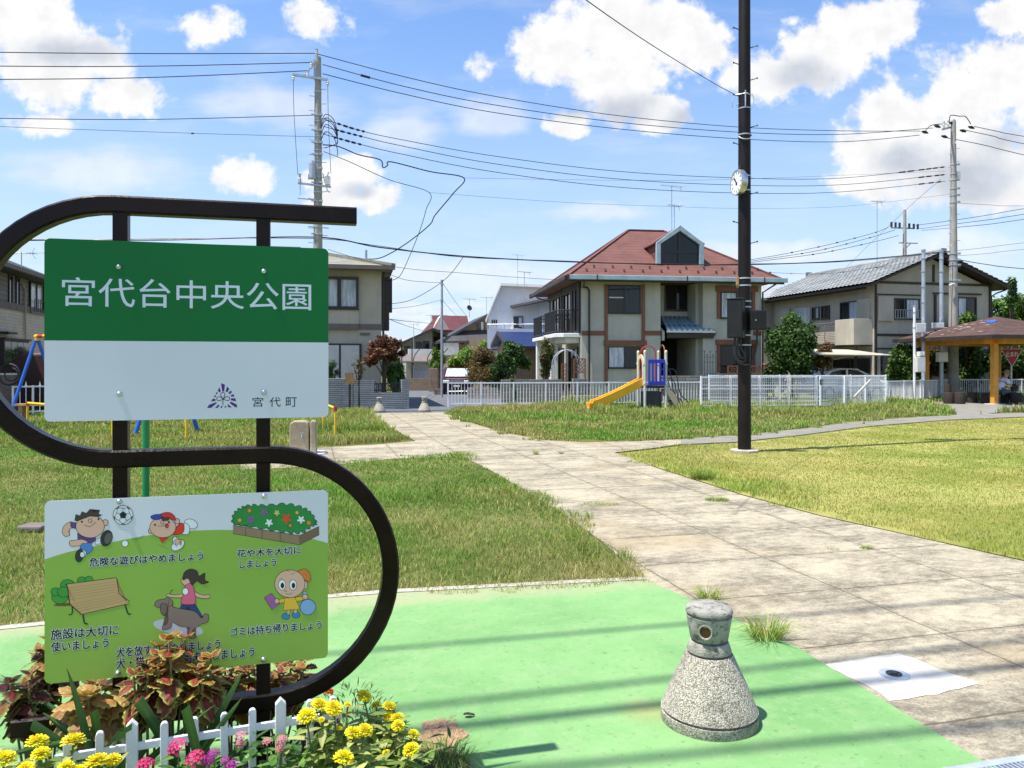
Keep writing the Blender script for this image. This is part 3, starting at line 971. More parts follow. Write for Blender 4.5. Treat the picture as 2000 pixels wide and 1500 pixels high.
for i, (x, z) in enumerate(ctr):
    a, c = ctr[max(i - 1, 0)], ctr[min(i + 1, len(ctr) - 1)]
    dx, dz = c[0] - a[0], c[1] - a[1]; l = math.hypot(dx, dz)
    nx, nz = -dz / l, dx / l
    h = TW / 2
    for yy, rr in ((-h + bv, -h), (-h, -h + bv), (-h, h - bv), (-h + bv, h), (h - bv, h), (h, h - bv), (h, -h + bv), (h - bv, -h)):
        vs.append((x + nx * rr, YT + yy, z + nz * rr))
for i in range(len(ctr) - 1):
    for k in range(8):
        k2 = (k + 1) % 8
        fs.append((i * 8 + k, i * 8 + k2, (i + 1) * 8 + k2, (i + 1) * 8 + k))
fs += [tuple(range(8)), tuple(len(vs) - 8 + k for k in range(7, -1, -1))]
b.add(vs, fs)
b.build('tube_frame', M['black_paint'], sign, smooth=True)
for pxm in (234.5, 514):
    xm = SP.hit(pxm, 893, YT - .02)[0]
    pb = MB()
    for za, zb in ((bot_z + TW / 2, mid_z - TW / 2), (mid_z + TW / 2, top_z - TW / 2), (-.05, bot_z - TW / 2)):
        pb.box(xm - .0235, YT - .0235, za - .004, xm + .0235, YT + .0235, zb + .004)
    pb.build('post', M['black_paint'], sign, bevel=.003)

# upper panel
PT = .003
def panel_parts(name, r, label):
    p = MB(); p.ext(rounded(*r, .018), -.016, -.013)
    o = p.build(name, M['sign_white'], sign)
    if label: o['label'] = label
    return o
ux0, uz0, ux1, uz1 = SP.rect(86.5, 465.3, 641.5, 819, -.016)
uz1 = (SP.hit(86.5, 465.3, -.016)[1] + SP.hit(640, 485.2, -.016)[1]) / 2
uz0 = (SP.hit(88, 825.2, -.016)[1] + SP.hit(642, 813, -.016)[1]) / 2
up_panel = panel_parts('name_panel', (ux0, uz0, ux1, uz1), 'green over white name panel')
A = Art(SP, lambda cx, cy: (cx / 2.5, 350 + cy / 2.5), -.01604)
zs = (SP.hit(87, 666, -.016)[1] + SP.hit(641, 668, -.016)[1]) / 2
gpoly = [q for q in rounded(ux0, uz0, ux1, uz1, .018) if q[1] > zs]
i0 = min(range(len(gpoly)), key=lambda i: gpoly[i][0] < (ux0 + ux1) / 2)
gp2 = [(ux1, zs)] + [q for q in gpoly] + [(ux0, zs)]
A.poly(gp2, M['sign_green'], False)
A.build('green_field', up_panel)
A = Art(SP, lambda cx, cy: (cx / 2.5, 350 + cy / 2.5), -.01612)
ta, tb = A.L([(303, 477), (303, 621)]), A.L([(1519, 508), (1519, 638)])
A.text('宮代台中央公園', ta[0][0], tb[0][0], (ta[0][1] + tb[0][1]) / 2, (ta[1][1] + tb[1][1]) / 2, srgb(212, 218, 236), .0004)
A.build('lettering', up_panel)
A = Art(SP, lambda cx, cy: (cx / 2.5, 350 + cy / 2.5), -.01612)
for ch, c0, c1 in (('宮', 1233, 1285), ('代', 1316, 1370), ('町', 1396, 1449)):
    ta, tb = A.L([(c0, 1065), (c0, 1112)]), A.L([(c1, 1064), (c1, 1110)])
    A.text(ch, ta[0][0], tb[0][0], (ta[0][1] + tb[0][1]) / 2, (ta[1][1] + tb[1][1]) / 2, (.006, .007, .014), .0002)
A.build('lettering', up_panel)
E = Art(SP, lambda cx, cy: (380 + cx / 9.09, 740 + cy / 9.09), -.01606)
for poly in ([(480, 75), (540, 105), (525, 225), (490, 225), (472, 100)], [(445, 145), (465, 230), (435, 240), (412, 205)],
             [(400, 225), (412, 260), (395, 275), (375, 262)], [(365, 285), (385, 300), (372, 325), (338, 322)],
             [(318, 355), (372, 352), (370, 390), (290, 405)], [(255, 460), (385, 412), (395, 430), (295, 515), (220, 518)],
             [(420, 455), (442, 470), (415, 515), (362, 517)], [(470, 480), (497, 485), (488, 513), (457, 513)],
             [(540, 480), (565, 487), (560, 510), (530, 508)], [(600, 452), (662, 508), (605, 508), (582, 465)],
             [(640, 402), (750, 455), (755, 508), (720, 503), (625, 430)], [(648, 345), (725, 345), (738, 398), (645, 382)],
             [(635, 295), (695, 270), (705, 312), (655, 318)], [(640, 205), (665, 235), (625, 275), (602, 250)], [(577, 135), (617, 180), (580, 240), (552, 225)]):
    E.fill(poly, M['purple_ink'], False, 0)
for ln in ([(505, 350), (470, 305), (470, 258), (505, 240), (537, 262), (532, 312), (510, 350)], [(510, 355), (450, 318), (402, 330), (393, 358), (415, 385), (460, 380), (510, 355)],
           [(512, 355), (560, 320), (608, 325), (625, 355), (600, 382), (552, 378), (512, 355)], [(512, 360), (500, 420), (508, 470)]):
    E.line(ln, .0022, (.02, .008, .05))
E.build('emblem', up_panel)
def bolt(px, py, par):
    x, z = SP.hit(px, py, -.02)
    bb = MB()
    prof = [(.0092, 0), (.0092, .002), (.0085, .005), (.006, .0085), (.0025, .0102), (.0001, .0105)]
    n = 12
    for i in range(len(prof) - 1): pass
    vs, fs = [], []
    for r_, h_ in prof: vs += [(x + r_ * math.cos(2 * math.pi * k / n), -.0162 - h_, z + r_ * math.sin(2 * math.pi * k / n)) for k in range(n)]
    for i in range(len(prof) - 1):
        for k in range(n): fs.append((i * n + k, (i + 1) * n + k, (i + 1) * n + (k + 1) % n, i * n + (k + 1) % n))
    bb.add(vs, fs)
    bb.build('bolt', M['steel'], par, smooth=True)
for q in ((231.5, 521.5), (515, 530), (232.5, 769.5), (515.5, 766.5)): bolt(*q, up_panel)

# lower panel
lx0, lx1 = SP.hit(87, 1150, -.016)[0], SP.hit(640.5, 1120, -.016)[0]
lz1 = (SP.hit(87, 980, -.016)[1] + SP.hit(640, 956, -.016)[1]) / 2
lz0 = (SP.hit(88, 1339, -.016)[1] + SP.hit(640, 1282, -.016)[1]) / 2
low_panel = panel_parts('picture_panel', (lx0, lz0, lx1, lz1), 'picture panel of park manners')
cv = lambda cx, cy: (cx / 2.5, 900 + cy / 2.5)
A = Art(SP, cv, -.01604)
top = [(a, b_) for a, b_ in A.L([(218, 482), (300, 455), (400, 430), (560, 395), (700, 368), (850, 347), (1000, 339), (1130, 338), (1300, 345), (1450, 363), (1602, 402)])]
top = [(v.x, v.y) for v in catmull([(a, b_, 0) for a, b_ in top], 4)]
top[0] = (lx0, top[0][1]); top[-1] = (lx1, top[-1][1])
rb = rounded(lx0, lz0, lx1, lz1, .018)
botl = [q for q in rb if q[1] < (lz0 + lz1) / 2]
bl = [q for q in botl if q[0] < (lx0 + lx1) / 2]; br_ = [q for q in botl if q[0] >= (lx0 + lx1) / 2]
A.poly(top + sorted(br_, key=lambda q: -q[1]) + sorted(bl, key=lambda q: q[1]), M['hill_green'], False)
A.build('green_hill', low_panel)
SK = srgb(222, 176, 156)
def pic(label): 
    a = Art(SP, cv, -.01612); a.lb = label; return a
def fin(a):
    o = a.build('picture', low_panel); o['label'] = a.lb

a = pic('boy kicking a ball')
a.fill([(465, 383), (497, 372), (503, 402), (466, 410)], srgb(225, 225, 235), False)
a.fill([(352, 298), (318, 312), (303, 345), (316, 368), (340, 364), (335, 345), (345, 330), (366, 326)], SK)
a.fill([(343, 298), (372, 302), (368, 332), (346, 324)], srgb(92, 66, 128), False)
a.fill([(378, 352), (400, 370), (466, 370), (468, 388), (440, 408), (400, 408), (380, 388)], srgb(92, 66, 128), False)
a.fill([(340, 392), (346, 416), (402, 412), (428, 398), (402, 384), (365, 388)], SK)
a.fill([(398, 405), (442, 400), (456, 430), (430, 455), (400, 446), (390, 425)], srgb(70, 130, 205), False)
a.fill([(390, 430), (420, 445), (412, 470), (380, 462)], srgb(225, 225, 235))
a.ell(388, 463, 20, 32, srgb(50, 48, 52), 12); a.ell(402, 458, 12, 14, srgb(222, 222, 230))
a.ell(520, 378, 28, 40, srgb(46, 44, 48), 18); a.ell(528, 378, 19, 30, srgb(92, 90, 92), 18)
a.ell(515, 302, 14, 15, SK); a.ell(440, 320, 70, 56, SK)
a.fill([(365, 292), (370, 262), (392, 268), (400, 248), (422, 256), (440, 236), (456, 250), (488, 240), (478, 260), (500, 264), (478, 273), (440, 270), (402, 284), (378, 294)], srgb(66, 54, 52), False)
a.dot(400, 297, 5); a.dot(481, 284, 5); a.ell(440, 292, 9, 9, SK); a.line([(410, 312), (440, 320), (470, 298)])
a.ell(601, 265, 49, 47, srgb(225, 228, 236))
pent = lambda cx, cy, r, ph=-90: [(cx + r * math.cos(R(ph + 72 * k)), cy + r * math.sin(R(ph + 72 * k))) for k in range(5)]
a.fill(pent(601, 265, 19), (.01, .01, .012), False, 0)
for k in range(5):
    t = R(-90 + 72 * k); p1 = (601 + 19 * math.cos(t), 265 + 19 * math.sin(t)); p2 = (601 + 33 * math.cos(t), 265 + 33 * math.sin(t))
    a.line([p1, p2], smooth=False)
    for q in (-1, 1): a.line([p2, (601 + 40 * math.cos(t + q * .5), 265 + 40 * math.sin(t + q * .5))], smooth=False)
    t2 = t + R(36); a.fill([(601 + 47 * math.cos(t2 - .25), 265 + 46 * math.sin(t2 - .25)), (601 + 47 * math.cos(t2 + .25), 265 + 46 * math.sin(t2 + .25)), (601 + 38 * math.cos(t2), 265 + 38 * math.sin(t2))], (.01, .01, .012), False, 0)
fin(a)
a = pic('boy in a red cap diving for a small ball')
a.ell(610, 404, 16, 16, srgb(235, 238, 240))
a.line([(645, 385), (705, 365)], .0011, (.1, .14, .06)); a.line([(660, 388), (700, 376)], .0011, (.1, .14, .06)); a.line([(775, 408), (815, 428)], .0011, (.1, .14, .06))
a.ell(932, 308, 33, 23, srgb(228, 230, 238), 20); a.fill([(900, 305), (925, 322), (918, 358), (880, 350)], srgb(228, 230, 238))
a.ell(868, 412, 36, 22, srgb(228, 230, 238), -35); a.ell(858, 390, 16, 20, srgb(228, 230, 238))
a.fill([(838, 332), (866, 318), (880, 304), (898, 312), (893, 350), (852, 362), (834, 350)], srgb(222, 52, 40))
a.fill([(775, 372), (822, 377), (792, 402)], srgb(222, 52, 40), False)
a.fill([(845, 395), (858, 385), (862, 372), (870, 386), (888, 385), (876, 398), (886, 412), (868, 405), (860, 420), (858, 402)], SK, False)
a.ell(735, 343, 11, 13, SK); a.ell(866, 295, 12, 13, SK); a.ell(795, 325, 64, 50, SK)
a.fill([(772, 272), (790, 257), (825, 252), (850, 268), (858, 290), (830, 284), (800, 276)], srgb(214, 45, 48))
a.fill([(738, 270), (770, 261), (792, 268), (778, 286), (745, 285)], srgb(48, 66, 170))
a.fill([(782, 278), (832, 276), (822, 292), (795, 292)], srgb(66, 54, 52), False)
a.dot(757, 312, 5); a.dot(825, 300, 5); a.ell(793, 300, 8, 8, SK); a.ell(815, 317, 8, 10, srgb(214, 60, 60)); a.line([(770, 318), (800, 318), (822, 306)])
fin(a)
a = pic('planter of flowers')
a.fill([(1138, 315), (1462, 365), (1462, 410), (1138, 356)], srgb(150, 122, 98), False)
a.fill([(1462, 365), (1558, 320), (1558, 362), (1462, 410)], srgb(122, 98, 80), False)
for x_ in (1200, 1280, 1368): a.line([(x_, 324 + (x_ - 1200) * .155), (x_, 366 + (x_ - 1200) * .16)], smooth=False)
bush = [(1138, 305), (1142, 258), (1175, 230), (1225, 216), (1300, 216), (1400, 210), (1480, 228), (1522, 258), (1546, 305), (1520, 322), (1470, 352), (1400, 350), (1300, 334), (1200, 318)]
bl2 = [(v.x, v.y) for v in catmull([(x_, y_, 0) for x_, y_ in bush], 6, True)]
bl2 = [(x_ + (3 if i % 3 else -7) * (x_ - 1340) / 200, y_ + (3 if i % 3 else -7) * (y_ - 280) / 70) for i, (x_, y_) in enumerate(bl2)]
a.fill(bl2, srgb(38, 136, 66), True)
for x_, y_, r_, c_ in ((1218, 243, 10, srgb(226, 140, 50)), (1170, 290, 10, srgb(214, 170, 60)), (1450, 253, 9, srgb(222, 190, 60)), (1508, 303, 11, srgb(226, 140, 50)), (1417, 316, 8, srgb(222, 150, 60))): a.ell(x_, y_, r_, r_, c_, line=.0008)
for x_, y_, r_, c_ in ((1289, 250, 18, srgb(150, 80, 160)), (1225, 288, 18, srgb(150, 80, 160)), (1352, 254, 14, srgb(230, 200, 110)), (1314, 302, 19, srgb(235, 238, 240)), (1470, 287, 19, srgb(235, 238, 240)), (1398, 282, 25, srgb(226, 80, 40))):
    for k in range(5):
        t = R(72 * k + 20); a.ell(x_ + r_ * .5 * math.cos(t), y_ + r_ * .5 * math.sin(t), r_ * .55, r_ * .26, c_, 72 * k + 20, line=0)
fin(a)
a = pic('wooden bench')
a.ell(320, 702, 60, 8, srgb(110, 80, 50), -3, line=0)
for x_, y_, r_ in ((292, 665, 40), (272, 640, 24), (330, 610, 36), (400, 585, 22), (434, 580, 20), (310, 640, 30)): a.ell(x_, y_, r_, r_ * .85, srgb(60, 150, 60))
a.line([(352, 700), (352, 745), (335, 752)], .0042, srgb(40, 60, 46)); a.line([(405, 745), (412, 790), (430, 797)], .0048, srgb(40, 60, 46)); a.line([(610, 700), (625, 745), (640, 748)], .0048, srgb(40, 60, 46))
a.fill([(318, 603), (565, 571), (573, 580), (580, 648), (632, 686), (626, 698), (398, 750), (340, 698), (328, 612)], srgb(196, 160, 112), False, .002)
for k in range(5): a.line([(332, 622 + k * 14), (574, 588 + k * 13)], .0008, srgb(140, 104, 70), False)
for k in range(4): a.line([(348 + k * 12, 700 + k * 12), (588 + k * 11, 652 + k * 9)], .0008, srgb(140, 104, 70), False)
a.line([(340, 698), (335, 660), (328, 612), (318, 603)], .003, srgb(60, 52, 40)); a.line([(340, 698), (398, 750)], .003, srgb(60, 52, 40), False)
fin(a)
a = pic('girl walking a brown dog')
a.ell(870, 815, 124, 36, srgb(190, 196, 200), 10, line=0)
a.fill([(888, 694), (950, 694), (988, 758), (968, 772), (930, 728), (915, 712), (900, 732), (876, 726)], srgb(40, 62, 122), False)
a.ell(984, 772, 18, 11, srgb(60, 36, 44), -30)
a.fill([(905, 650), (850, 655), (818, 650), (814, 662), (860, 668), (905, 666)], SK)
a.fill([(945, 638), (990, 656), (1022, 654), (1020, 670), (980, 670), (945, 656)], SK)
a.fill([(755, 697), (770, 680), (800, 676), (820, 668), (845, 688), (842, 710), (880, 722), (950, 735), (984, 768), (998, 748), (1018, 752), (1014, 786), (985, 797), (958, 815), (940, 830), (958, 862), (930, 868), (914, 836), (925, 816), (880, 808), (842, 790), (834, 816), (795, 826), (795, 806), (815, 795), (820, 762), (800, 755), (788, 738), (785, 720), (760, 712)], srgb(134, 114, 108))
a.fill([(785, 700), (812, 700), (815, 735), (800, 755), (785, 738)], srgb(116, 96, 92))
a.line([(815, 712), (845, 704)], .0025, srgb(170, 60, 50)); a.line([(830, 650), (838, 632), (845, 634)], .002)
a.fill([(885, 590), (893, 572), (930, 572), (938, 605), (905, 610)], SK)
a.fill([(908, 606), (940, 606), (955, 690), (920, 702), (884, 694), (896, 650)], srgb(222, 100, 132))
a.ell(905, 638, 15, 17, srgb(235, 235, 240))
a.fill([(893, 582), (900, 545), (930, 528), (962, 538), (972, 562), (1000, 548), (1000, 582), (1020, 592), (988, 602), (962, 588), (938, 607), (918, 574)], srgb(60, 48, 50))
fin(a)
a = pic('girl carrying a blue rubbish bag')
a.ell(1395, 760, 20, 15, srgb(50, 130, 190)); a.ell(1445, 752, 20, 16, srgb(50, 130, 190))
a.fill([(1402, 725), (1416, 725), (1414, 750), (1402, 750)], SK, False, .001); a.fill([(1434, 722), (1450, 720), (1450, 742), (1436, 745)], SK, False, .001)
a.fill([(1352, 682), (1395, 670), (1400, 688), (1355, 695)], srgb(232, 184, 60)); a.fill([(1440, 668), (1485, 662), (1485, 678), (1442, 686)], srgb(232, 184, 60))
a.fill([(1390, 670), (1440, 666), (1464, 724), (1384, 730)], srgb(232, 184, 60), False)
a.ell(1484, 606, 18, 22, SK)
a.fill([(1455, 540), (1495, 529), (1518, 565), (1508, 592), (1488, 580), (1470, 580)], srgb(212, 124, 60))
a.ell(1415, 600, 74, 68, SK)
for x_ in (1377, 1431): a.ell(x_, 606, 18, 25, srgb(240, 240, 242)); a.ell(x_ + 2, 609, 9, 14, (.01, .01, .012), line=0)
a.line([(1398, 630), (1390, 638), (1402, 638)], .0011); a.line([(1395, 648), (1412, 652), (1428, 645)], .0013)
a.line([(1420, 540), (1395, 534)], .0011); a.line([(1440, 545), (1420, 556)], .0011); a.line([(1362, 578), (1380, 572)], .0011)
a.fill([(1290, 668), (1325, 646), (1365, 700), (1328, 726)], srgb(160, 90, 160), False); a.ell(1352, 685, 12, 12, SK)
a.fill([(1478, 640), (1500, 640), (1494, 660), (1488, 676)], srgb(150, 180, 220), False)
a.ell(1503, 714, 38, 38, srgb(134, 170, 222)); a.ell(1490, 664, 14, 13, SK)
fin(a)
TX = Art(SP, cv, -.01622)
for body, x0, yt, yb, x1 in (('危険な遊びはやめましょう', 437, 475, 517, 992), ('花や木を大切に', 1158, 434, 473, 1470), ('しましょう', 1170, 489, 525, 1348),
                             ('施設は大切に', 248, 824, 875, 578), ('使いましょう', 250, 886, 934, 530), ('ゴミは持ち帰りましょう', 1126, 815, 858, 1570),
                             ('犬を放すのはやめましょう', 568, 912, 960, 1075), ('犬・猫のフンは始末をしましょう', 568, 966, 1016, 1242)):
    p_ = TX.L([(x0, yt), (x0, yb)]); q_ = TX.L([(x1, yt - (x1 - x0) * .08), ])
    TX.text(body, p_[0][0], q_[0][0], p_[0][1], p_[1][1], (.005, .005, .012), .0009, .0019)
TX.build('lettering', low_panel)
for q in ((232.5, 979.5), (515.5, 969), (230, 1315), (514.5, 1288.5)): bolt(*q, low_panel)

# ------------------------------------------------------------------ concrete bollards
def aggregate_mat():
    m, b, out = new_mat('exposed_aggregate')
    pr = b.n('ShaderNodeBsdfPrincipled'); b.link(pr.outputs[0], out.inputs[0])
    tc = b.n('ShaderNodeTexCoord'); v = tc.outputs['Object']
    vo = b.n('ShaderNodeTexVoronoi'); vo.inputs['Scale'].default_value = 230; b.link(v, vo.inputs['Vector'])
    vc = b.n('ShaderNodeSeparateColor'); b.link(vo.outputs['Color'], vc.inputs[0])
    n1 = b.noise(v, 7, 7, .65); n2 = b.noise(v, 120, 4, .7)
    c = b.mix(b.ramp(vc.outputs[0], .2, .75), (.20, .165, .115), (.47, .43, .35))
    c = b.mix(b.ramp(vc.outputs[1], .80, .86), c, (.62, .59, .53))
    c = b.mix(b.ramp(n1, .48, .72, 0, .5), c, (.10, .088, .062))
    c = b.mix(b.ramp(n2, .6, .7, 0, .4), c, (.04, .035, .03))
    b.link(c, pr.inputs['Base Color'])
    pr.inputs['Roughness'].default_value = .9
    bn = b.n('ShaderNodeBump'); bn.inputs['Strength'].default_value = .9; bn.inputs['Distance'].default_value = .004
    b.link(b.math('SUBTRACT', n2, vo.outputs['Distance']), bn.inputs['Height']); b.link(bn.outputs[0], pr.inputs['Normal'])
    return m
AGG = aggregate_mat()
HEADM = pm('bollard_head', (.34, .325, .285), .92, .25, 12, .9, 170, col2=(.085, .08, .06), c2=.47)
pm('bollard_smooth', (.33, .31, .26), .9, .25, 9, .7, 130, col2=(.10, .09, .07), c2=.5)


def bollard(label, px, py, face):
    c = G(px, py)
    t = thing('stone_bollard', label, 'bollard', c, face, 'concrete bollards at the park entrances')
    r0 = .207
    def gro(r, z): return [(r, z - .007), (r - .013, z - .0045), (r - .014, z + .0045), (r - .001, z + .007)]
    low = [(r0 - .004, 0), (r0, .006), (r0, .05)] + gro(r0, .057) + [(r0 - .003, .064), (r0 - .010, .085), (.165, .16), (.126, .245), (.104, .293), (.100, .299), (.083, .300)]
    b_ = MB(); b_.lathe(low, 56); b_.build('base_cone', AGG, t, smooth=True)
    col = [(.078, .299), (.080, .307), (.094, .309), (.0955, .314), (.083, .350), (.081, .353), (.066, .354), (.066, .361), (.072, .362)]
    b_ = MB(); b_.lathe(col, 56); b_.build('collar', M['bollard_smooth'], t, smooth=True)
    hd = [(.066, .360), (.079, .363), (.081, .366), (.092, .43), (.0975, .462), (.098, .464), (.087, .467), (.087, .474), (.0995, .477), (.1015, .482), (.099, .496), (.090, .504), (.06, .508), (.0001, .509)]
    b_ = MB(); b_.lathe(hd, 56); b_.build('head', HEADM, t, smooth=True)
    ring = MB(); lens = MB()
    for k in range(24): pass
    def disc(mb_, r_a, r_b, ya, yb, m=0):
        n = 24; vs = []
        for rr, yy in ((r_a, ya), (r_b, yb)): vs += [(rr * math.cos(2 * math.pi * k / n), yy, .415 + rr * 1.05 * math.sin(2 * math.pi * k / n)) for k in range(n)]
        mb_.add(vs, [(k, (k + 1) % n, n + (k + 1) % n, n + k) for k in range(n)], m)
        return vs
    disc(ring, .031, .029, -.0855, -.098); disc(ring, .029, .0245, -.098, -.097); disc(ring, .0245, .023, -.097, -.086)
    rg = ring.build('reflector_rim', M['bollard_smooth'], t, smooth=True)
    n = 24
    lens.add([(.0245 * math.cos(2 * math.pi * k / n), -.0925, .415 + .0255 * math.sin(2 * math.pi * k / n)) for k in range(n)], [tuple(range(n))])
    lens.build('reflector', M['orange_lens'], t)
    return t


bollard('nearest large speckled concrete bollard on the green paint', 1385, 1408, R(-24))
bollard('small far concrete bollard at the path end, beside the block wall', 741, 805.5, R(12))
bollard('small far concrete bollard at the path end, beside the white railing', 829, 804.5, R(16))

# metal cover and drain grate
c = G(1746, 1320)
t = thing('ground_cover', 'round metal survey cover set in the white concrete patch', 'manhole cover', (c.x, c.y, .0066), AX)
b = MB(); b.lathe([(.072, 0), (.072, .005), (.069, .006), (.058, .004), (.038, .004)], 40); b.build('ring', M['galvanised'], t, smooth=True)
b = MB(); b.lathe([(.038, 0), (.038, .008), (.035, .009), (.030, .006), (.0001, .006)], 32); b.box(-.024, -.004, .0055, .024, .004, .0095); b.box(-.004, -.02, .0055, .004, .02, .0093); b.build('lid', M['dark_metal'], t, smooth=True)
c = G(1870, 1500)
t = thing('drain_grate', 'galvanised steel drain grate at the street edge', 'drain grate', (c.x, c.y, .0), AX)
DP = Plane(t)
b = MB(); b.box(-1.2, -.40, -.03, 1.6, .0, .004); b.build('gutter', M['inside_dark'], t)
b = MB(); b.box(-.18, -.04, -.02, 1.6, -.003, .014); b.box(-.18, -.40, -.02, 1.6, -.36, .014); b.box(-.22, -.40, -.02, -.18, -.003, .0142); b.build('frame', M['galvanised'], t, bevel=.003)
b = MB()
for k in range(86): b.box(-.17 + k * .02, -.36, -.015, -.17 + k * .02 + .006, -.04, .012)
for k in range(3): b.box(-.18, -.12 - .1 * k, -.012, 1.6, -.112 - .1 * k, .0095)
b.build('grating', M['galvanised'], t)

# ------------------------------------------------------------------ black clock pole
PB = G(1454, 882)
pole = thing('clock_pole', 'tall black steel pole with a round clock and control boxes on the lawn edge', 'pole', PB)
def onpole(py): return EYE - (py - HY) / FPX * PB.y
b = MB(); b.tube([(0, 0, -.2), (0, 0, 4.2), (0, 0, 16.4)], [.117, .112, .085], 28); b.tube([(0, 0, 16.4), (0, 0, 16.43)], .088, 24); b.build('shaft', M['pole_paint'], pole, smooth=True)
b = MB(); b.lathe([(.26, .0), (.26, .03), (.25, .04), (.1, .045)], 8); b.build('footing', M['kerb_concrete'], pole)
for side in (-1, 1):
    b = MB(); b.tube([(side * .09, 0, 15.9), (side * .5, side * .05, 16.13), (side * .95, side * .1, 16.15)], .03, 8)
    b.box(side * .95 - .28, side * .1 - .13, 16.10, side * .95 + .28, side * .1 + .13, 16.24)
    b.build('lamp_arm', M['pole_paint'], pole)
k = 0
for py in (60, 95, 128, 158, 190, 250, 284, 380, 437, 476, 562):
    sx = 1 if k % 2 else -1; k += 1
    a0 = Vector((sx * .10, -.04, onpole(py))); a1 = a0 + Vector((sx * .10, -.02, .025))
    b = MB(); b.tube([a0, a1], .008, 6); b.tube([a1, a1 + Vector((sx * .022, -.004, .005))], .015, 6); b.build('step_bolt', M['dark_metal'], pole)
for py, r in ((213, .115), (264, .116), (345, .118), (373, .118), (544, .12), (558, .12), (589, .121), (600, .121), (655, .121), (674, .122)):
    b = MB(); z = onpole(py); b.tube([(0, 0, z - .012), (0, 0, z + .012)], r - .002, 28); b.build('steel_band', M['galvanised'], pole, smooth=True)
b = MB(); b.box(-.155, -.06, onpole(557), -.115, .0, onpole(547) ); b.box(-.15, -.055, onpole(562), -.118, -.01, onpole(540)); b.build('bracket', M['wood_old'], pole)
b = MB(); z = onpole(186); b.tube([(-.16, 0, z), (0, -.12, z), (.1, -.05, z - .02)], .014, 6); b.tube([(-.02, -.125, z + .05), (-.02, -.125, z - .25)], .012, 6); b.tube(catmull([(-.16, 0, z), (-.23, -.02, z - .12), (-.2, -.02, z - .24), (-.12, -.06, z - .16)]), .006, 5); b.tube(catmull([(.1, -.1, z), (.14, -.1, z - .12), (.1, -.09, z - .28)]), .006, 5)
b.tube(catmull([(-.115, -.04, onpole(268)), (-.07, -.11, onpole(274)), (0, -.125, onpole(275)), (.08, -.1, onpole(273)), (.115, -.03, onpole(264))]), .011, 6); b.build('cable_anchor', M['galvanised'], pole)
# clock, facing left of the camera
cz = onpole(359)
ck = MB()
clock_c = Vector((-.155, -.10, cz)); fr = Matrix.Translation(clock_c) @ Matrix.Rotation(R(-79), 4, 'Z')
ck = MB(fr)
def ydisc(mb_, rings, n=36, m=0):
    vs = []
    for r_, y_ in rings: vs += [(r_ * math.cos(2 * math.pi * k / n), y_, r_ * math.sin(2 * math.pi * k / n)) for k in range(n)]
    fs = []
    for i in range(len(rings) - 1): fs += [(i * n + k, i * n + (k + 1) % n, (i + 1) * n + (k + 1) % n, (i + 1) * n + k) for k in range(n)]
    fs += [tuple(range(n)), tuple((len(rings) - 1) * n + k for k in range(n))]
    mb_.add(vs, fs, m)
ydisc(ck, [(.20, .10), (.225, .07), (.23, -.02), (.228, -.03), (.208, -.03), (.206, -.018)])
case = ck.build('clock_case', M['steel'], pole, smooth=True)
ck = MB(fr); ydisc(ck, [(.206, -.014), (.206, -.020)]); cf = ck.build('clock_face', M['plaster_white'], case)
ck = MB(fr)
for k in range(12):
    t = R(30 * k); r_ = .168
    ck.bar((r_ * math.sin(t) - .02 * math.sin(t), -.023, r_ * math.cos(t) - .02 * math.cos(t)), (r_ * math.sin(t) + .016 * math.sin(t), -.023, r_ * math.cos(t) + .016 * math.cos(t)), .014, .002, up=(0, 1, 0))
ck.build('hour_marks', M['black_ink'], case)
ck = MB(fr); ck.bar((0, -.026, 0), (-.075 * math.cos(R(30)), -.026, .09), .02, .003, up=(0, 1, 0)); ck.bar((.02, -.029, -.025), (-.11, -.029, .115), .012, .003, up=(0, 1, 0)); ck.box(-.02, -.028, -.045, .03, -.022, .0); ck.build('clock_hands', M['black_ink'], case)
ck = MB(); ck.bar(clock_c + Vector((.03, .05, .06)), (0, 0, cz + .07), .04, .03); ck.bar(clock_c + Vector((.03, .05, -.08)), (0, 0, cz - .07), .04, .03); ck.tube([clock_c + Vector((.02, 0, .2)), clock_c + Vector((.06, 0, .32))], .01, 6); ck.build('clock_bracket', M['dark_metal'], pole)
# control boxes
pl = Plane(pole)
Mb = Matrix.Translation((-.17, -.12, 0)) @ Matrix.Rotation(R(-32), 4, 'Z')
zb0, zb1 = onpole(661), onpole(586)
b = MB(Mb); b.box(-.15, -.11, zb0, .13, .11, zb1); bx = b.build('control_box', M['box_paint'], pole, bevel=.012)
b = MB(Mb); b.box(-.165, -.125, zb1 - .002, .145, .125, zb1 + .018); b.build('box_lid', M['box_paint'], bx, bevel=.005)
b = MB(Mb); b.box(-.13, -.116, zb0 + .02, .115, -.108, zb1 - .02); b.box(.095, -.125, (zb0 + zb1) / 2 - .03, .107, -.112, (zb0 + zb1) / 2 + .03); b.build('box_door', M['box_paint'], bx, bevel=.004)
zs0, zs1 = onpole(646), onpole(608)
b = MB(); b.box(.03, -.30, zs0, .30, -.12, zs1); sb = b.build('control_box', M['box_paint'], pole, bevel=.01)
b = MB(); b.box(.07, -.309, zs0 + .02, .285, -.298, zs1 - .02); b.build('box_door', M['box_paint'], sb, bevel=.004)
b = MB(); b.tube([(.105, -.307, (zs0 + zs1) / 2), (.105, -.318, (zs0 + zs1) / 2)], .013, 10); b.build('lock', M['steel'], sb)
b = MB()
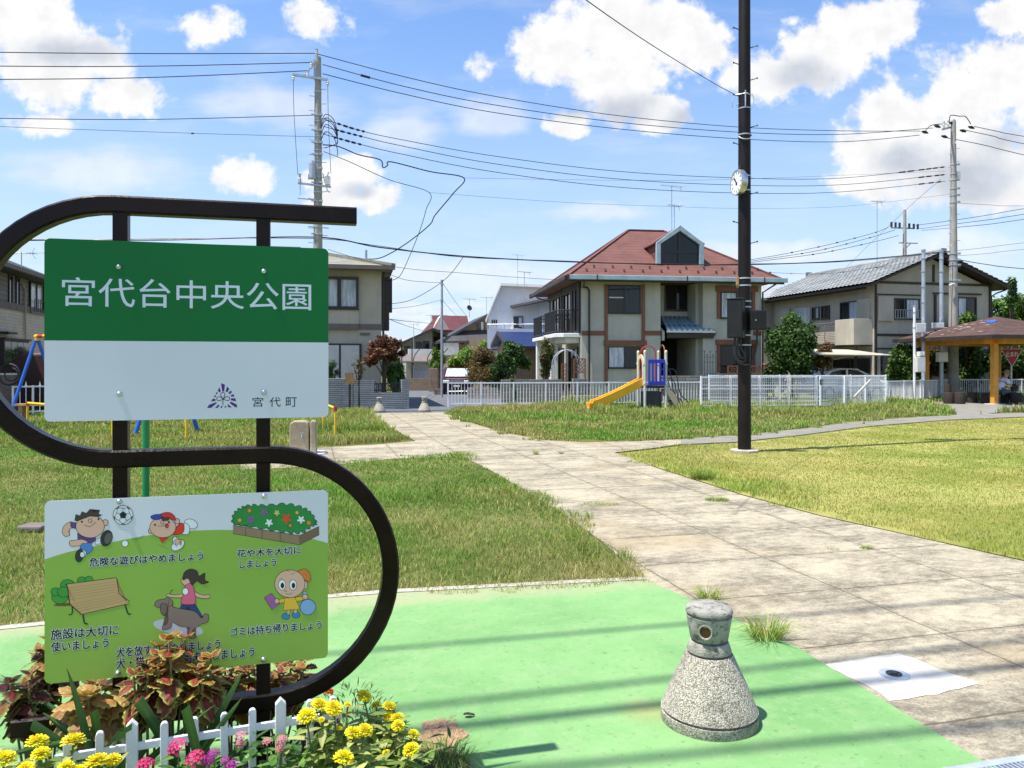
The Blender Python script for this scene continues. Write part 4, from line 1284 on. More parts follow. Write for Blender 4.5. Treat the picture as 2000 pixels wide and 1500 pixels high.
for i, (x0, z0) in enumerate(((-.2, 0), (-.15, 0), (-.1, 0))):
    b.tube(catmull([(x0, -.14, zb0 + .05), (x0 - .01, -.15, zb0 - .15), (x0 - .0 + .02 * i, -.16, zb0 - .36 + .05 * i), (-.05, -.15, zb0 - .42 + .06 * i), (-.03, -.12, zb0 - .28 + .05 * i)], 5), .018, 7)
b.tube(catmull([(-.21, -.13, zb0 + .03), (-.23, -.15, zb0 - .25), (-.12, -.17, zb0 - .45), (.05, -.16, zb0 - .45), (.16, -.15, zb0 - .2), (.17, -.2, zs0 + .05)], 5), .016, 7)
b.build('cable_loop', M['wire'], pole, smooth=True)

# ------------------------------------------------------------------ flower bed at the foot of the sign
bed = [W(x, 1500, d)[:2] for x, d in ()]
BEDP = [(-2.0, 2.0), (-1.2, 1.9), (-.55, 2.35), (-.16, 2.72), (-.20, 3.02), (-.42, 3.08), (-.9, 3.0), (-1.9, 2.75), (-2.4, 2.5)]
bed_o = sheet('bed_soil', [(v.x, v.y) for v in catmull([(x, y, 0) for x, y in BEDP], 5, True)], .016, M['soil'], 'dark soil of the small flower bed under the sign', 'soil')
DIRT = catmull([(x, y, 0) for x, y in gp((790, 1490), (800, 1425), (830, 1400), (880, 1402), (940, 1425), (915, 1450), (890, 1475), (905, 1500), (850, 1530))], 4, True)


def dirt_mat():
    m, b, out = new_mat('dry_dirt')
    pr = b.n('ShaderNodeBsdfPrincipled')
    tc = b.n('ShaderNodeTexCoord'); v = tc.outputs['Object']
    n = b.noise(v, 90, 6, .8); n2 = b.noise(v, 9, 5, .6)
    b.link(b.mix(b.ramp(n, .35, .65), (.13, .065, .035), (.42, .27, .16)), pr.inputs['Base Color'])
    pr.inputs['Roughness'].default_value = 1
    tr = b.n('ShaderNodeBsdfTransparent'); mx = b.n('ShaderNodeMixShader')
    at = b.n('ShaderNodeAttribute'); at.attribute_name = 'Col'
    sp = b.n('ShaderNodeSeparateColor'); b.link(at.outputs['Color'], sp.inputs[0])
    b.link(b.ramp(b.math('ADD', sp.outputs[0], b.math('MULTIPLY', b.math('SUBTRACT', b.math('ADD', n2, b.math('MULTIPLY', n, .6)), .8), 1.1)), .32, .5), mx.inputs[0])
    b.link(tr.outputs[0], mx.inputs[1]); b.link(pr.outputs[0], mx.inputs[2]); b.link(mx.outputs[0], out.inputs[0])
    return m


cD = sum((Vector((v.x, v.y, 0)) for v in DIRT), Vector()) / len(DIRT)
b = MB(); n = len(DIRT); vs, cs, fs = [], [], []
for k, s_ in enumerate((1.15, .8, .45, .02)):
    for v in DIRT:
        q = cD + (Vector((v.x, v.y, 0)) - cD) * s_
        vs.append((q.x, q.y, .013 + .012 * (k > 0) * k / 9)); cs.append((k / 3,) * 3)
for k in range(3): fs += [(k * n + i, k * n + (i + 1) % n, (k + 1) * n + (i + 1) % n, (k + 1) * n + i) for i in range(n)]
b.add(vs, fs, 0, cs)
tag(b.build('spilled_soil', dirt_mat()), 'reddish brown soil washed over the green paint beside the yellow flowers', 'soil', None, 'structure')

# little white picket fence
fa, fb = W(258, 1405, 2.36), W(548, 1362, 2.515)
fdir = Vector((fb.x - fa.x, fb.y - fa.y, 0)).normalized()
frz = math.atan2(fdir.y, fdir.x)
fence = thing('picket_fence', 'little white plastic picket fence edging the flower bed', 'fence', (fa.x, fa.y, 0), frz)
FP = Plane(fence)
ztop = (fa.z + fb.z) / 2
for px, kind in ((132, 0), (195, 0), (258, 1), (321, 0), (380, 0), (438, 0), (493, 0), (548, 1), (605, 0), (650, 0)):
    x = FP.hit(px, 1400, 0)[0]
    w, zt = (.0165, ztop) if kind else (.0115, ztop - .022)
    b = MB()
    if kind: b.ext([(x - w, .03), (x + w, .03), (x + w, zt - .018), (x, zt), (x - w, zt - .018)], -.011, .011)
    else: b.ext([(x - w, .03), (x + w, .03), (x + w, zt - .012), (x + w * .8, zt - .005), (x + w * .4, zt), (x - w * .4, zt), (x - w * .8, zt - .005), (x - w, zt - .012)], -.008, .008)
    b.build('post' if kind else 'picket', M['white_plastic'], fence, bevel=.002)
xs0, xs1 = FP.hit(105, 1400)[0], FP.hit(668, 1400)[0]
for z in (ztop - .085, ztop - .225):
    b = MB(); b.box(xs0, -.0055, z - .012, xs1, .0055, z + .012); b.build('rail', M['white_plastic'], fence, bevel=.002)

# ---- leaves and flowers as small coloured surfaces
def leaf_grid(mb_, base, dirv, nrm, length, width, colf, nu=4, nv=7, droop=.3, fold=.18, serr=0., tipw=.0, shape=1.0, jit=0):
    d = Vector(dirv).normalized(); n_ = Vector(nrm)
    s_ = d.cross(n_)
    if s_.length < 1e-4: s_ = d.orthogonal()
    s_.normalize(); n_ = s_.cross(d)
    vs, cs, fs = [], [], []
    for i in range(nv + 1):
        t = i / nv
        prof = math.sin(math.pi * min(max(t, 0), 1) ** (.72 * shape)) ** .8 if tipw == 0 else min(1, .55 + .5 * t) * (1 - max(0, (t - .9) / .1) * (1 - tipw))
        hw = width / 2 * max(prof, .03)
        cpt = Vector(base) + d * (length * t) - n_ * (droop * length * t * t)
        for j in range(-nu // 2, nu // 2 + 1):
            u = j / (nu / 2)
            e = 1 + (serr * (1 if i % 2 else -1) if abs(u) > .9 else 0)
            vs.append(cpt + s_ * (hw * u * e) + n_ * (fold * width * abs(u) * (.6 + .4 * t)) + Vector((random.gauss(0, 1), random.gauss(0, 1), random.gauss(0, 1))) * jit)
            cs.append(colf(t, abs(u)))
    m_ = 2 * (nu // 2) + 1
    for i in range(nv):
        for j in range(m_ - 1):
            fs.append((i * m_ + j, i * m_ + j + 1, (i + 1) * m_ + j + 1, (i + 1) * m_ + j))
    mb_.add(vs, fs, 0, cs)


def lerp(a_, b_, t): return tuple(x * (1 - t) + y * t for x, y in zip(a_, b_))


def coleus_col(kind):
    ins = [(.36, .05, .035), (.20, .026, .022), (.46, .26, .08), (.34, .13, .05)][kind]
    mid_ = [(.15, .032, .02), (.07, .016, .012), (.40, .22, .07), (.24, .12, .03)][kind]
    edge = [(.42, .46, .09), (.20, .22, .05), (.50, .44, .14), (.38, .38, .07)][kind]
    def f(t, u):
        v_ = random.uniform(.75, 1.25)
        if u < .3: c_ = lerp(ins, mid_, u / .3)
        elif u < .75: c_ = lerp(mid_, edge, max(0, (u - .5) / .35) * random.uniform(.2, .8))
        else: c_ = edge
        if t > .9: c_ = lerp(c_, edge, .6)
        return tuple(min(1, x * v_) for x in c_)
    return f


def coleus(label, px, py, d, h, wid, kinds, n_br=5, lsz=.085):
    top_ = W(px, py, d)
    base = Vector((top_.x, top_.y, .016))
    t = thing('coleus_plant', label, 'plant', base, 0, 'coleus plants behind the picket fence')
    stems = MB(); leaves = MB()
    H_ = top_.z - .016
    for bi in range(n_br):
        a_ = 2 * math.pi * bi / n_br + random.uniform(-.4, .4)
        rr = wid * (0 if bi == 0 else random.uniform(.45, 1.))
        hh = H_ * (1 if bi == 0 else random.uniform(.88, 1.0))
        tip = Vector((rr * math.cos(a_), rr * math.sin(a_), hh))
        stem = catmull([(0, 0, 0), (tip.x * .5, tip.y * .5, hh * .45), tip], 5)
        stems.tube(stem, .004, 6)
        nodes = 5
        for k in range(nodes):
            p = tip * (1 - .05 * k) + Vector((tip.x, tip.y, 0)) * -.02 * k
            size = lsz * (.45 + .25 * k if k < 3 else 1.) * random.uniform(.85, 1.2)
            for q in range(4 if k == 0 else 2):
                az = k * math.pi / 2 + q * math.pi * (.5 if k == 0 else 1) + random.uniform(-.4, .4) + bi
                el = (.75, .1, -.35, -.6, -.7, -.8)[k] + random.uniform(-.2, .2)
                dv = Vector((math.cos(az) * math.cos(el), math.sin(az) * math.cos(el), math.sin(el)))
                nn = Vector((-math.cos(az) * math.sin(el), -math.sin(az) * math.sin(el), math.cos(el))) + Vector((random.gauss(0, .2), random.gauss(0, .2), 0))
                leaf_grid(leaves, p + dv * .006, dv, nn, size * 1.2, size * 1.05, coleus_col(random.choice(kinds)), 6, 10, random.uniform(.15, .4), -.06, .13, jit=size * .012)
    stems.build('stem', pm('coleus_stem', (.22, .16, .07), .6, .2, 20), t)
    leaves.build('foliage', leaf_mat('coleus_leaf', .32, .5, .3), t, smooth=False)
    return t


coleus('tall red and yellow coleus rising in front of the picture panel', 331, 1252, 2.52, 0, .075, (0, 0, 3), 6, .066)
coleus('red centred coleus left of the tallest one, against the panel edge', 288, 1300, 2.50, 0, .05, (0, 0, 1), 5, .06)
coleus('red coleus with a flower spike at the right of the tallest one', 402, 1292, 2.54, 0, .05, (0, 0, 3), 5, .06)
coleus('bronze yellow coleus hanging below the panel corner', 190, 1335, 2.56, 0, .085, (2, 2, 3), 6, .10)
coleus('dark maroon coleus left of the panel corner', 62, 1318, 2.62, 0, .075, (1, 1, 3), 6, .07)
coleus('tall dark coleus showing behind the left panel edge', 96, 1250, 2.75, 0, .07, (1, 3), 6, .07)
coleus('coleus behind the right sign post, under the panel', 545, 1297, 2.92, 0, .12, (0, 3, 1), 9, .075)
coleus('coleus between the two sign posts, half hidden behind the panel', 452, 1305, 2.85, 0, .09, (3, 1, 0), 7, .075)


def sword(label, items, group):
    """clump of sword shaped leaves: items are (base px, base py, tip px, tip py, depth base, depth tip, width, cut)"""
    b0 = W(items[0][0], items[0][1], items[0][4])
    t = thing('sword_leaf_plant', label, 'plant', (b0.x, b0.y, 0.016), 0, group)
    o_ = Vector(t.location)
    for bx, by, tx, ty, d0, d1, w, cut in items:
        d0, d1 = d0 - .06, d1 - .06
        p0, p1 = W(bx, by, d0) - o_, W(tx, ty, d1) - o_
        p0 = p0 + (p0 - p1) * (max(p0.z, 0) / max(p1.z - p0.z, .05)) * .6
        mb_ = MB()
        g_ = random.uniform(.85, 1.2)
        col = lambda t_, u: tuple(c * g_ * (1.0 + .25 * (u < .1)) * (.8 + .4 * t_) for c in ((.045, .105, .03) if g_ > 1 else (.06, .13, .035)))
        dv = p1 - p0
        vs, cs, fs = [], [], []
        sd_ = dv.cross(Vector((0.25, -1, .1))).normalized(); nn = sd_.cross(dv).normalized()
        nv = 9
        for i in range(nv + 1):
            t_ = i / nv
            hw = w / 2 * (min(1, .7 + .6 * t_) if cut else (math.sin(math.pi * min(1, .25 + .75 * t_) ** 1.2) ** .7 if t_ < 1 else .02))
            cpt = p0 + dv * t_ - nn * (.05 * dv.length * (1 - (2 * t_ - 1) ** 2))
            sk = (.25 * w if cut and i == nv else 0)
            for u in (-1, -.5, 0, .5, 1):
                vs.append(cpt + sd_ * hw * u + nn * (.16 * w * (1 - abs(u))) + dv.normalized() * sk * u); cs.append(col(t_, abs(u)))
        for i in range(nv):
            for j in range(4): fs.append((i * 5 + j, i * 5 + j + 1, (i + 1) * 5 + j + 1, (i + 1) * 5 + j))
        mb_.add(vs, fs, 0, cs)
        mb_.build('leaf_blade', M['glossy_leaf'], t, smooth=True)
    return t


GS = 'sword leaved plants along the picket fence'
sword('sword leaved plant with long crossing blades right of the tallest coleus', [
    (400, 1450, 476, 1308, 2.55, 2.50, .026, 0), (410, 1450, 473, 1362, 2.5, 2.45, .022, 0), (365, 1445, 356, 1338, 2.6, 2.62, .022, 1), (375, 1440, 402, 1322, 2.6, 2.6, .016, 0),
    (330, 1425, 330, 1362, 2.55, 2.53, .026, 1), (405, 1455, 430, 1345, 2.6, 2.58, .010, 0), (345, 1440, 420, 1376, 2.5, 2.5, .02, 0), (380, 1462, 362, 1382, 2.42, 2.4, .028, 1)], GS)
sword('sword leaved plant with broad cut leaf leaning left of the tallest coleus', [
    (312, 1440, 270, 1368, 2.5, 2.46, .034, 1), (240, 1480, 246, 1418, 2.42, 2.40, .034, 1), (205, 1470, 238, 1428, 2.40, 2.38, .02, 1), (292, 1455, 340, 1395, 2.5, 2.52, .018, 0)], GS)
sword('sword leaved plant with tall thin blade before the panel corner', [
    (165, 1445, 131, 1306, 2.46, 2.44, .026, 0), (188, 1440, 183, 1388, 2.5, 2.48, .026, 1), (140, 1440, 85, 1392, 2.5, 2.5, .04, 0), (95, 1440, 62, 1415, 2.45, 2.44, .03, 1), (150, 1450, 178, 1445, 2.4, 2.38, .02, 0)], GS)
sword('sword leaf reaching out left over the green paint', [
    (60, 1362, 2, 1318, 2.62, 2.66, .022, 0), (52, 1360, 30, 1340, 2.62, 2.6, .016, 0)], GS)
sword('sword leaves low between fence and right sign post', [
    (500, 1460, 560, 1430, 2.7, 2.7, .026, 0), (470, 1465, 545, 1412, 2.62, 2.66, .02, 0), (560, 1480, 590, 1440, 2.75, 2.78, .02, 0)], GS)


def zinnia_head(r, tilt, col=((.88, .72, .008), (.88, .80, .06))):
    """pompon head of many overlapping petals, around the origin"""
    mb_ = MB()
    for ring, (k, el, ln, w_) in enumerate(((16, -.05, 1.0, .36), (15, .22, .98, .34), (13, .48, .92, .32), (11, .75, .84, .30), (8, 1.0, .72, .26), (6, 1.25, .6, .22), (4, 1.45, .55, .2))):
        for i in range(k):
            az = 2 * math.pi * (i + .5 * (ring % 2)) / k + random.uniform(-.12, .12)
            e_ = el + random.uniform(-.08, .08)
            dv = Vector((math.cos(az) * math.cos(e_), math.sin(az) * math.cos(e_), math.sin(e_)))
            nn = Vector((-math.cos(az) * math.sin(e_), -math.sin(az) * math.sin(e_), math.cos(e_)))
            c_ = lerp(col[0], col[1], random.random()); c_ = tuple(x * random.uniform(.85, 1.1) for x in c_)
            dark = tuple(x * .72 for x in c_)
            leaf_grid(mb_, dv * r * .25, dv, nn, r * ln * .78, r * w_, lambda t, u: lerp(dark, c_, t), 2, 3, .12, -.2, tipw=.7)
    return mb_


def zinnia_plant(label, flowers, d0, base_px, leaf_n, spread, fr=1.0, leafcol=None):
    bp = W(base_px, HY + EYE / d0 * FPX - 1, d0)
    t = thing('zinnia_plant', label, 'flower', (bp.x, bp.y, .016), 0, 'yellow zinnias')
    o_ = Vector(t.location)
    stems, leaves = MB(), MB()
    lc = leafcol or ((.27, .33, .09), (.40, .42, .15), (.17, .26, .055))
    me_cache = []
    for px, py, rp, dd in flowers:
        q = W(px, py, d0 + dd) - o_
        rad = rp / FPX * (d0 + dd) * fr * 1.12
        root = Vector((q.x * .45, q.y * .45, 0))
        mid_ = root * .5 + q * .5 + Vector((random.uniform(-.02, .02), random.uniform(-.02, .02), 0))
        pth = catmull([root, mid_, q + Vector((0, 0, -rad * .3))], 5)
        stems.tube(pth, .0032, 5)
        for k in range(2, len(pth) - 1):
            p = pth[k]
            for s_ in (0, 1):
                az = k * 1.57 + s_ * math.pi + random.uniform(-.5, .5)
                el = random.uniform(.05, .6)
                dv = Vector((math.cos(az) * math.cos(el), math.sin(az) * math.cos(el), math.sin(el)))
                cc = random.choice(lc); vv = random.uniform(.8, 1.2)
                leaf_grid(leaves, p, dv, (0, 0, 1), random.uniform(.06, .095), random.uniform(.018, .028), lambda t_, u: tuple(c * vv * (1.1 if u < .1 else 1) for c in cc), 2, 5, random.uniform(.1, .5), .12)
        mb_ = zinnia_head(rad, 0)
        head = mb_.build('flower', M['petal'], t)
        head.location = q
        head.rotation_euler = (random.uniform(-.1, .45), random.uniform(-.3, .3), random.uniform(0, 6))
    for k in range(leaf_n):
        a_ = random.uniform(0, 2 * math.pi); rr = spread * math.sqrt(random.random())
        f_ = random.choice(flowers); q = W(f_[0], f_[1], d0 + f_[3]) - o_
        p = Vector((q.x + rr * math.cos(a_) * .6, q.y + rr * math.sin(a_) * .6, random.uniform(.2, .8) * q.z))
        az = random.uniform(0, 6.28); el = random.uniform(-.1, .7)
        dv = Vector((math.cos(az) * math.cos(el), math.sin(az) * math.cos(el), math.sin(el)))
        cc = random.choice(lc); vv = random.uniform(.8, 1.25)
        leaf_grid(leaves, p, dv, (random.gauss(0, .2), random.gauss(0, .2), 1), random.uniform(.05, .09), random.uniform(.016, .027), lambda t_, u: tuple(c * vv * (1.1 if u < .1 else 1) for c in cc), 2, 5, random.uniform(.1, .6), .12)
    stems.build('stem', pm('flower_stem', (.10, .14, .04), .6, .2, 20), t)
    leaves.build('foliage', M['leaf'], t)
    return t


zinnia_plant('yellow zinnia clump at the right end of the picket fence', [
    (711, 1360, 13, .12), (735, 1378, 10, .15), (760, 1380, 12, .1), (776, 1402, 12, .05), (760, 1400, 10, .08), (778, 1418, 12, 0), (806, 1435, 12, .05),
    (803, 1464, 15, -.08), (754, 1470, 7, -.02)], 2.66, 745, 260, .13)
zinnia_plant('yellow zinnia clump crowding over the fence pickets', [
    (624, 1377, 15, .05), (652, 1384, 16, .02), (599, 1399, 17, -.04), (679, 1377, 7, .08), (628, 1406, 6, 0), (663, 1423, 6, 0), (690, 1432, 15, -.04), (712, 1427, 15, 0), (671, 1481, 18, -.2)], 2.48, 665, 260, .12)
zinnia_plant('yellow zinnias before the left end of the fence', [
    (143, 1448, 20, 0), (73, 1450, 19, .02), (80, 1473, 16, -.06), (128, 1498, 14, -.1), (50, 1502, 14, -.1)], 2.25, 110, 70, .09)
zinnia_plant('low pair of yellow zinnias under the first fence post', [
    (190, 1488, 20, 0), (221, 1484, 14, .04), (152, 1506, 14, -.04)], 2.2, 195, 40, .07)
zinnia_plant('yellow zinnia cut by the left border of the photo', [(6, 1484, 21, 0), (-30, 1470, 18, .05)], 2.2, 0, 36, .08)


def pentas(label, flowers, d0, base_px, leaf_n, spread, cols):
    bp = W(base_px, HY + EYE / d0 * FPX - 1, d0)
    t = thing('pentas_plant', label, 'flower', (bp.x, bp.y, .016), 0, 'pink flowers in front of the picket fence')
    o_ = Vector(t.location)
    stems, leaves = MB(), MB()
    lc = ((.05, .13, .025), (.08, .19, .035), (.12, .24, .05))
    for px, py, rp, ci in flowers:
        q = W(px, py, d0) - o_
        rad = rp / FPX * d0
        stems.tube(catmull([(q.x * .4, q.y * .4, 0), (q.x * .8, q.y * .8 + .01, q.z * .5), q], 4), .0028, 5)
        mb_ = MB()
        for k in range(26):
            a_ = k * 2.4; rr = rad * math.sqrt(k / 26)
            cpt = Vector((rr * math.cos(a_), rr * math.sin(a_), rad * .75 * (1 - (rr / rad) ** 2) ** .5 + random.uniform(-.002, .002)))
            c_ = tuple(x * random.uniform(.75, 1.25) for x in cols[ci])
            for j in range(5):
                az = 1.2566 * j + k
                nrm = (cpt + Vector((0, 0, rad * .2))).normalized()
                tx = nrm.orthogonal().normalized(); ty = nrm.cross(tx)
                dv = tx * math.cos(az) + ty * math.sin(az) + nrm * .35
                leaf_grid(mb_, cpt, dv, nrm, rad * .30, rad * .16, lambda t_, u: c_, 2, 2, 0, .1)
        hd = mb_.build('flower', M['petal'], t); hd.location = q
        hd.rotation_euler = (random.uniform(.2, .6), random.uniform(-.2, .2), 0)
    for k in range(leaf_n):
        a_ = random.uniform(0, 6.28)
        f_ = random.choice(flowers); q = W(f_[0], f_[1], d0) - o_
        p = Vector((q.x + random.gauss(0, spread), q.y + random.gauss(0, spread), q.z * random.uniform(.35, .97)))
        az = random.uniform(0, 6.28); el = random.uniform(-.1, .6)
        dv = Vector((math.cos(az) * math.cos(el), math.sin(az) * math.cos(el), math.sin(el)))
        cc = random.choice(lc); vv = random.uniform(.8, 1.3)
        leaf_grid(leaves, p, dv, (random.gauss(0, .2), random.gauss(0, .2), 1), random.uniform(.035, .06), random.uniform(.017, .028), lambda t_, u: tuple(c * vv for c in cc), 2, 5, random.uniform(.1, .5), .15)
    stems.build('stem', pm('flower_stem', (.10, .14, .04), .6, .2, 20), t)
    leaves.build('foliage', M['leaf'], t)


PK, MG, PL = (.75, .06, .24), (.42, .03, .33), (.74, .25, .36)
pentas('hot pink flower heads beside the first pointed post', [(348, 1461, 18, 0), (382, 1484, 18, 0), (284, 1496, 16, 0)], 2.26, 345, 60, .04, (PK, MG, PL))
pentas('magenta flower heads low in the middle of the fence', [(418, 1474, 12, 1), (440, 1486, 9, 1), (408, 1488, 12, 1), (452, 1498, 14, 1)], 2.28, 425, 60, .04, (PK, MG, PL))
pentas('pale pink flower spikes left of the second pointed post', [(471, 1440, 12, 2), (470, 1455, 10, 2), (522, 1450, 9, 2), (551, 1447, 11, 2), (548, 1463, 9, 2)], 2.40, 510, 130, .05, (PK, MG, PL))


# dark fine leaved shrub with an orange flower, and the pots behind the fence
c0 = W(690, 1352, 3.0)
t = thing('herb_shrub', 'fine leaved dark green herb with one orange flower at the bed corner', 'plant', (c0.x, c0.y, .016))
lv = MB()
for k in range(420):
    a_ = random.uniform(0, 6.28); rr = .16 * math.sqrt(random.random()); h_ = random.uniform(.08, 1) * (c0.z - .0) * (1 - .3 * (rr / .16) ** 2)
    az = a_ + random.gauss(0, .6); el = random.uniform(.1, 1.2)
    dv = Vector((math.cos(az) * math.cos(el), math.sin(az) * math.cos(el), math.sin(el)))
    vv = random.uniform(.6, 1.4)
    leaf_grid(lv, (rr * math.cos(a_), rr * math.sin(a_), h_), dv, (0, 0, 1), random.uniform(.025, .045), .006, lambda t_, u: (.05 * vv, .085 * vv, .022 * vv), 2, 2, .1, .1)
lv.build('foliage', M['leaf'], t)
mb_ = zinnia_head(.019, 0, ((.75, .10, .02), (.72, .18, .04))); hd = mb_.build('flower', M['petal'], t); hd.location = W(642, 1350, 2.95) - Vector(t.location)
for i, (px, d, lb) in enumerate(((622, 2.98, 'brown flower pot behind the fence under the sign tube'), (660, 2.80, 'brown flower pot among the yellow zinnias'))):
    c0 = W(px, 1400, d)
    t = thing('flower_pot', lb, 'flower pot', (c0.x, c0.y, .016), 0, 'brown flower pots in the bed')
    b = MB(); b.lathe([(.05, 0), (.075, .13), (.082, .13), (.084, .155), (.076, .157), (.072, .13), (.0001, .125)], 28); b.build('pot', M['terracotta'], t, smooth=True)
    b = MB(); b.lathe([(.073, .131), (.0001, .136)], 20); b.build('soil', M['soil'], t)


# low greenery filling the bed
def bed_fill():
    lv = MB()
    for k in range(900):
        x, y = random.uniform(-2.1, -.2), random.uniform(1.95, 3.0)
        if not inside(BEDP, np.array([x]), np.array([y]))[0]: continue
        az = random.uniform(0, 6.28); el = random.uniform(.1, 1.1)
        dv = Vector((math.cos(az) * math.cos(el), math.sin(az) * math.cos(el), math.sin(el)))
        vv = random.uniform(.5, 1.3)
        leaf_grid(lv, (x, y, random.uniform(.02, .16)), dv, (0, 0, 1), random.uniform(.03, .07), random.uniform(.01, .022), lambda t_, u: (.06 * vv, .12 * vv, .028 * vv), 2, 3, .3, .12)
    tag(lv.build('bed_foliage', M['leaf']), 'low tangled green leaves covering the soil of the flower bed', 'foliage', None, 'stuff')
bed_fill()
# fallen leaf on the green paint
c0 = G(905, 1405)
mb_ = MB(); leaf_grid(mb_, (0, 0, .01), (1, .2, .05), (0, 0, 1), .05, .026, lambda t_, u: (.05, .035, .02), 4, 6, .2, .3, .1)
tag(mb_.build('fallen_leaf', M['leaf'], loc=(c0.x, c0.y, .009)), 'single dry dark leaf lying on the green paint', 'leaf')

# ------------------------------------------------------------------ houses
roof_mat('roof_red', (.135, .060, .050), .17, .9, .45, .18, .8, .5, .12, 0, (.17, .06, .05))
roof_mat('roof_greentile', (.25, .245, .19), .125, .28, .6, .15, .7, 1., .3, 0)
roof_mat('roof_grey', (.34, .35, .36), .14, .3, .5, .15, .6, .8, .25, 1)
roof_mat('roof_slate', (.055, .055, .06), .16, .5, .4, .2, .6, .5, .15)
roof_mat('roof_crimson', (.105, .028, .034), .2, .4, .4, .15, .7, .6, .2)
roof_mat('roof_blue', (.018, .034, .11), 3., .42, .3, .1, .35, .3, .04, 0)
roof_mat('roof_shelter', (.066, .037, .03), .16, .5, .5, .3, .9, .5, .15, 0, (.15, .09, .075))
block_mat('wall_block_grey', (.30, .27, .245), (.22, .20, .185), (.12, .11, .10), .55, .13, .012, .18)
block_mat('wall_stone_slat', (.46, .45, .42), (.36, .35, .33), (.12, .12, .11), 1.9, .066, .011, .2)
block_mat('wall_brick', (.22, .13, .09), (.15, .09, .065), (.2, .17, .15), .24, .075, .01, .2)
block_mat('wall_tan_tile', (.27, .195, .14), (.22, .155, .11), (.16, .12, .1), .3, .1, .008, .12)
block_mat('wall_cream_tile', (.60, .56, .48), (.54, .50, .43), (.42, .39, .34), .45, .12, .008, .1)
block_mat('siding_grey', (.22, .215, .20), (.20, .195, .185), (.11, .11, .10), 3., .18, .014, .1)


def win(P, r, yl=0., f=.045, d=.05, cols=2, rows=1, fm='alu_dark', gm='glass', label=None, name='window', mid=.035):
    """aluminium window standing proud of the wall at y = yl; r is (x0, z0, x1, z1)"""
    x0, z0, x1, z1 = r
    b = P.mb()
    b.box(x0, yl - d, z0, x0 + f, yl + .01, z1); b.box(x1 - f, yl - d, z0, x1, yl + .01, z1)
    b.box(x0 + f, yl - d, z1 - f, x1 - f, yl + .01, z1); b.box(x0 + f, yl - d, z0, x1 - f, yl + .01, z0 + f)
    for i in range(1, cols):
        x = x0 + (x1 - x0) * i / cols
        b.box(x - mid / 2, yl - d * .8, z0 + f, x + mid / 2, yl + .01, z1 - f)
    for i in range(1, rows):
        z = z0 + (z1 - z0) * i / rows
        b.box(x0 + f, yl - d * .7, z - .015, x1 - f, yl + .01, z + .015)
    b.box(x0 - .02, yl - d - .03, z0 - .03, x1 + .02, yl + .01, z0 - .001)
    o = b.build(name, M[fm], P.root)
    b = P.mb(); gms = gm if isinstance(gm, (list, tuple)) else [gm]
    n = len(gms)
    for i, g in enumerate(gms):
        a, c = x0 + f + (x1 - x0 - 2 * f) * i / n, x0 + f + (x1 - x0 - 2 * f) * (i + 1) / n
        b.box(a, yl - .02 - .008 * (i % 2), z0 + f * .9, c, yl + .01, z1 - f * .9, i)
    b.build('pane', [M[g] for g in gms], o)
    return o


def slab_roof(mb_, P4, th, m=0):
    """a roof plane given by 4 points, thickened downwards"""
    P = [Vector(p) for p in P4]
    q = [p - Vector((0, 0, th)) for p in P]
    mb_.add(P + q, [(0, 1, 2, 3), (7, 6, 5, 4), (0, 4, 5, 1), (1, 5, 6, 2), (2, 6, 7, 3), (3, 7, 4, 0)], m)


def hip_roof(mb_, x0, x1, y0, y1, z, rx0, rx1, ry, rz, th=.14):
    e = [(x0, y0, z), (x1, y0, z), (x1, y1, z), (x0, y1, z)]
    vs = e + [(x, y, z - th) for x, y, _ in e] + [(rx0, ry, rz), (rx1, ry, rz)]
    mb_.add(vs, [(0, 1, 9, 8), (1, 2, 9), (2, 3, 8, 9), (3, 0, 8), (7, 6, 5, 4), (0, 4, 5, 1), (1, 5, 6, 2), (2, 6, 7, 3), (3, 7, 4, 0)])


def antenna(label, px, pbot, ptop, d, w=.5, dish=False, group='television antennas on the roofs'):
    c = W(px, pbot, d)
    t = thing('roof_antenna', label, 'antenna', c, random.uniform(.2, .9), group)
    h = W(px, ptop, d).z - c.z
    b = MB(); b.tube([(0, 0, -.1), (0, 0, h)], .018, 6); b.build('mast', M['galvanised'], t)
    b = MB(); b.tube([(-w, 0, h - .04), (w, 0, h - .04)], .013, 5)
    for k in range(9):
        x = -w + 2 * w * k / 8; l = .16 + .10 * k / 8
        b.tube([(x, -l, h - .04), (x, l, h - .04)], .008, 4)
    b.tube([(w, -.05, h + .16), (w - .12, 0, h - .04), (w, .05, h - .24)], .009, 4)
    b.build('aerial', M['galvanised'], t)
    if dish:
        b = MB(Matrix.Translation((-.1, -.1, h * .45)) @ Matrix.Rotation(R(70), 4, 'X')); b.lathe([(.0001, 0), (.12, .02), (.22, .07), (.225, .075), (.12, .035), (.0001, .015)], 16); b.build('dish', M['dark_metal'], t, smooth=True)
    return t


# ================= house with the red hipped roof
h0 = W(1135.5, 714, 33.6)
RH = thing('red_roof_house', 'two storey beige house with a red hipped roof, dormer and brown window trim', 'house', (h0.x, h0.y, 0), R(8))
P = Plane(RH)
wr = P.hit(1487, 700)[0]                      # wall width
ez = P.hit(1300, 549)[1] + .05                # top of wall
bx0, bx1 = P.hit(1290, 600)[0], P.hit(1366, 600)[0]
DEP = 7.6
RC = 1.55
awz = P.hit(1300, 612)[1]
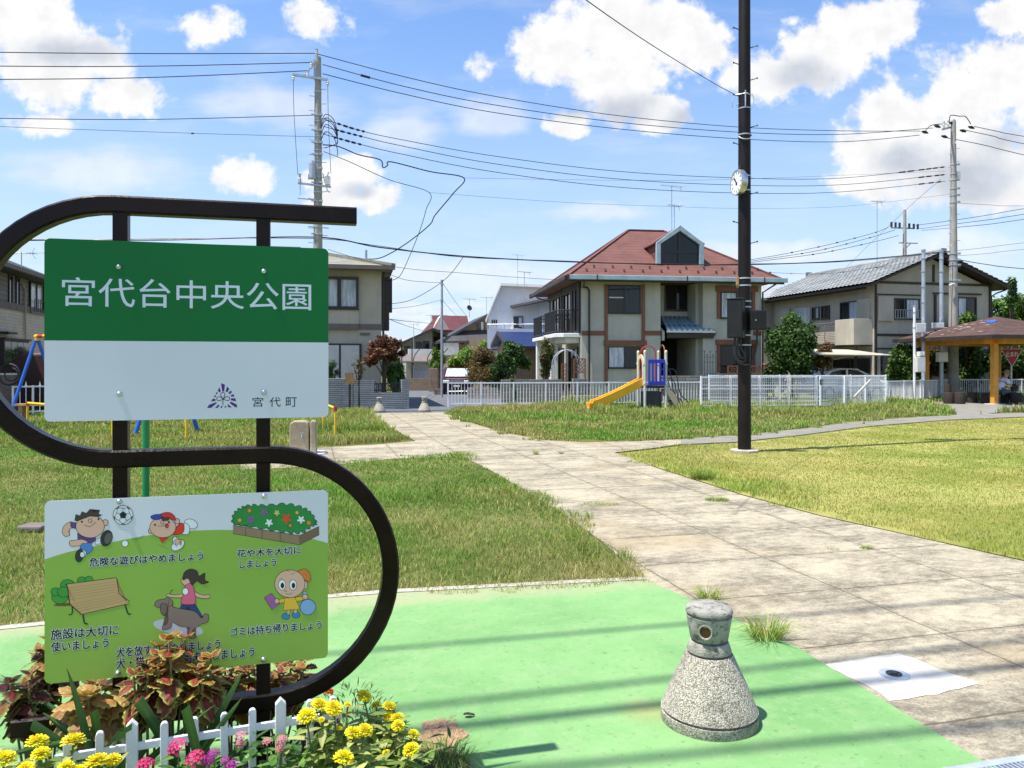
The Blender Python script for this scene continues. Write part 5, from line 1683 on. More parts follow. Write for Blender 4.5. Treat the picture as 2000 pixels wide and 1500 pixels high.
# walls: left block, right block, recessed middle
b = P.mb(); b.box(0, 0, 0, bx0, DEP, ez); b.build('wall', M['plaster'], RH)
b = P.mb(); b.box(bx1 + .17, 0, 0, wr, DEP, ez - .001); b.box(bx1 + .02, .5, 0, bx1 + .168, DEP - .01, ez - .003); b.build('wall', M['plaster'], RH)
z2 = P.hit(1300, 617, RC)[1]
b = P.mb(); b.box(bx0 + .001, RC, z2 - .5, bx1 + .021, RC + .3, ez - .002); b.build('wall', M['plaster'], RH)
b = P.mb(); b.box(bx0 + .001, RC + 1.4, 0, bx1 + .021, RC + 1.6, z2 - .2); b.box(bx0 + .001, .3, z2 - .52, bx1 + .019, RC + 1.5, z2 - .502); b.build('porch_back', M['inside_dark'], RH)
rr_ = lambda a, b_, c, d_, y=0.: P.rect(a, b_, c, d_, y)
# brown timber trim
def trim(*r, y=0., d=.07, mt='trim_brown', nm='timber_trim'):
    b = P.mb()
    for q in r:
        x0, z0, x1, z1 = P.rect(*q, y)
        b.box(x0, y - d, z0, x1, y + .02, z1)
    return b.build(nm, M[mt], RH, bevel=.006)
trim((1180.5, 556, 1186.5, 665), (1253, 556, 1259, 665))
trim((1180.5, 674.7, 1186.5, 752), (1253, 674.7, 1259, 752))
trim((1179, 665, 1262, 674.5), d=.12)
trim((1136.2, 646, 1180.4, 655), (1259.2, 646, 1289.5, 655), d=.04)
trim((1383, 646, 1398, 655), (1471, 646, 1486.8, 655), d=.04)
trim((1397.5, 559.5, 1478.5, 569.5), d=.13); trim((1400, 569.6, 1406, 622), (1468, 569.6, 1474, 622), d=.07)
trim((1397.5, 663.5, 1478.5, 673.5), d=.13); trim((1400, 673.6, 1406, 727), (1468, 673.6, 1474, 727), d=.07)
# windows
win(P, rr_(1187, 557, 1251, 612), 0, .05, .05, 2, 1, 'alu_dark', ['glass_dark', 'glass'])
b = P.mb(); x0, z0, x1, z1 = rr_(1188.5, 580, 1217, 582.2); b.box(x0, -.03, z0, x1, 0, z1); b.build('window_bar', M['alu_silver'], RH)
win(P, rr_(1187.5, 676.5, 1250.5, 719), 0, .045, .05, 2, 1, 'alu_dark', ['glass_curtain', 'glass'])
win(P, rr_(1407, 570.5, 1467.5, 622), 0, .05, .05, 2, 1, 'alu_dark', ['glass_curtain', 'glass'])
win(P, rr_(1407, 674, 1467.5, 727), 0, .05, .05, 2, 1, 'alu_dark', 'glass_dark')
win(P, P.rect(1298, 552, 1365.5, 607, RC), RC, .06, .06, 3, 1, 'alu_dark', ['inside_dark', 'glass', 'glass_dark'])
# roof
zt = P.hit(1300, 541, -.75)[1]
roof = P.mb()
ox = .75
ri = P.hit(1226, 451, 4.0); rj = P.hit(1286, 453, 4.0)
hip_roof(roof, -ox, wr + ox * .75, -ox, DEP + ox, zt, ri[0], rj[0] + .25, 3.9, ri[1], .12)
ro = roof.build('roof', M['roof_red'], RH)
# raised hip and ridge caps
cap = P.mb()
for a_, c_ in (((-ox, -ox, zt), (ri[0], 3.9, ri[1])), ((wr + ox * .75, -ox, zt), (rj[0] + .25, 3.9, ri[1])), ((-ox, DEP + ox, zt), (ri[0], 3.9, ri[1])), ((ri[0], 3.9, ri[1]), (rj[0] + .25, 3.9, ri[1]))):
    cap.bar(Vector(a_) + Vector((0, 0, .03)), Vector(c_) + Vector((0, 0, .03)), .13, .06)
cap.build('ridge_cap', pm('roof_red_plain', (.15, .05, .04), .75, .2, 4), ro)
sg = P.mb()
sl_ = (ri[1] - zt) / (3.9 + ox)
for k in range(21):
    x = -ox + .9 + k * (wr + .1) / 20; y = -ox + (.75 if k % 2 else .40)
    z = zt + (y + ox) * sl_
    sg.ext([(y - .05, z), (y + .05, z + .03), (y + .05, z + .12), (y, z + .12)], x - .035, x + .035, axis='x')
sg.build('snow_guards', M['trim_dark'], ro)
gt = P.mb()
gx0, gx1 = P.hit(1110, 545, -ox - .08)[0], P.hit(1538, 553, -ox - .08)[0]
gt.box(gx0, -ox - .14, zt - .17, gx1, -ox - .005, zt + .03); gt.build('gutter', M['trim_bluegrey'], RH, bevel=.02)
gt = P.mb()
for x in (gx0 + .01, gx0 + 1.25, (gx0 + gx1) / 2 + .3, gx1 - 1.1): gt.box(x - .025, -ox - .15, zt - .18, x + .025, -ox - .002, zt + .035)
gt.box(gx0 + .05, -ox + .003, zt - .24, gx1 - .1, -ox + .05, zt - .122); gt.build('gutter_bracket', M['trim_dark'], RH)
gt = P.mb(); gt.box(-ox - .14, -ox + .1, zt - .17, -ox - .002, DEP + ox, zt + .03); gt.box(-ox - .16, DEP + ox - .2, zt - .18, -ox - .0, DEP + ox + .3, zt + .035); gt.build('gutter', M['trim_dark'], RH, bevel=.02)
x1 = P.hit(1150, 600)[0]
for q in ([(.02, -.5, zt - .2), (.05, -.12, zt - .42), (x1 - .1, -.1, zt - .43), (x1, -.08, zt - .55), (x1, -.08, 0)], [(wr + .45, -.6, zt - .18), (wr + .02, -.1, zt - .55), (wr + .02, -.08, 0)], [(-.6, DEP + .3, zt - .2), (-.1, DEP - .8, zt - .5), (-.06, DEP - .9, 1)]):
    dp = P.mb(); dp.tube(q, .04, 8); dp.build('downspout', M['alu_dark'], RH)
# dormer
yd = -ox + 1.15
dx0, dz0 = P.hit(1282, 517, yd); dx1, _ = P.hit(1372, 517, yd)
dxa, dza = P.hit(1327, 443, yd); dze = P.hit(1282, 474, yd)[1]
dz0 -= .05
b = P.mb(); b.ext([(dx0 + .03, dz0), (dx1 - .03, dz0), (dx1 - .03, dze), (dxa, dza - .05), (dx0 + .03, dze)], yd + .05, yd + 3.4); dm = b.build('dormer', M['roof_red_plain'] if 'roof_red_plain' in M else M['trim_brown'], RH)
b = P.mb(); slab_roof(b, [(dx0 - .1, yd, dze + .02), (dxa, yd, dza + .03), (dxa, yd + 4.2, dza + .03), (dx0 - .1, yd + 4.2, dze + .02)], .07); slab_roof(b, [(dxa + .001, yd, dza + .03), (dx1 + .1, yd, dze + .02), (dx1 + .1, yd + 4.2, dze + .02), (dxa + .001, yd + 4.2, dza + .03)], .07); b.build('dormer_roof', M['roof_red'], dm)
fb_ = P.mb(); fw = .17
outl = [(dx0 - .03, dz0), (dx0 - .03, dze), (dxa, dza + .06), (dx1 + .03, dze), (dx1 + .03, dz0)]
inn = [(dx0 + fw, dz0), (dx0 + fw, dze - .06), (dxa, dza - fw * 1.15), (dx1 - fw, dze - .06), (dx1 - fw, dz0)]
for i in range(4): fb_.ext([outl[i], outl[i + 1], inn[i + 1], inn[i]], yd - .12, yd + .06)
fb_.build('dormer_frame', M['trim_bluegrey'], dm, bevel=.015)
b = P.mb(); b.ext(inn, yd + .045, yd + .049); b.build('dormer_glass', M['glass_dark'], dm)
b = P.mb(); b.box(dxa - .06, yd, dz0, dxa + .06, yd + .044, dza - fw * 1.2); zm = dz0 + (dze - dz0) * .62; b.box(dx0 + fw, yd + .005, zm - .05, dx1 - fw, yd + .043, zm + .05); b.box(dx0 + fw, yd + .003, dz0, dx1 - fw, yd + .042, dz0 + .16); b.build('dormer_bars', M['alu_dark'], dm)
# awning over the porch
x0, za = P.hit(1291, 619, RC - .02); x1 = P.hit(1366, 619, RC)[0]
ax0, az_ = P.hit(1306, 645, -.12); ax1 = P.hit(1398, 646, -.12)[0]
b = P.mb(); nx, ny = 72, 5; vs, fs = [], []
for j in range(ny + 1):
    t = j / ny
    for i in range(nx + 1):
        u = i / nx
        xx = (x0 - .02) * (1 - t) + (ax0 - .08) * t; xx2 = (x1 + .02) * (1 - t) + (ax1 - .05) * t
        vs.append((xx + (xx2 - xx) * u, RC - .02 - (RC + .14) * t, za + (az_ - za) * t + .035 * math.sin(2 * math.pi * 9 * u)))
for j in range(ny):
    for i in range(nx): fs.append((j * (nx + 1) + i, j * (nx + 1) + i + 1, (j + 1) * (nx + 1) + i + 1, (j + 1) * (nx + 1) + i))
b.add(vs, fs); aw = b.build('awning', M['corrugated_blue'], RH, smooth=True)
sm = aw.modifiers.new('thick', 'SOLIDIFY'); sm.thickness = .03
b = P.mb()
for i in range(9):
    u = (i + .25) / 9; xx = (ax0 - .08) + (ax1 + .03 - ax0) * u; b.tube([(xx, -.10, az_ + .01), (xx, -.19, az_ - .025)], .07, 10)
b.box(ax0 - .1, -.17, az_ - .10, ax1 - .03, -.13, az_ - .02); b.build('awning_edge', M['plaster_white'], aw)
b = P.mb(); b.box(ax0 - .06, -.12, az_ - .34, ax1 - .08, RC - .01, az_ - .13); b.build('awning_box', M['trim_dark'], aw)
b = P.mb(); xw = bx0 + .07; b.ext([(RC - .01, za - .06), (RC - .01, az_ - .5), (-.05, az_ - .45), (-.05, az_ - .05)], xw, xw + .1, axis='x'); b.build('awning_cheek', M['plaster'], aw)
# left side: balcony on columns
PLm = Matrix.Rotation(-math.pi / 2, 4, 'Z')
PL_ = Plane(RH, PLm)
zs = P.hit(1120, 651, .3)[1]
for nm, ya, yb, pj in (('balcony', .15, 3.2, 1.12), ('balcony', 4.1, 7.0, 1.0)):
    b = P.mb(); b.ext([(-pj, ya + .35), (-pj + .35, ya), (-.002, ya), (-.002, yb), (-pj, yb)], zs - .18, zs, axis='z'); b.ext([(-pj + .3, ya + .6), (-pj + .5, ya + .25), (-.003, ya + .25), (-.003, yb - .1), (-pj + .3, yb - .1)], zs - .42, zs - .181, axis='z')
    bo = b.build(nm, M['plaster_white'], RH, bevel=.02)
    b = P.mb(); zr = zs + 1.02
    for z, w_ in ((zr, .06), (zs + .1, .04)): b.tube([(-.03, ya + .04, z), (-pj + .37, ya + .04, z), (-pj + .05, ya + .38, z), (-pj + .05, yb - .05, z), (-.03, yb - .05, z)], w_ / 2, 6)
    pts = [(-.03, ya + .04), (-pj + .37, ya + .04), (-pj + .05, ya + .38), (-pj + .05, yb - .05)]
    for i in range(3):
        a_, c_ = Vector((*pts[i], 0)), Vector((*pts[i + 1], 0)); n = max(2, int((c_ - a_).length / .11))
        for k in range(n): q = a_ + (c_ - a_) * k / n; b.tube([(q.x, q.y, zs + .05), (q.x, q.y, zr)], .014, 5)
    b.build('railing', M['dark_metal'], bo)
b = P.mb(); b.box(-1.0, 1.9, 0, -.65, 2.25, zs - .2); b.box(-1.06, 1.84, zs - .55, -.59, 2.31, zs - .43); b.build('column', M['plaster_white'], RH, bevel=.02)
b = P.mb(); b.box(-.9, 6.2, 0, -.6, 6.5, zs - .2); b.build('column', M['plaster_white'], RH, bevel=.02)
for (ya, yb, z0, z1, gm) in ((.25, 1.1, zs + .05, zs + 2.1, ['glass_dark', 'glass_curtain']), (1.9, 3.6, zs + .05, zs + 2.05, 'glass_dark'), (4.6, 6.3, zs + .05, zs + 2.05, ['glass', 'glass_dark']), (.5, 2.4, .4, 2.4, 'glass_dark'), (3.6, 6., .4, 2.4, 'glass_dark')):
    win(PL_, (-yb, z0, -ya, z1), 0, .09, .08, 2, 1, 'alu_dark', gm)
b = P.mb()
for y in (.12, 1.5, 3.85): b.box(-.10, y, zs, -.001, y + .22, zt - .15)
b.box(-.08, 0.02, zt - .45, -.001, DEP - .05, zt - .13); b.build('corner_post', M['trim_dark'], RH)

# ================= house with the grey tiled gable roof (right)
g0 = W(1707, 714, 36.0)
GH = thing('gable_house', 'two storey beige house with a pale grey tiled gable roof and dark timber bands', 'house', (g0.x, g0.y, 0), R(13.4))
P = Plane(GH)
gw = P.hit(1933, 600)[0]; gl = 9.0
xa, za = P.hit(1839, 494, -.6); zel = P.hit(1704, 555, -.6)[1]; xer, zer = P.hit(1974, 561, -.6)
xel = P.hit(1698, 556, -.6)[0]
sR = (za - zer) / (xer - xa); sL = (za - zel) / (xa - xel)
zl, zr_ = za - (xa - 0) * sL - .22, za - (gw - xa) * sR - .22
b = P.mb(); b.ext([(0, 0), (gw, 0), (gw, zr_), (xa, za - .2), (0, zl)], 0, gl); b.build('wall', M['plaster_warm'], GH)


def tiled(P, pa, pb, pc, pd, nc, nr, mat, name, root, amp=.026):
    """tiled roof plane: pa-pb lower edge, pd-pc upper edge, rows of rounded tiles"""
    pa, pb, pc, pd = map(Vector, (pa, pb, pc, pd))
    nrm = (pb - pa).cross(pd - pa).normalized()
    if nrm.z < 0: nrm = -nrm
    b = P.mb(); vs, fs = [], []
    sub = 5; nx = nc * sub
    rows = []
    for j in range(nr):
        for e in (0, 1):
            t = (j + e * .98) / nr
            rows.append((t, (.0 if e else .045)))
    for t, off in rows:
        for i in range(nx + 1):
            u = i / nx
            p = (pa * (1 - u) + pb * u) * (1 - t) + (pd * (1 - u) + pc * u) * t
            ph = (i % sub) / sub
            w_ = amp * (math.sin(math.pi * ph * 1.6) if ph < .62 else -.5 * math.sin(math.pi * (ph - .62) / .38))
            vs.append(p + nrm * (w_ + off))
    for j in range(len(rows) - 1):
        for i in range(nx): fs.append((j * (nx + 1) + i, j * (nx + 1) + i + 1, (j + 1) * (nx + 1) + i + 1, (j + 1) * (nx + 1) + i))
    b.add(vs, fs)
    return b.build(name, mat, root)
pm('kawara', (.27, .28, .275), .6, .25, 1.2, .15, 30, col2=(.18, .18, .185), c2=.5)
b = P.mb(); slab_roof(b, [(xel, -.6, zel), (xa, -.6, za), (xa, gl + .6, za), (xel, gl + .6, zel)], .10); slab_roof(b, [(xa + .001, -.6, za), (xer, -.6, zer), (xer, gl + .6, zer), (xa + .001, gl + .6, za)], .10); rf = b.build('roof', M['trim_dark'], GH)
tiled(P, (xel - .05, gl + .6, zel + .04), (xel - .05, -.66, zel + .04), (xa, -.66, za + .05), (xa, gl + .6, za + .05), 34, 14, M['kawara'], 'roof_tiles', rf)
tiled(P, (xer + .05, -.66, zer + .04), (xer + .05, gl + .6, zer + .04), (xa, gl + .6, za + .05), (xa, -.66, za + .05), 34, 14, M['kawara'], 'roof_tiles', rf)
b = P.mb(); b.box(xa - .1, -.7, za + .02, xa + .1, gl + .65, za + .13); b.tube([(xa, -.72, za + .14), (xa, gl + .67, za + .14)], .08, 8); b.box(xa - .14, -.76, za - .02, xa + .14, -.70, za + .2); b.box(xa - .2, gl + .65, za - .02, xa + .2, gl + .71, za + .3); b.build('ridge', M['kawara'], rf)
def gtrim(*r, y=0., d=.05, mt='trim_dark', pl=P):
    b = pl.mb()
    for q in r:
        x0, z0, x1, z1 = pl.rect(*q, y); b.box(x0, y - d, z0, x1, y + .02, z1)
    b.build('timber_band', M[mt], GH)
gtrim((1713, 552, 1932, 556.5)); gtrim((1709, 574.5, 1797, 577)); gtrim((1822, 572.5, 1915, 575.5), d=.09); gtrim((1709, 652, 1800, 656.5)); gtrim((1708, 554, 1711.5, 760), d=.06); gtrim((1821, 517, 1824.5, 551)); gtrim((1823.5, 575.6, 1828, 632)); gtrim((1931, 556.6, 1935, 720), d=.06); gtrim((1709, 679.5, 1800, 682))
win(P, P.rect(1743, 583, 1795, 623), 0, .06, .07, 2, 1, 'alu_dark', ['glass', 'glass_curtain'])
b = P.mb(); x0, z0, x1, z1 = P.rect(1744, 606, 1794, 622)
for k in range(11): b.tube([(x0 + (x1 - x0) * k / 10, -.16, z0), (x0 + (x1 - x0) * k / 10, -.16, z1)], .012, 5)
for z in (z0, z1): b.tube([(x0, -.16, z), (x1, -.16, z)], .016, 5); b.tube([(x0, -.16, z), (x0, 0, z)], .014, 5); b.tube([(x1, -.16, z), (x1, 0, z)], .014, 5)
b.build('window_railing', M['alu_silver'], GH)
b = P.mb(); x0, z0, x1, z1 = P.rect(1713, 579, 1742, 627); b.box(x0, -.13, z0, x1, .01, z1); b.build('shutter_box', M['plaster_warm'], GH, bevel=.01)
win(P, P.rect(1868, 580, 1906, 622), 0, .07, .07, 2, 1, 'alu_dark', ['glass_curtain', 'glass'])
win(P, P.rect(1716, 690, 1740, 745), 0, .06, .05, 1, 1, 'alu_silver', 'glass')
PG = Plane(GH, PLm)
for q, cols, gm, fm in (((1587, 600, 1601, 623.5), 2, ['glass', 'glass_curtain'], 'alu_dark'), ((1605, 597, 1621, 622.5), 2, ['glass_dark', 'glass'], 'alu_dark'), ((1642, 589, 1677, 653), 2, ['glass', 'glass_curtain'], 'alu_dark'), ((1554, 602, 1583, 632), 2, 'glass_curtain', 'alu_silver'), ((1628, 700, 1700, 752), 2, 'glass_dark', 'alu_dark')):
    win(PG, PG.rect(*q), 0, .05, .06, cols, 1, fm, gm)
b = PG.mb(); x0, z0, x1, z1 = PG.rect(1678, 584, 1700, 627); b.box(x0, -.14, z0, x1, .01, z1); b.build('shutter_box', M['plaster_warm'], GH, bevel=.01)
b = PG.mb(); x0, z0, x1, z1 = PG.rect(1529, 604, 1546, 640); b.box(x0, -.14, z0, x1, .01, z1); b.build('shutter_box', M['plaster_warm'], GH, bevel=.01)
# balcony along the left wall
xb0, zb0 = PG.hit(1584, 661); xb1, zb1 = PG.hit(1704, 668)
zsl = PG.hit(1690, 672)[1] + .05
b = PG.mb(); b.box(xb0, -1.0, zsl - .16, xb1, -.002, zsl); bo = b.build('balcony', M['trim_dark'], GH)
b = PG.mb(); xk = xb1 - 1.35
b.box(xk, -1.03, zsl - .1, xb1 + .02, -.98, zsl + 1.12); b.box(xb1 - .03, -.979, zsl - .1, xb1 + .021, -.003, zsl + 1.12); b.build('balcony_panel', M['plaster_warm'], bo, bevel=.01)
b = PG.mb()
for z in (zsl + 1.0, zsl + .06): b.tube([(xb0, -.98, z), (xk, -.98, z)], .025, 6)
for k in range(5): x = xb0 + (xk - xb0) * k / 4; b.tube([(x, -.98, zsl), (x, -.98, zsl + 1.0)], .022, 6)
for k in range(9): z = zsl + .15 + .085 * k; b.box(xb0, -.985, z, xk, -.975, z + .03)
b.build('railing', M['trim_taupe'], bo)
for xq in (xb0, xb1 - .12): b = PG.mb(); b.box(xq, -.9, 0, xq + .1, -.8, zsl - .16); b.build('balcony_post', M['trim_dark'], bo)
b = P.mb(); b.tube([(-.5, -.1, zel - .12), (-.45, gl + .5, zel - .14)], .05, 8); b.build('gutter', M['trim_dark'], GH); b = P.mb(); b.tube([(gw + .65, -.3, zer - .1), (gw + .3, -.1, zer - .25), (gw + .06, -.05, zer - .4), (gw + .06, -.05, 0)], .035, 8); b.build('downspout', M['trim_dark'], GH)

# small tiled outbuilding between the two houses
c0 = W(1490, 714, 44)
OB = thing('tiled_outbuilding', 'grey house with low tiled roof squeezed behind the red roofed house', 'house', (c0.x, c0.y, 0), R(13))
P = Plane(OB)
x1 = P.hit(1532, 600)[0]; zt_ = P.hit(1500, 584)[1]
b = P.mb(); b.box(0, 0, 0, x1 + 1.5, 5, zt_); b.build('wall', M['plaster_grey'], OB)
b = P.mb(); hip_roof(b, -.6, x1 + 2.2, -.6, 5.6, zt_, 1.2, x1 + .4, 2.5, zt_ + 1.1, .12); b.build('roof', M['roof_grey'], OB)
win(P, P.rect(1496, 640, 1505, 690), 0, .05, .05, 1, 1, 'alu_dark', 'glass')

# ================= house behind the sign's right edge
b0 = W(745, 714, 29.0)
BH = thing('hip_roof_house', 'two storey cream house with grey green tiled hip roof beside the name panel', 'house', (b0.x, b0.y, 0), R(11.5))
P = Plane(BH)
bw = 9.5
zt_ = P.hit(720, 529)[1]
b = P.mb(); b.box(-bw, 0, 0, 0, 7.5, zt_); b.build('wall', M['plaster_warm'], BH)
ex, ez_ = P.hit(768.5, 520.5, -.6)
b = P.mb(); hip_roof(b, -bw - .6, ex, -.6, 8.1, ez_, -bw + 3.2, -3.2, 3.7, ez_ + 1.12, .1); rf = b.build('roof', M['roof_greentile'], BH)
b = P.mb()
b.bar((ex, -.6, ez_ + .06), (-3.2, 3.7, ez_ + 1.16), .2, .12); b.bar((-bw - .6, -.6, ez_ + .06), (-bw + 3.2, 3.7, ez_ + 1.16), .2, .12); b.bar((-bw + 3.2, 3.7, ez_ + 1.18), (-3.2, 3.7, ez_ + 1.18), .2, .14); b.build('ridge', pm('ridge_greentile', (.2, .2, .16), .7, .2, 4), rf)
b = P.mb(); b.box(-bw - .7, -.72, ez_ - .13, ex + .06, -.605, ez_ + .02); b.box(-bw - .5, -.58, ez_ - .2, ex - .03, -.55, ez_ - .101); b.build('gutter', M['trim_taupe'], BH)
b = P.mb(); x0, z0, x1, z1 = P.rect(600, 633, 700, 644); b.box(-bw, -.14, z0, x1, -.0, z1); x0, z0, x1, z1 = P.rect(705, 633, 746, 644); b.box(x0 - .15, -.03, z0, .03, .01, z1); b.build('storey_band', M['trim_taupe'], BH)
x0, z0, x1, z1 = P.rect(610, 604, 700.5, 632.5); b = P.mb(); b.box(-bw + .5, -.10, z0, x1, .01, z1); b.build('wall_bay', M['plaster_warm'], BH)
x0, z0, x1, z1 = P.rect(645, 541, 700.5, 604); win(P, (x0 - 1.1, z0, x1, z1), 0, .10, .14, 3, 1, 'alu_dark', ['glass_curtain'] * 3, mid=.14)
x0, z0, x1, z1 = P.rect(600, 674, 704.5, 745); b = P.mb(); b.box(x0, -.05, z0, x1, .01, z1); sh = b.build('shutter_door', M['shutter_white'], BH)
b = P.mb()
n = 22
for k in range(n): b.box(x0 + .04, -.062, z0 + (z1 - z0) * k / n, x1 - .06, -.049, z0 + (z1 - z0) * (k + .72) / n)
b.build('shutter_slats', M['shutter_white'], sh)
b = P.mb(); xm = P.hit(664, 700)[0]; b.box(xm - .035, -.07, z0, xm + .035, -.04, z1); b.box(x1 - .05, -.07, z0, x1 + .03, -.04, z1); b.box(x0, -.07, z1, x1 + .03, -.04, z1 + .06); b.build('shutter_frame', M['alu_dark'], sh)
b = P.mb(); x0, z0, x1, z1 = P.rect(703, 650, 722.5, 654.5); b.box(x0, -.06, z0, x1, .01, z1); b.build('vent', M['trim_taupe'], BH)
b = P.mb(); b.tube([(.1, -.1, ez_ - .15), (.07, .02, ez_ - .35), (.07, .05, 0)], .045, 8); b.box(.0, .2, 2.9, .3, .9, ez_ - .3); b.box(.0, .4, 3.6, .42, .8, 4.9); b.build('downspout', M['trim_dark'], BH)
b = P.mb(); b.tube([(.35, 1.2, ez_ - .3), (.45, 1.3, ez_ - .2)], .02, 6); c1 = P.hit(715, 497, 2.); b.tube([(c1[0], 2, c1[1] - .8), (c1[0], 2, c1[1] + .18)], .05, 8); b.build('vent_pipe', M['galvanised'], BH)

# ================= house at the far left
a0 = W(-60, 714, 24.3)
AH = thing('cream_house', 'cream tiled house with brown upper storey behind the swing', 'house', (-17.75, 24.6, 0), R(14.6))
PR = Plane(AH, Matrix.Rotation(math.pi / 2, 4, 'Z'))
zt_ = PR.hit(40, 536)[1]
zb_ = PR.hit(40, 608)[1]
Lh = 11.5
b = MB(); b.box(-8, -3, 0, 0, Lh, zb_); b.build('wall', M['wall_cream_tile'], AH)
b = MB(); b.box(-7.98, -2.98, zb_ + .25, .0, Lh - .02, zt_); b.build('upper_wall', M['siding_grey'], AH)
b = MB(); b.box(-8.05, -3.05, zb_ + .001, .06, Lh + .05, zb_ + .249); b.build('storey_band', M['trim_taupe'], AH)
b = MB(); hip_roof(b, -8.6, .65, -3.6, Lh + .6, zt_, -4.2, -3.8, 1.5, zt_ + 2.0, .14)
rf = b.build('roof', M['roof_slate'], AH)
b = MB(); b.box(.655, -3.6, zt_ - .12, .77, Lh + .6, zt_ + .03); b.build('gutter', M['trim_taupe'], AH)
for q in ((15.5, 538, 23, 598), (30, 541, 37, 601)): win(PR, PR.rect(*q), 0, .05, .05, 1, 1, 'alu_dark', 'glass')
wg = win(PR, PR.rect(56, 553, 83, 612), 0, .06, .08, 2, 1, 'alu_dark', 'glass_curtain')
b = PR.mb(); x0, z0, x1, z1 = PR.rect(57, 588, 90, 611)
b.tube([(x0, -.2, z1), (x1, -.2, z1)], .02, 5)
for k in range(10): b.tube([(x0 + (x1 - x0) * k / 9, -.2, z0), (x0 + (x1 - x0) * k / 9, -.2, z1)], .012, 4)
b.build('window_railing', M['dark_metal'], AH)
x0, z0, x1, z1 = PR.rect(-20, 664, 31, 725)
b = PR.mb(); b.box(x0, -.45, z0, x1, .0, z1); b.ext([(x0 - .05, z1), (x1 + .05, z1), (x1 + .05, z1 + .06), (x0 - .05, z1 + .06)], -.52, .0); bw_ = b.build('bay_window', M['trim_dark'], AH)
b = PR.mb(); n = 4
for k in range(n): b.box(x0 + .06 + (x1 - x0 - .06) * k / n, -.455, z0 + .08, x0 + (x1 - x0) * (k + 1) / n - .02, -.40, z1 - .08)
b.build('pane', M['glass'], bw_)
b = PR.mb(); xx = PR.hit(46, 600)[0]; b.tube([(xx - .3, -.06, zt_ - .4), (xx - .05, -.06, zt_ - .5), (xx, -.06, zt_ - .7), (xx, -.08, .3)], .035, 8); b.build('downspout', M['plaster_warm'], AH)
b = PR.mb(); x0, z0, x1, z1 = PR.rect(-5, 648, 14, 652); b.box(x0, -.35, z0, x1, .0, z1); b.build('eave_board', M['trim_dark'], AH)

# ================= houses down the street
def simple_house(name, label, px0, px1, py_top, d, depth, rz, wall, roof, ridge, over=.4, gable_front=False, cat='house'):
    c = W(px0, 714, d)
    t = thing(name, label, cat, (c.x, c.y, 0), rz)
    P = Plane(t)
    w = P.hit(px1, 714)[0]; z = P.hit(px0, py_top)[1]
    b = P.mb()
    if gable_front:
        b.ext([(0, 0), (w, 0), (w, z), (w / 2, z + ridge), (0, z)], 0, depth); b.build('wall', wall, t)
        b = P.mb(); zz = z - over * ridge / (w / 2)
        slab_roof(b, [(-over, -over, zz + .08), (w / 2, -over, z + ridge + .08), (w / 2, depth + over, z + ridge + .08), (-over, depth + over, zz + .08)], .12)
        slab_roof(b, [(w / 2 + .001, -over, z + ridge + .08), (w + over, -over, zz + .08), (w + over, depth + over, zz + .08), (w / 2 + .001, depth + over, z + ridge + .08)], .12)
    else:
        b.box(0, 0, 0, w, depth, z); b.build('wall', wall, t)
        b = P.mb(); hip_roof(b, -over, w + over, -over, depth + over, z, w * .3, w * .7, depth / 2, z + ridge, .15)
    b.build('roof', roof, t)
    return t, P, w, z


# white house with the steep lean-to gable
c0 = W(954, 714, 50)
WH = thing('white_house', 'white house with one sloping roof edge rising behind the hedge', 'house', (c0.x, c0.y, 0), R(-5))
P = Plane(WH)
x1, z1 = P.hit(977, 557); z0 = P.hit(954, 616)[1]
b = P.mb(); b.ext([(0, 0), (6.2, 0), (6.2, z1 - .3), (x1 + .05, z1 - .02), (0, z0)], 0, 7); b.build('wall', M['plaster_white'], WH)
b = P.mb(); slab_roof(b, [(-.15, -.4, z0 - .3), (x1 + .1, -.4, z1 + .1), (x1 + .1, 7.3, z1 + .1), (-.15, 7.3, z0 - .3)], .16); slab_roof(b, [(x1 + .102, -.4, z1 + .1), (6.5, -.4, z1 - .2), (6.5, 7.3, z1 - .2), (x1 + .102, 7.3, z1 + .1)], .16); b.build('roof', M['plaster_white'], WH)
b = P.mb(); x_, z_ = P.hit(956, 637); b.box(x_, -1.2, z_ - 1.5, 6.2, -.002, z_ - .25); bo = b.build('balcony', pm('wall_lilac', (.42, .44, .52), .8, .06, 2), WH)
b = P.mb(); b.tube([(x_, -1.18, z_ + .05), (6.2, -1.18, z_ + .05)], .04, 6)
for k in range(12): b.tube([(x_ + (6.2 - x_) * k / 11, -1.18, z_ - .25), (x_ + (6.2 - x_) * k / 11, -1.18, z_ + .05)], .025, 5)
b.build('railing', M['alu_silver'], bo)
for k in range(3): q = 960.5 + k * 4; win(P, P.rect(q, 625, q + 2.4, 634), 0, .03, .04, 1, 1, 'alu_dark', 'glass')
win(P, P.rect(1003, 618, 1022, 640), 0, .06, .05, 2, 1, 'alu_dark', ['glass', 'glass_curtain'])
b = P.mb(); xx, zz = P.hit(1000, 600); slab_roof(b, [(xx, -1.4, zz), (7.5, -1.4, zz + 1.2), (7.5, 0, zz + 1.25), (xx, 0, zz + .05)], .14); b.build('lean_roof', M['trim_taupe'], WH)
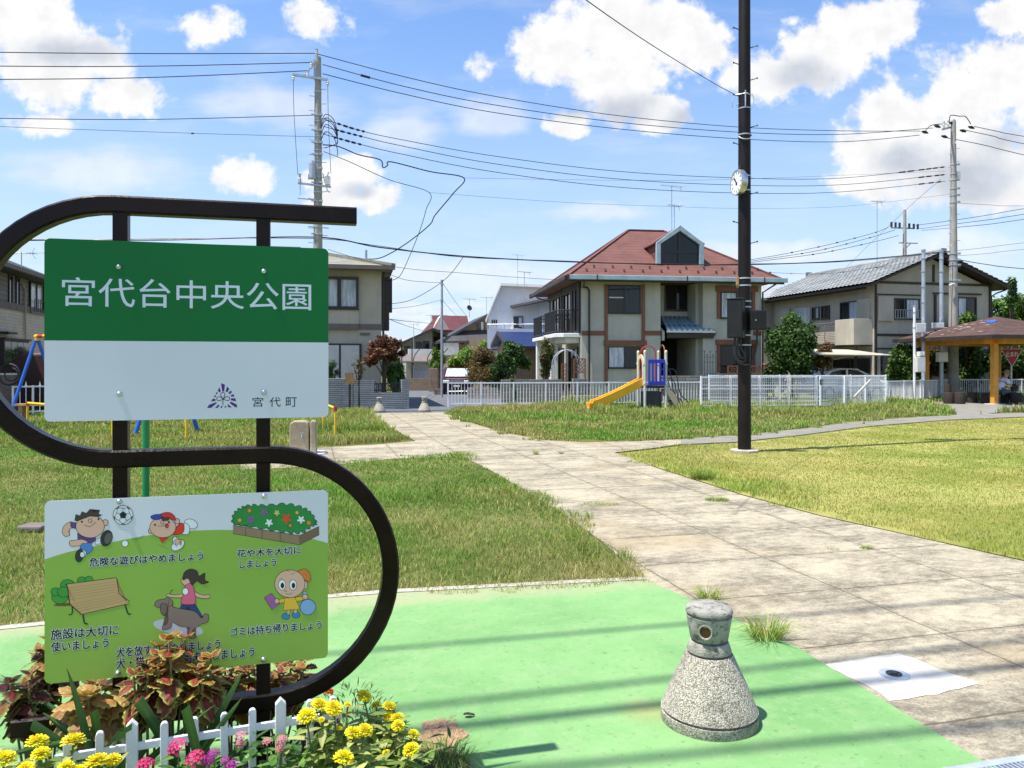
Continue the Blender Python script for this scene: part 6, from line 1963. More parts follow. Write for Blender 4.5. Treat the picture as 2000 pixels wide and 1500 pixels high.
# low building with blue metal roof
c0 = W(990, 714, 43)
BL = thing('blue_roof_building', 'low tan building with blue metal gable roof behind the round shrub', 'building', (c0.x, c0.y, 0), R(10))
P = Plane(BL)
zr_ = P.hit(990, 676)[1]; za_ = zr_ + .95
b = P.mb(); b.ext([(0.3, 0), (6.2, 0), (6.2, zr_ - .12), (3.25, za_ - .14), (.3, zr_ - .12)], .45, 5.5, axis='x'); b.build('wall', M['wall_tan_tile'], BL)
b = P.mb(); slab_roof(b, [(0, -.1, zr_), (5.8, -.1, zr_), (5.8, 3.25, za_), (0, 3.25, za_)], .1); slab_roof(b, [(0, 3.251, za_), (5.8, 3.251, za_), (5.8, 6.6, zr_), (0, 6.6, zr_)], .1); rf = b.build('roof', M['roof_blue'], BL)
b = P.mb(); b.box(-.02, -.2, zr_ - .16, 5.85, -.1, zr_ - .02); b.bar((-.03, -.1, zr_ - .05), (-.03, 3.25, za_ - .05), .05, .2); b.bar((-.03, 3.25, za_ - .05), (-.03, 6.6, zr_ - .05), .05, .2); b.build('barge_board', M['trim_dark'], BL)
# lean-to roofed houses
def lean_house(name, label, pxl, pyl, pxr, pyr, d, depth, rz, wall, roof, th=.2, inset=.5):
    c = W(pxl, 714, d); t = thing(name, label, 'house', (c.x, c.y, 0), rz); P = Plane(t)
    zl = P.hit(pxl, pyl)[1]; xr, zr = P.hit(pxr, pyr)
    b = P.mb(); b.ext([(inset, 0), (xr - .02, 0), (xr - .02, zr - th), (inset, zl + (zr - zl) * inset / xr - th)], 0, depth); b.build('wall', wall, t)
    b = P.mb(); slab_roof(b, [(0, -.7, zl), (xr, -.7, zr), (xr, depth + .4, zr), (0, depth + .4, zl)], th)
    slab_roof(b, [(xr + .001, -.7, zr), (xr * 2, -.7, zl), (xr * 2, depth + .4, zl), (xr + .001, depth + .4, zr)], th); b.build('roof', roof, t)
    return t, P, xr, zr
t, P, w, z = lean_house('tan_brick_house', 'dark roofed house with tan tile front and small slit windows', 862, 664, 954, 612, 57, 8, R(11), M['wall_tan_tile'], M['roof_slate'])
x0, z0, x1, z1 = P.rect(866, 652, 950, 668); b = P.mb(); slab_roof(b, [(x0, -1.4, z0), (x1, -1.4, z0 + .1), (x1, .1, z0 + 1.0), (x0 + 1.2, .1, z0 + .9)], .12); b.build('porch_roof', M['roof_slate'], t)
b = P.mb(); x0, z0, x1, z1 = P.rect(912, 650, 952, 692); b.box(x0, -1.5, 0, x1, -.01, z1 - .5); b.build('porch_wall', M['wall_tan_tile'], t)
win(P, P.rect(869, 656, 892, 673), -.1, .06, .05, 3, 1, 'alu_dark', 'glass')
for q in (897.5, 902.5): win(P, P.rect(q, 655, q + 2.2, 672), 0, .02, .04, 1, 1, 'alu_dark', 'glass_dark')
win(P, P.rect(932, 627, 946, 648), 0, .06, .06, 2, 1, 'alu_dark', ['glass', 'glass_curtain'])
b = P.mb(); x0, z0, x1, z1 = P.rect(864, 672, 893, 694); b.box(x0, -.9, z0, x1, -.82, z1); b.box(x0, -.92, z1, x1, -.8, z1 + .06); b.build('balcony', M['alu_silver'], t)
# pink house with crimson roof
t, P, w, z = simple_house('crimson_roof_house', 'pink walled house with crimson roof further down the street', 845, 900, 645, 68, 8, R(11), M['plaster_pink'], M['roof_crimson'], 1.6, .5)
b = P.mb(); x0, z0 = P.hit(856, 640); x1, z1 = P.hit(918, 622); b.box(x0, 2.5, z0 - 1, x1, 6, z0 + .1); slab_roof(b, [(x0 - .2, 2.2, z0), (x1 + .3, 2.2, z0), (x1 + .3, 4.2, z1 + .5), (x0 - .2, 4.2, z1 + .5)], .15); b.build('upper_roof', M['roof_crimson'], t)
b = P.mb(); b.ext([(-.2, z - .2), (1.6, z - .2), (.7, z + 1.3)], -.3, 2); b.build('gable', M['plaster_pink'], t)
win(P, P.rect(849, 657, 852, 668), 0, .04, .05, 1, 1, 'alu_dark', 'glass_dark'); win(P, P.rect(862, 654, 876, 672), 0, .06, .05, 2, 1, 'alu_dark', 'glass')
# dark roofed house at the street's left
t, P, w, z = lean_house('dark_roof_house', 'low dark roofed house with a cloth covered balcony at the street end', 781, 669, 845, 641, 62, 7, R(12), M['plaster_grey'], M['roof_slate'])
for q in ((789, 676, 801, 690), (812, 668, 824, 681), (826, 666, 838, 681)): win(P, P.rect(*q), -.01, .05, .06, 2, 1, 'alu_dark', ['glass', 'glass_dark'])
b = P.mb(); x0, z0, x1, z1 = P.rect(796, 682, 842, 697); b.box(x0, -1.0, z0, x1, -.95, z1); b.box(x0, -.949, z0, x0 + .06, 0, z1); b.build('balcony', M['plaster_white'], t)
# carport with grey shutter beside it
c0 = W(790, 714, 50)
t = thing('carport', 'brown roofed carport with grey roller shutter beside the street', 'carport', (c0.x, c0.y, 0), R(12)); P = Plane(t)
x0, z0, x1, z1 = P.rect(783, 697, 850, 709); b = P.mb(); slab_roof(b, [(x0, -.4, z0 + .1), (x1, -.4, z0 + .1), (x1, 2.6, z1 + .2), (x0, 2.6, z1 + .2)], .08); b.build('roof', M['trim_taupe'], t)
x0, z0, x1, z1 = P.rect(809, 714, 846, 741); b = P.mb(); b.box(x0, .6, 0, x1, .7, z1); sh = b.build('roller_shutter', M['galvanised'], t)
b = P.mb()
for k in range(12): b.box(x0 + (x1 - x0) * k / 12, .57, .1, x0 + (x1 - x0) * (k + .5) / 12, .599, z1 - .1)
b.build('shutter_ribs', M['galvanised'], sh)
b = P.mb()
for px in (784, 804, 846): x_, _ = P.hit(px, 730); b.bar((x_, -.3, 0), (x_, -.3, 3.1), .07)
for k in range(4): x_ = x0 - 1 + k * .9; b.tube(catmull([(x_, -.3, 1.6), (x_ + .1, -.3, 2.2), (x_ + .5, -.3, 2.7)], 4), .03, 5)
b.build('post', M['alu_dark'], t)
t = tag(MB().box(0, 0, 0, 6.2, .25, .75).build('garden_wall', M['wall_tan_tile'], loc=(W(778, 714, 49).x, 47.5, 0)), 'low tan garden wall in front of the carport', 'wall')
for px, lb in ((843, 'left'), (851, 'right')):
    c0 = W(px, 714, 46); tag(MB().box(-.13, -.13, 0, .13, .13, 1.4).build('gate_pillar', M['wall_tan_tile'], loc=(c0.x, c0.y, 0), bevel=.02), 'tan gate pillar %s beside the street lamp pole' % ('next to the roller shutter' if lb == 'left' else 'closer to the parked van,'), 'pillar')

antenna('antenna on the tall mast right behind the red roof dormer', 1312, 455, 362, 38, .6)
antenna('lower antenna on a stub mast behind the red roof dormer', 1317, 455, 400, 38.2, .4)
antenna('comb shaped antenna over the white house', 1024, 590, 530, 47, .5)
antenna('thin antenna above the white house ridge', 1011, 570, 497, 52, .45)
antenna('antenna with a small dish on the tan tile house', 917, 618, 583, 60, .55, True)
antenna('small antenna right of the dished one', 950, 612, 580, 60, .5)
antenna('antenna over the cream house, seen through the S frame', 42, 520, 492, 28, .45)
antenna('tall mast antenna on the pale grey tiled roof', 1713, 525, 392, 38.5, .35)
antenna('tiny antenna over the dark roofed house', 842, 655, 615, 66, .5)
antenna('thin antenna behind the balcony cloth', 808, 690, 632, 58, .4)

# ------------------------------------------------------------------ block walls and fences
def wall_thing(label, P0, P1, h, th, mat, cap=None, name='block_wall'):
    d = P1 - P0; L = math.hypot(d.x, d.y)
    t = thing(name, label, 'wall', (P0.x, P0.y, 0), math.atan2(d.y, d.x))
    b = MB(); b.box(0, 0, -.02, L, th, h); b.build('masonry', mat, t)
    if cap: b = MB(); b.box(-.03, -.03, h, L + .03, th + .03, h + .06); b.build('coping', cap, t)
    return t, L


# stone wall with wrought iron insert by the cream house
p0, p1 = W(690, 714, 26.8), W(799, 714, 27.6)
d = p1 - p0; L = math.hypot(d.x, d.y)
t = thing('stone_wall', 'banded grey stone garden wall with black wrought iron insert', 'wall', (p0.x, p0.y, 0), math.atan2(d.y, d.x))
P = Plane(t)
xa, _ = P.hit(731, 760); xb, _ = P.hit(785, 760); zt1 = P.hit(720, 741)[1]; zlow = P.hit(750, 767)[1]
b = MB(); b.box(0, 0, -.02, xa, .3, zt1); b.box(xb, 0, -.02, L, .3, zt1); b.box(xa + .001, .002, -.02, xb - .001, .298, zlow); b.build('masonry', M['wall_stone_slat'], t)
b = MB(); z0, z1 = zlow, zt1 - .05
for k in range(15): x = xa + .05 + (xb - xa - .1) * k / 14; b.tube([(x, .15, z0), (x, .15, z1 - .1 * abs(math.sin(k)))], .013, 5)
for z in (z0 + .08, z1 - .12): b.tube([(xa, .15, z), (xb, .15, z)], .016, 5)
for k in range(7):
    x = xa + .12 + (xb - xa - .2) * k / 6.5
    b.tube([(x + .08 * math.cos(a_), .15, (z0 + z1) / 2 + .13 * math.sin(a_)) for a_ in [2 * math.pi * i / 12 for i in range(13)]], .012, 5, cap=False)
b.build('iron_insert', M['dark_metal'], t)
wall_thing('long stone wall continuing behind the wooden notice, left of the iron insert', W(560, 714, 25.5), W(689, 714, 26.78), 1.1, .28, M['wall_stone_slat'])
t, L = wall_thing('grey block wall below the round shrub', W(980, 714, 31.2), W(1098, 714, 31.8), .98, .15, M['wall_block_grey'])
t, L = wall_thing('short grey block wall at the red roofed house corner', W(1120, 714, 31.9), W(1146, 714, 32.1), 1.0, .15, M['wall_block_grey'])
t, L = wall_thing('grey block wall behind the slide', W(1290, 714, 32.3), W(1372, 714, 32.6), 1.12, .15, M['wall_block_grey'])
t, L = wall_thing('dark block wall under the reddish hedge', W(912, 714, 36.5), W(985, 714, 36.2), .5, .2, M['wall_block_grey'])
wall_thing('brick gate pier by the cream house', W(-20, 714, 24.0), W(28, 714, 24.2), 1.25, .3, M['wall_brick'], M['pale_concrete'])
wall_thing('low block wall with a planter top behind the mesh fence', W(1372, 714, 32.8), W(1500, 714, 33.4), 1.02, .12, M['wall_block_grey'])


def rail_fence(label, P0, P1, bays, h=.88, group='white railings around the park', step=.115, style=0):
    d = P1 - P0; L = math.hypot(d.x, d.y)
    t = thing('railing_fence', label, 'fence', (P0.x, P0.y, 0), math.atan2(d.y, d.x), group)
    for k in range(bays + 1):
        x = L * k / bays
        b = MB(); b.box(x - .028, -.028, -.1, x + .028, .028, h); b.build('post', M['white_metal'], t)
    for k in range(bays):
        xa, xb = L * k / bays + .028, L * (k + 1) / bays - .028
        b = MB(); b.box(xa, -.022, h - .055, xb, .022, h - .01); b.box(xa, -.018, .10, xb, .018, .14)
        n = max(2, round((xb - xa) / step))
        for i in range(1, n):
            x = xa + (xb - xa) * i / n
            b.box(x - .011, -.011, .141, x + .011, .011, h - .056)
            if style: b.ext([(x - .03, h - .009), (x + .03, h - .009), (x, h + .14)], -.008, .008)
        b.build('bar_panel', M['white_metal'], t)
    return t


fh = .93
rail_fence('white railing from the path end past the slide to the mesh enclosure', G(875, 795), W(1368, 714, 30.2), 8, fh)
rail_fence('short white railing end left of the path, by the stone wall', W(560, 714, 25.2), G(697, 797) + Vector((0, .5, 0)), 3, fh)
rail_fence('white railing between the mesh enclosure and the shelter', W(1732, 714, 31.5), W(1858, 714, 35.2), 4, fh)
rail_fence('white railing behind the shelter', W(1866, 714, 35.4), W(2120, 714, 36.6), 6, fh)
rail_fence('white pointed fence beside the swing', W(25, 714, 23.6), W(140, 714, 24.6), 3, fh, 'white railings around the park', .16, 1)

# white mesh enclosure with a gate
def mesh_panel(mb_, xa, xb, z0, z1, sx=.075, sz=.15):
    n = round((xb - xa) / sx)
    for i in range(n + 1): x = xa + (xb - xa) * i / n; mb_.box(x - .0045, -.0045, z0, x + .0045, .0045, z1)
    k = round((z1 - z0) / sz)
    for i in range(k + 1): z = z0 + (z1 - z0) * i / k; mb_.box(xa, -.0095, z - .005, xb, -.0046, z + .005)
    for z in (z0 + .02, z1 - .02, (z0 + z1) / 2 + .1): mb_.box(xa, -.022, z - .013, xb, -.0096, z + .013)


def mesh_fence(label, P0, P1, bays, h=1.15, gate=None, group='white mesh fences of the enclosure'):
    d = P1 - P0; L = math.hypot(d.x, d.y)
    t = thing('mesh_fence', label, 'fence', (P0.x, P0.y, 0), math.atan2(d.y, d.x), group)
    for k in range(bays + 1):
        b = MB(); x = L * k / bays; b.tube([(x, .03, -.1), (x, .03, h + .03)], .032, 10); b.build('post', M['white_metal'], t, smooth=True)
    for k in range(bays):
        b = MB(); mesh_panel(b, L * k / bays + .03, L * (k + 1) / bays - .03, .1, h); b.build('mesh_panel', M['white_metal'], t)
    return t


ea, eb, ec, ed = W(1372, 714, 31.2), W(1514, 714, 27.8), W(1600, 714, 28.0), W(1648, 714, 28.4)
ee = W(1731, 714, 29.6)
mesh_fence('white mesh fence on the enclosure front, left of its gate', W(1370, 714, 27.4), W(1596, 714, 28.0), 4)
mesh_fence('white mesh fence on the enclosure front, right of its gate', W(1651, 714, 28.3), ee, 2)
mesh_fence('white mesh fence along the back of the enclosure', W(1385, 714, 31.6), W(1731, 714, 31.6), 5)
gd = ed - ec; L = math.hypot(gd.x, gd.y)
t = thing('mesh_gate', 'white framed mesh gate with black latches in the enclosure front', 'gate', (ec.x, ec.y, 0), math.atan2(gd.y, gd.x))
b = MB()
for x in (.06, L - .02): b.box(x - .03, -.03, .08, x + .03, .03, 1.17)
b.box(.09, -.025, 1.11, L - .05, .025, 1.17); b.box(.09, -.025, .08, L - .05, .025, .13); b.build('frame', M['white_metal'], t)
b = MB(); mesh_panel(b, .09, L - .05, .14, 1.10); b.build('mesh_panel', M['white_metal'], t)
for x in (.0, L - .05): b = MB(); b.box(x, -.06, .85, x + .05, -.031, 1.05); b.build('latch', M['dark_metal'], t)
tag(MB().bar(W(1668, 775, 27.9), W(1700, 742, 28.2), .07, .03).build('wooden_plank', M['plaster_warm']), 'cream plank leaning on the enclosure fence right of the gate', 'plank')

# ------------------------------------------------------------------ playground slide
s0 = G(1259.6, 803); 
SL = thing('slide_tower', 'play tower with yellow slide, blue slotted panel and arched ladder rails', 'slide', s0, R(6))
P = Plane(SL)
pw, pd = P.hit(1300.6, 780)[0], .85
posts = [(0, 0), (pw, 0), (0, pd), (pw, pd)]
zp = P.hit(1260, 690)[1]
for i, (x, y) in enumerate(posts):
    b = MB(); b.tube([(x, y, -.05), (x, y, zp)], .047, 14); po = b.build('post', M['play_silver'] if i != 2 else M['play_silver'], SL, smooth=True)
    b = MB(); b.tube([(x, y, zp), (x, y, zp + .06)], .05, 14); b.ball((x, y, zp + .06), .05, 8); b.build('post_cap', M['play_cream'], po, smooth=True)
    for z in (zp - .35, .95): b = MB(); b.tube([(x, y, z - .04), (x, y, z + .04)], .062, 14); b.build('clamp', M['play_silver'], po, smooth=True)
zd = .86
b = MB(); b.box(.03, .03, zd - .08, pw - .03, pd - .03, zd); b.build('platform', M['dark_metal'], SL)
b = MB(); b.box(.06, .06, .1, pw - .12, pd - .1, zd - .2); b.build('crawl_box', M['dark_metal'], SL, bevel=.03)
# slotted blue panel
x0, x1 = P.hit(1264, 740)[0] + .02, P.hit(1298, 740)[0]
zb0, zb1 = zd + .02, P.hit(1280, 702)[1]
b = MB(); yy0, yy1 = -.075, -.04
b.box(x0, yy0, zb0, x1, yy1, zb0 + .14); b.box(x0, yy0, zb1 - .13, x1, yy1, zb1)
for k in range(5):
    xa = x0 + (x1 - x0 - .06) * k / 4; b.box(xa, yy0 + .001, zb0 + .14, xa + .06, yy1 - .001, zb1 - .13)
b.build('slotted_panel', M['play_blue'], SL, bevel=.012)
# arch at the slide head and two arched tubes
b = MB(); n = 14
arc = lambda cx, cz, rx, rz: [(cx - rx * math.cos(math.pi * k / n), cz + rz * math.sin(math.pi * k / n)) for k in range(n + 1)]
outer = [(-.0, zd)] + [(q[0], q[1]) for q in arc(pd / 2, zp - .35, pd / 2 - .06, .32)] + [(pd, zd)]
inner = [(.19, zd)] + [(q[0], q[1]) for q in arc(pd / 2, zp - .4, pd / 2 - .19, .24)] + [(pd - .19, zd)]
outer[0] = (.06, zd); outer[-1] = (pd - .06, zd)
vs, fs = [], []
for x_ in (-.05, -.015):
    vs += [(x_, q[0], q[1]) for q in outer] + [(x_, q[0], q[1]) for q in inner]
m_ = len(outer)
for i in range(m_ - 1):
    fs += [(i, i + 1, m_ + i + 1, m_ + i), (2 * m_ + i, 3 * m_ + i, 3 * m_ + i + 1, 2 * m_ + i + 1), (i, 2 * m_ + i, 2 * m_ + i + 1, i + 1), (m_ + i, m_ + i + 1, 3 * m_ + i + 1, 3 * m_ + i)]
b.add(vs, fs); b.build('slide_arch', M['play_cream'], SL)
for x_, cm, yy in ((.36, 'play_red', pd), (pw, 'trim_brown', pd / 2)):
    b = MB()
    if cm == 'play_red': b.tube([(x_ - .26, yy, zd + .05), (x_ - .26, yy, zp + .02)] + [(x_ + (q[0]), yy, q[1]) for q in arc(0, zp + .02, .26, .26)] + [(x_ + .26, yy, zd + .05)], .02, 8)
    else: b.tube([(x_, .12, zd + .05)] + [(x_, yy + q[0], q[1]) for q in arc(0, zp + .05, .28, .24)] + [(x_, pd - .12, zd + .05)], .02, 8)
    b.build('arch_rail', M[cm], SL, smooth=True)
# slide chute to the left
c_top = Vector((-.04, .30, zd)); xe, ze = P.hit(1148, 796, -.35)
prof = catmull([(-.04, 0, zd + .02), (-.32, 0, zd - .10), (xe * .45, 0, zd * .56), (xe * .72, 0, .26), (xe * .86, 0, .17), (xe, 0, .15)], 6)
b = MB(); vs, fs = [], []
sec = [(-.27, .25), (-.22, .25), (-.20, .02), (.20, .02), (.22, .25), (.27, .25), (.25, -.06), (-.25, -.06)]
for i, p in enumerate(prof):
    f_ = 1 if i < len(prof) - 4 else .65; yo = -.75 * (i / (len(prof) - 1)) ** 1.3
    for yy, zz in sec: vs.append((p.x, .40 + yy + yo, p.z + (zz * f_ if zz > 0 else zz)))
ns = len(sec)
for i in range(len(prof) - 1):
    for k in range(ns): fs.append((i * ns + k, i * ns + (k + 1) % ns, (i + 1) * ns + (k + 1) % ns, (i + 1) * ns + k))
fs += [tuple(range(ns)), tuple(len(vs) - 1 - k for k in range(ns))]
b.add(vs, fs); b.build('chute', M['slide_yellow'], SL, bevel=.012)
b = MB(); b.bar((xe * .55, .10, 0), (xe * .55, .10, .40), .06); b.build('chute_support', M['play_silver'], SL)
# ladder to the right
xl_, _ = P.hit(1336, 795, .1)
for yy in (.08, pd - .2):
    b = MB(); b.ext([(pw + .03, zd), (pw + .03, zd - .22), (xl_ - .2, 0), (xl_ + .08, 0), (xl_ * .62 + pw * .42, zd * .55)], yy, yy + .04); b.build('ladder_side', M['play_cream'], SL)
b = MB()
for k in range(4): t_ = (k + .6) / 4.4; x_ = pw + .03 + (xl_ - pw) * t_; z_ = zd * (1 - t_); b.box(x_ - .1, .121, z_ - .03, x_ + .1, pd - .201, z_)
b.build('ladder_steps', M['dark_metal'], SL)
for yy, dz in ((.06, 0), (pd - .14, .0)):
    b = MB(); b.tube(catmull([(pw + .05, yy, zd + .55), (pw + .35, yy, zd + .5), (xl_ - .15, yy, zd * .7), (xl_ + .12, yy, .3), (xl_ + .16, yy, 0)], 6), .018, 8); b.tube(catmull([(pw + .05, yy, zd + .25), (pw + .3, yy, zd + .15), (xl_ - .2, yy, zd * .4), (xl_ - .05, yy, .05)], 6), .016, 8); b.build('hand_rail', M['dark_metal'], SL, smooth=True)
tag(MB().box(-.9, -.15, .28, .6, .15, .32).box(-.8, -.1, 0, -.72, .1, .279).box(.42, -.1, 0, .5, .1, .279).build('low_bench', M['wood_old'], loc=G(1155, 788)), 'low wooden bench in the weeds by the slide foot', 'bench')

# ------------------------------------------------------------------ swing and yellow guard rails (partly behind the sign)
A0 = W(72, 657, 22.6); A1 = Vector((-7.9, 17.6, A0.z))
SW = thing('swing_set', 'blue A-frame swing with yellow and red top bar', 'swing', (A0.x, A0.y, 0), math.atan2(A1.y - A0.y, A1.x - A0.x))
L = math.hypot(A1.x - A0.x, A1.y - A0.y); ht = A0.z
for x_ in (0, L):
    for s_ in (-1, 1):
        b = MB(); b.tube([(x_, s_ * .04, ht - .12), (x_ + s_ * .02, s_ * .72, 0)], .048, 12); b.build('leg', M['swing_blue'], SW, smooth=True)
    b = MB(); b.tube([(x_, 0, ht - .13), (x_, 0, ht - .02)], .06, 12); b.tube([(x_ - .09, 0, ht), (x_ + .1 * (1 if x_ == 0 else -1), 0, ht)], .058, 12); b.build('corner_joint', M['rail_yellow'], SW, smooth=True)
b = MB(); b.tube([(.1, 0, ht), (L - .1, 0, ht)], .045, 12); b.build('top_bar', M['rail_yellow'], SW, smooth=True)
b = MB(); b.tube([(.14, 0, ht), (.5, 0, ht)], .05, 12); b.tube([(L - .5, 0, ht), (L - .14, 0, ht)], .05, 12); b.build('bar_sleeve', M['play_red'], SW, smooth=True)
for k in range(4):
    x_ = L * (k + .8) / 4.6
    b = MB(); b.tube([(x_ - .22, 0, ht - .04), (x_ - .22, 0, .5)], .008, 5); b.tube([(x_ + .22, 0, ht - .04), (x_ + .22, 0, .5)], .008, 5); ch = b.build('chains', M['steel'], SW)
    b = MB(); b.box(x_ - .24, -.09, .45, x_ + .24, .09, .49); b.build('swing_seat', M['rubber'], SW)


def guard(label, pts, group='yellow guard rails around the swing'):
    t = thing('guard_rail', label, 'railing', pts[0], 0, group)
    o_ = Vector((pts[0].x, pts[0].y, 0)); t.location = o_
    Q = [Vector((p.x, p.y, 0)) - o_ for p in pts]
    b = MB()
    for p, q in zip(Q, Q[1:]): b.tube([p + Vector((0, 0, .62)), q + Vector((0, 0, .62))], .03, 8)
    b.build('top_rail', M['rail_yellow'], t)
    for p in Q:
        b = MB(); b.tube([p, p + Vector((0, 0, .6))], .03, 8); po = b.build('post', M['rail_yellow'], t)
        b = MB(); b.tube([p + Vector((0, 0, .56)), p + Vector((0, 0, .66))], .042, 8); b.build('joint', M['play_red'], po)
guard('yellow guard rail with red joints by the swing\'s far legs', [G(54, 826 + 10), G(220, 858), G(364, 858)])
guard('yellow guard rail ending right of the name panel', [G(655, 853), G(632, 838)])
tag(MB().box(0, 0, 0, 3.2, .3, .05).box(.1, .03, -.42, .2, .27, -.001).box(3.0, .03, -.42, 3.1, .27, -.001).build('park_bench', M['wood_old'], loc=W(26, 793, 19.5)), 'long flat bench seat showing under the swing', 'bench')
c0 = W(285, 714, 8.2)
t = thing('green_pole', 'slim green steel post standing behind the sign', 'post', (c0.x, c0.y, 0))
b = MB(); b.tube([(0, 0, -.1), (0, 0, 1.85)], .035, 16); b.build('pipe', M['post_green'], t, smooth=True)
b = MB(); b.ball((0, 0, 1.85), .04, 8); b.build('cap', M['post_green'], t, smooth=True)
# drinking fountain
c0 = G(592, 886)
t = thing('drinking_fountain', 'rounded concrete drinking fountain with a metal tap', 'fountain', c0, R(10))
b = MB(); sec = [(-.22, 0), (.11, 0), (.11, .50), (.09, .55), (.05, .58), (-.15, .58), (-.20, .55), (-.22, .50)]; b.ext(sec, -.14, .14); FS = pm('fountain_stone', (.33, .275, .185), .9, .15, 6, .4, 60, col2=(.2, .165, .11), c2=.55); b.build('block', FS, t, bevel=.02)
b = MB(); b.ext([(.135, 0), (.235, 0), (.235, .50), (.22, .56), (.19, .59), (.15, .59), (.135, .56)], -.16, .12); b.build('slab', FS, t, bevel=.02)
b = MB(); b.tube([(.0, -.14, .34), (.0, -.2, .34), (.0, -.215, .30)], .014, 8); b.tube([(.0, -.17, .35), (.0, -.17, .385)], .009, 6); b.box(-.03, -.178, .382, .03, -.162, .392); b.build('tap', M['steel'], t, smooth=True)
b = MB(); b.lathe([(.42, 0), (.42, .02)], 24); b.build('basin_pad', M['pale_concrete'], t)
c0 = W(683, 714, 25.3)
t = thing('notice_board', 'small blank wooden notice board on a stake in the weeds', 'sign', (c0.x, c0.y, 0), R(6))
zt_, zb_ = W(0, 728, 25.3).z, W(0, 750, 25.3).z
b = MB(); b.box(-.15, -.02, zb_, .15, .0, zt_); b.build('board', M['wood_old'], t); b = MB(); b.box(-.035, .001, 0, .035, .05, zt_ - .03); b.build('stake', M['bark'], t)
tag(MB().box(-.12, -.1, .0, .12, .1, .06).build('stone_block', M['trim_taupe'], loc=G(68, 1036), bevel=.02), 'flat brown block in the lawn left of the picture panel', 'stone')

# ------------------------------------------------------------------ park shelter
f0 = G(1942, 790)
SHR = R(11.5)
GZ = thing('park_shelter', 'square shelter with orange wooden posts and worn brown pyramid roof', 'shelter', f0, SHR)
P = Plane(GZ)
S = 3.75; zc = P.hit(1942, 661)[1]
for x, y in ((0, 0), (0, S), (S, 0), (S, S)):
    b = MB(); b.box(x - .105, y - .105, 0, x + .105, y + .105, zc); po = b.build('post', M['wood_post'], GZ, bevel=.012)
    b = MB(); b.box(x - .25, y - .25, -.02, x + .25, y + .25, .03); b.build('footing', M['pale_concrete'], po)
b = MB()
for y in (0, S): b.box(-.5, y - .07, zc - .22, S + .5, y + .07, zc + .02)
for x in (0, S): b.box(x - .069, -.5, zc - .20, x + .069, S + .5, zc + .04)
b.box(-.1, -.115, zc - .06, .1, -.071, zc + .1); b.build('beam', M['wood_post'], GZ)
o_ = .95; zE = zc + .1; zA = zc + 1.02
b = MB(); cc = S / 2
e = [(-o_, -o_), (S + o_, -o_), (S + o_, S + o_), (-o_, S + o_)]
b.add([(x, y, zE) for x, y in e] + [(x, y, zE - .10) for x, y in e] + [(cc, cc, zA), (cc, cc, zA - .10)], [(0, 1, 8), (1, 2, 8), (2, 3, 8), (3, 0, 8), (5, 4, 9), (6, 5, 9), (7, 6, 9), (4, 7, 9), (0, 4, 5, 1), (1, 5, 6, 2), (2, 6, 7, 3), (3, 7, 4, 0)])
rf = b.build('roof', M['roof_shelter'], GZ)
b = MB()
for i in range(4): a_, c_ = e[i], e[(i + 1) % 4]; b.bar((a_[0], a_[1], zE - .06), (c_[0], c_[1], zE - .06), .05, .15)
b.build('fascia', M['trim_dark'], rf)
def on_roof_left(y, s): return Vector((-o_ + s * (cc + o_), y, zE + s * (zA - zE) + .02))
b = MB()
for (y0, y1, s0_, s1_) in ((.9, 1.5, .64, .78), (.8, 1.15, .58, .65), (1.25, 1.75, .7, .76)):
    b.add([on_roof_left(y0, s0_), on_roof_left(y1, s0_ + .03), on_roof_left(y1 - .15, s1_), on_roof_left(y0 + .2, s1_ - .03)], [(0, 1, 2, 3)])
b.build('tarp_patch', M['tarp_blue'], rf)
b = MB()
for k in range(46):
    y, s_ = random.uniform(-.4, 3.9), random.uniform(.1, .85)
    if abs(y - cc) > (cc + o_) * (1 - s_) - .25: continue
    p = on_roof_left(y, s_); w_ = random.uniform(.1, .4); dv = Vector((.06, 0, .06 * (zA - zE) / (cc + o_)))
    b.add([p, p + Vector((0, w_, 0)), p + Vector((0, w_ * .9, 0)) + dv, p + Vector((0, w_ * .2, 0)) + dv * .7], [(0, 1, 2, 3)])
b.build('torn_shingles', pm('shingle_worn', (.40, .30, .27), .9, .2, 5), rf)
GS2 = 'log stump stools under the shelter'
def stool(label, px, py, r, h, d):
    c = W(px, 714, d); b = MB(); b.lathe([(r * .97, 0), (r, .05), (r * .98, h - .02), (r * .93, h), (.0001, h)], 18)
    o = b.build('stump_stool', M['stump'], None, smooth=True, loc=(c.x, c.y, .003)); tag(o, label, 'stool', GS2)
stool('dark log stool nearest the left orange post', 1853, 0, .20, .46, 31.2)
stool('dark log stool second along, beside the first', 1874.5, 0, .205, .47, 31.0)
stool('dark log stool standing apart in the middle', 1899.5, 0, .19, .44, 31.8)
stool('dark log stool before the seated person\'s knees', 1985, 0, .20, .44, 31.0)
stool('tall dark log seat behind the first two stools', 1851, 0, .13, .78, 32.2)
c0 = W(1952, 714, 31.4)
t = thing('shelter_bench', 'low dark bench the person sits on behind the front post', 'bench', (c0.x, c0.y, 0), SHR)
b = MB(); b.box(-.9, -.2, .40, .35, .2, .45); b.build('seat', M['stump'], t)
for x in (-.75, .2): b = MB(); b.box(x, -.16, 0, x + .1, .16, .40); b.build('leg', M['stump'], t)

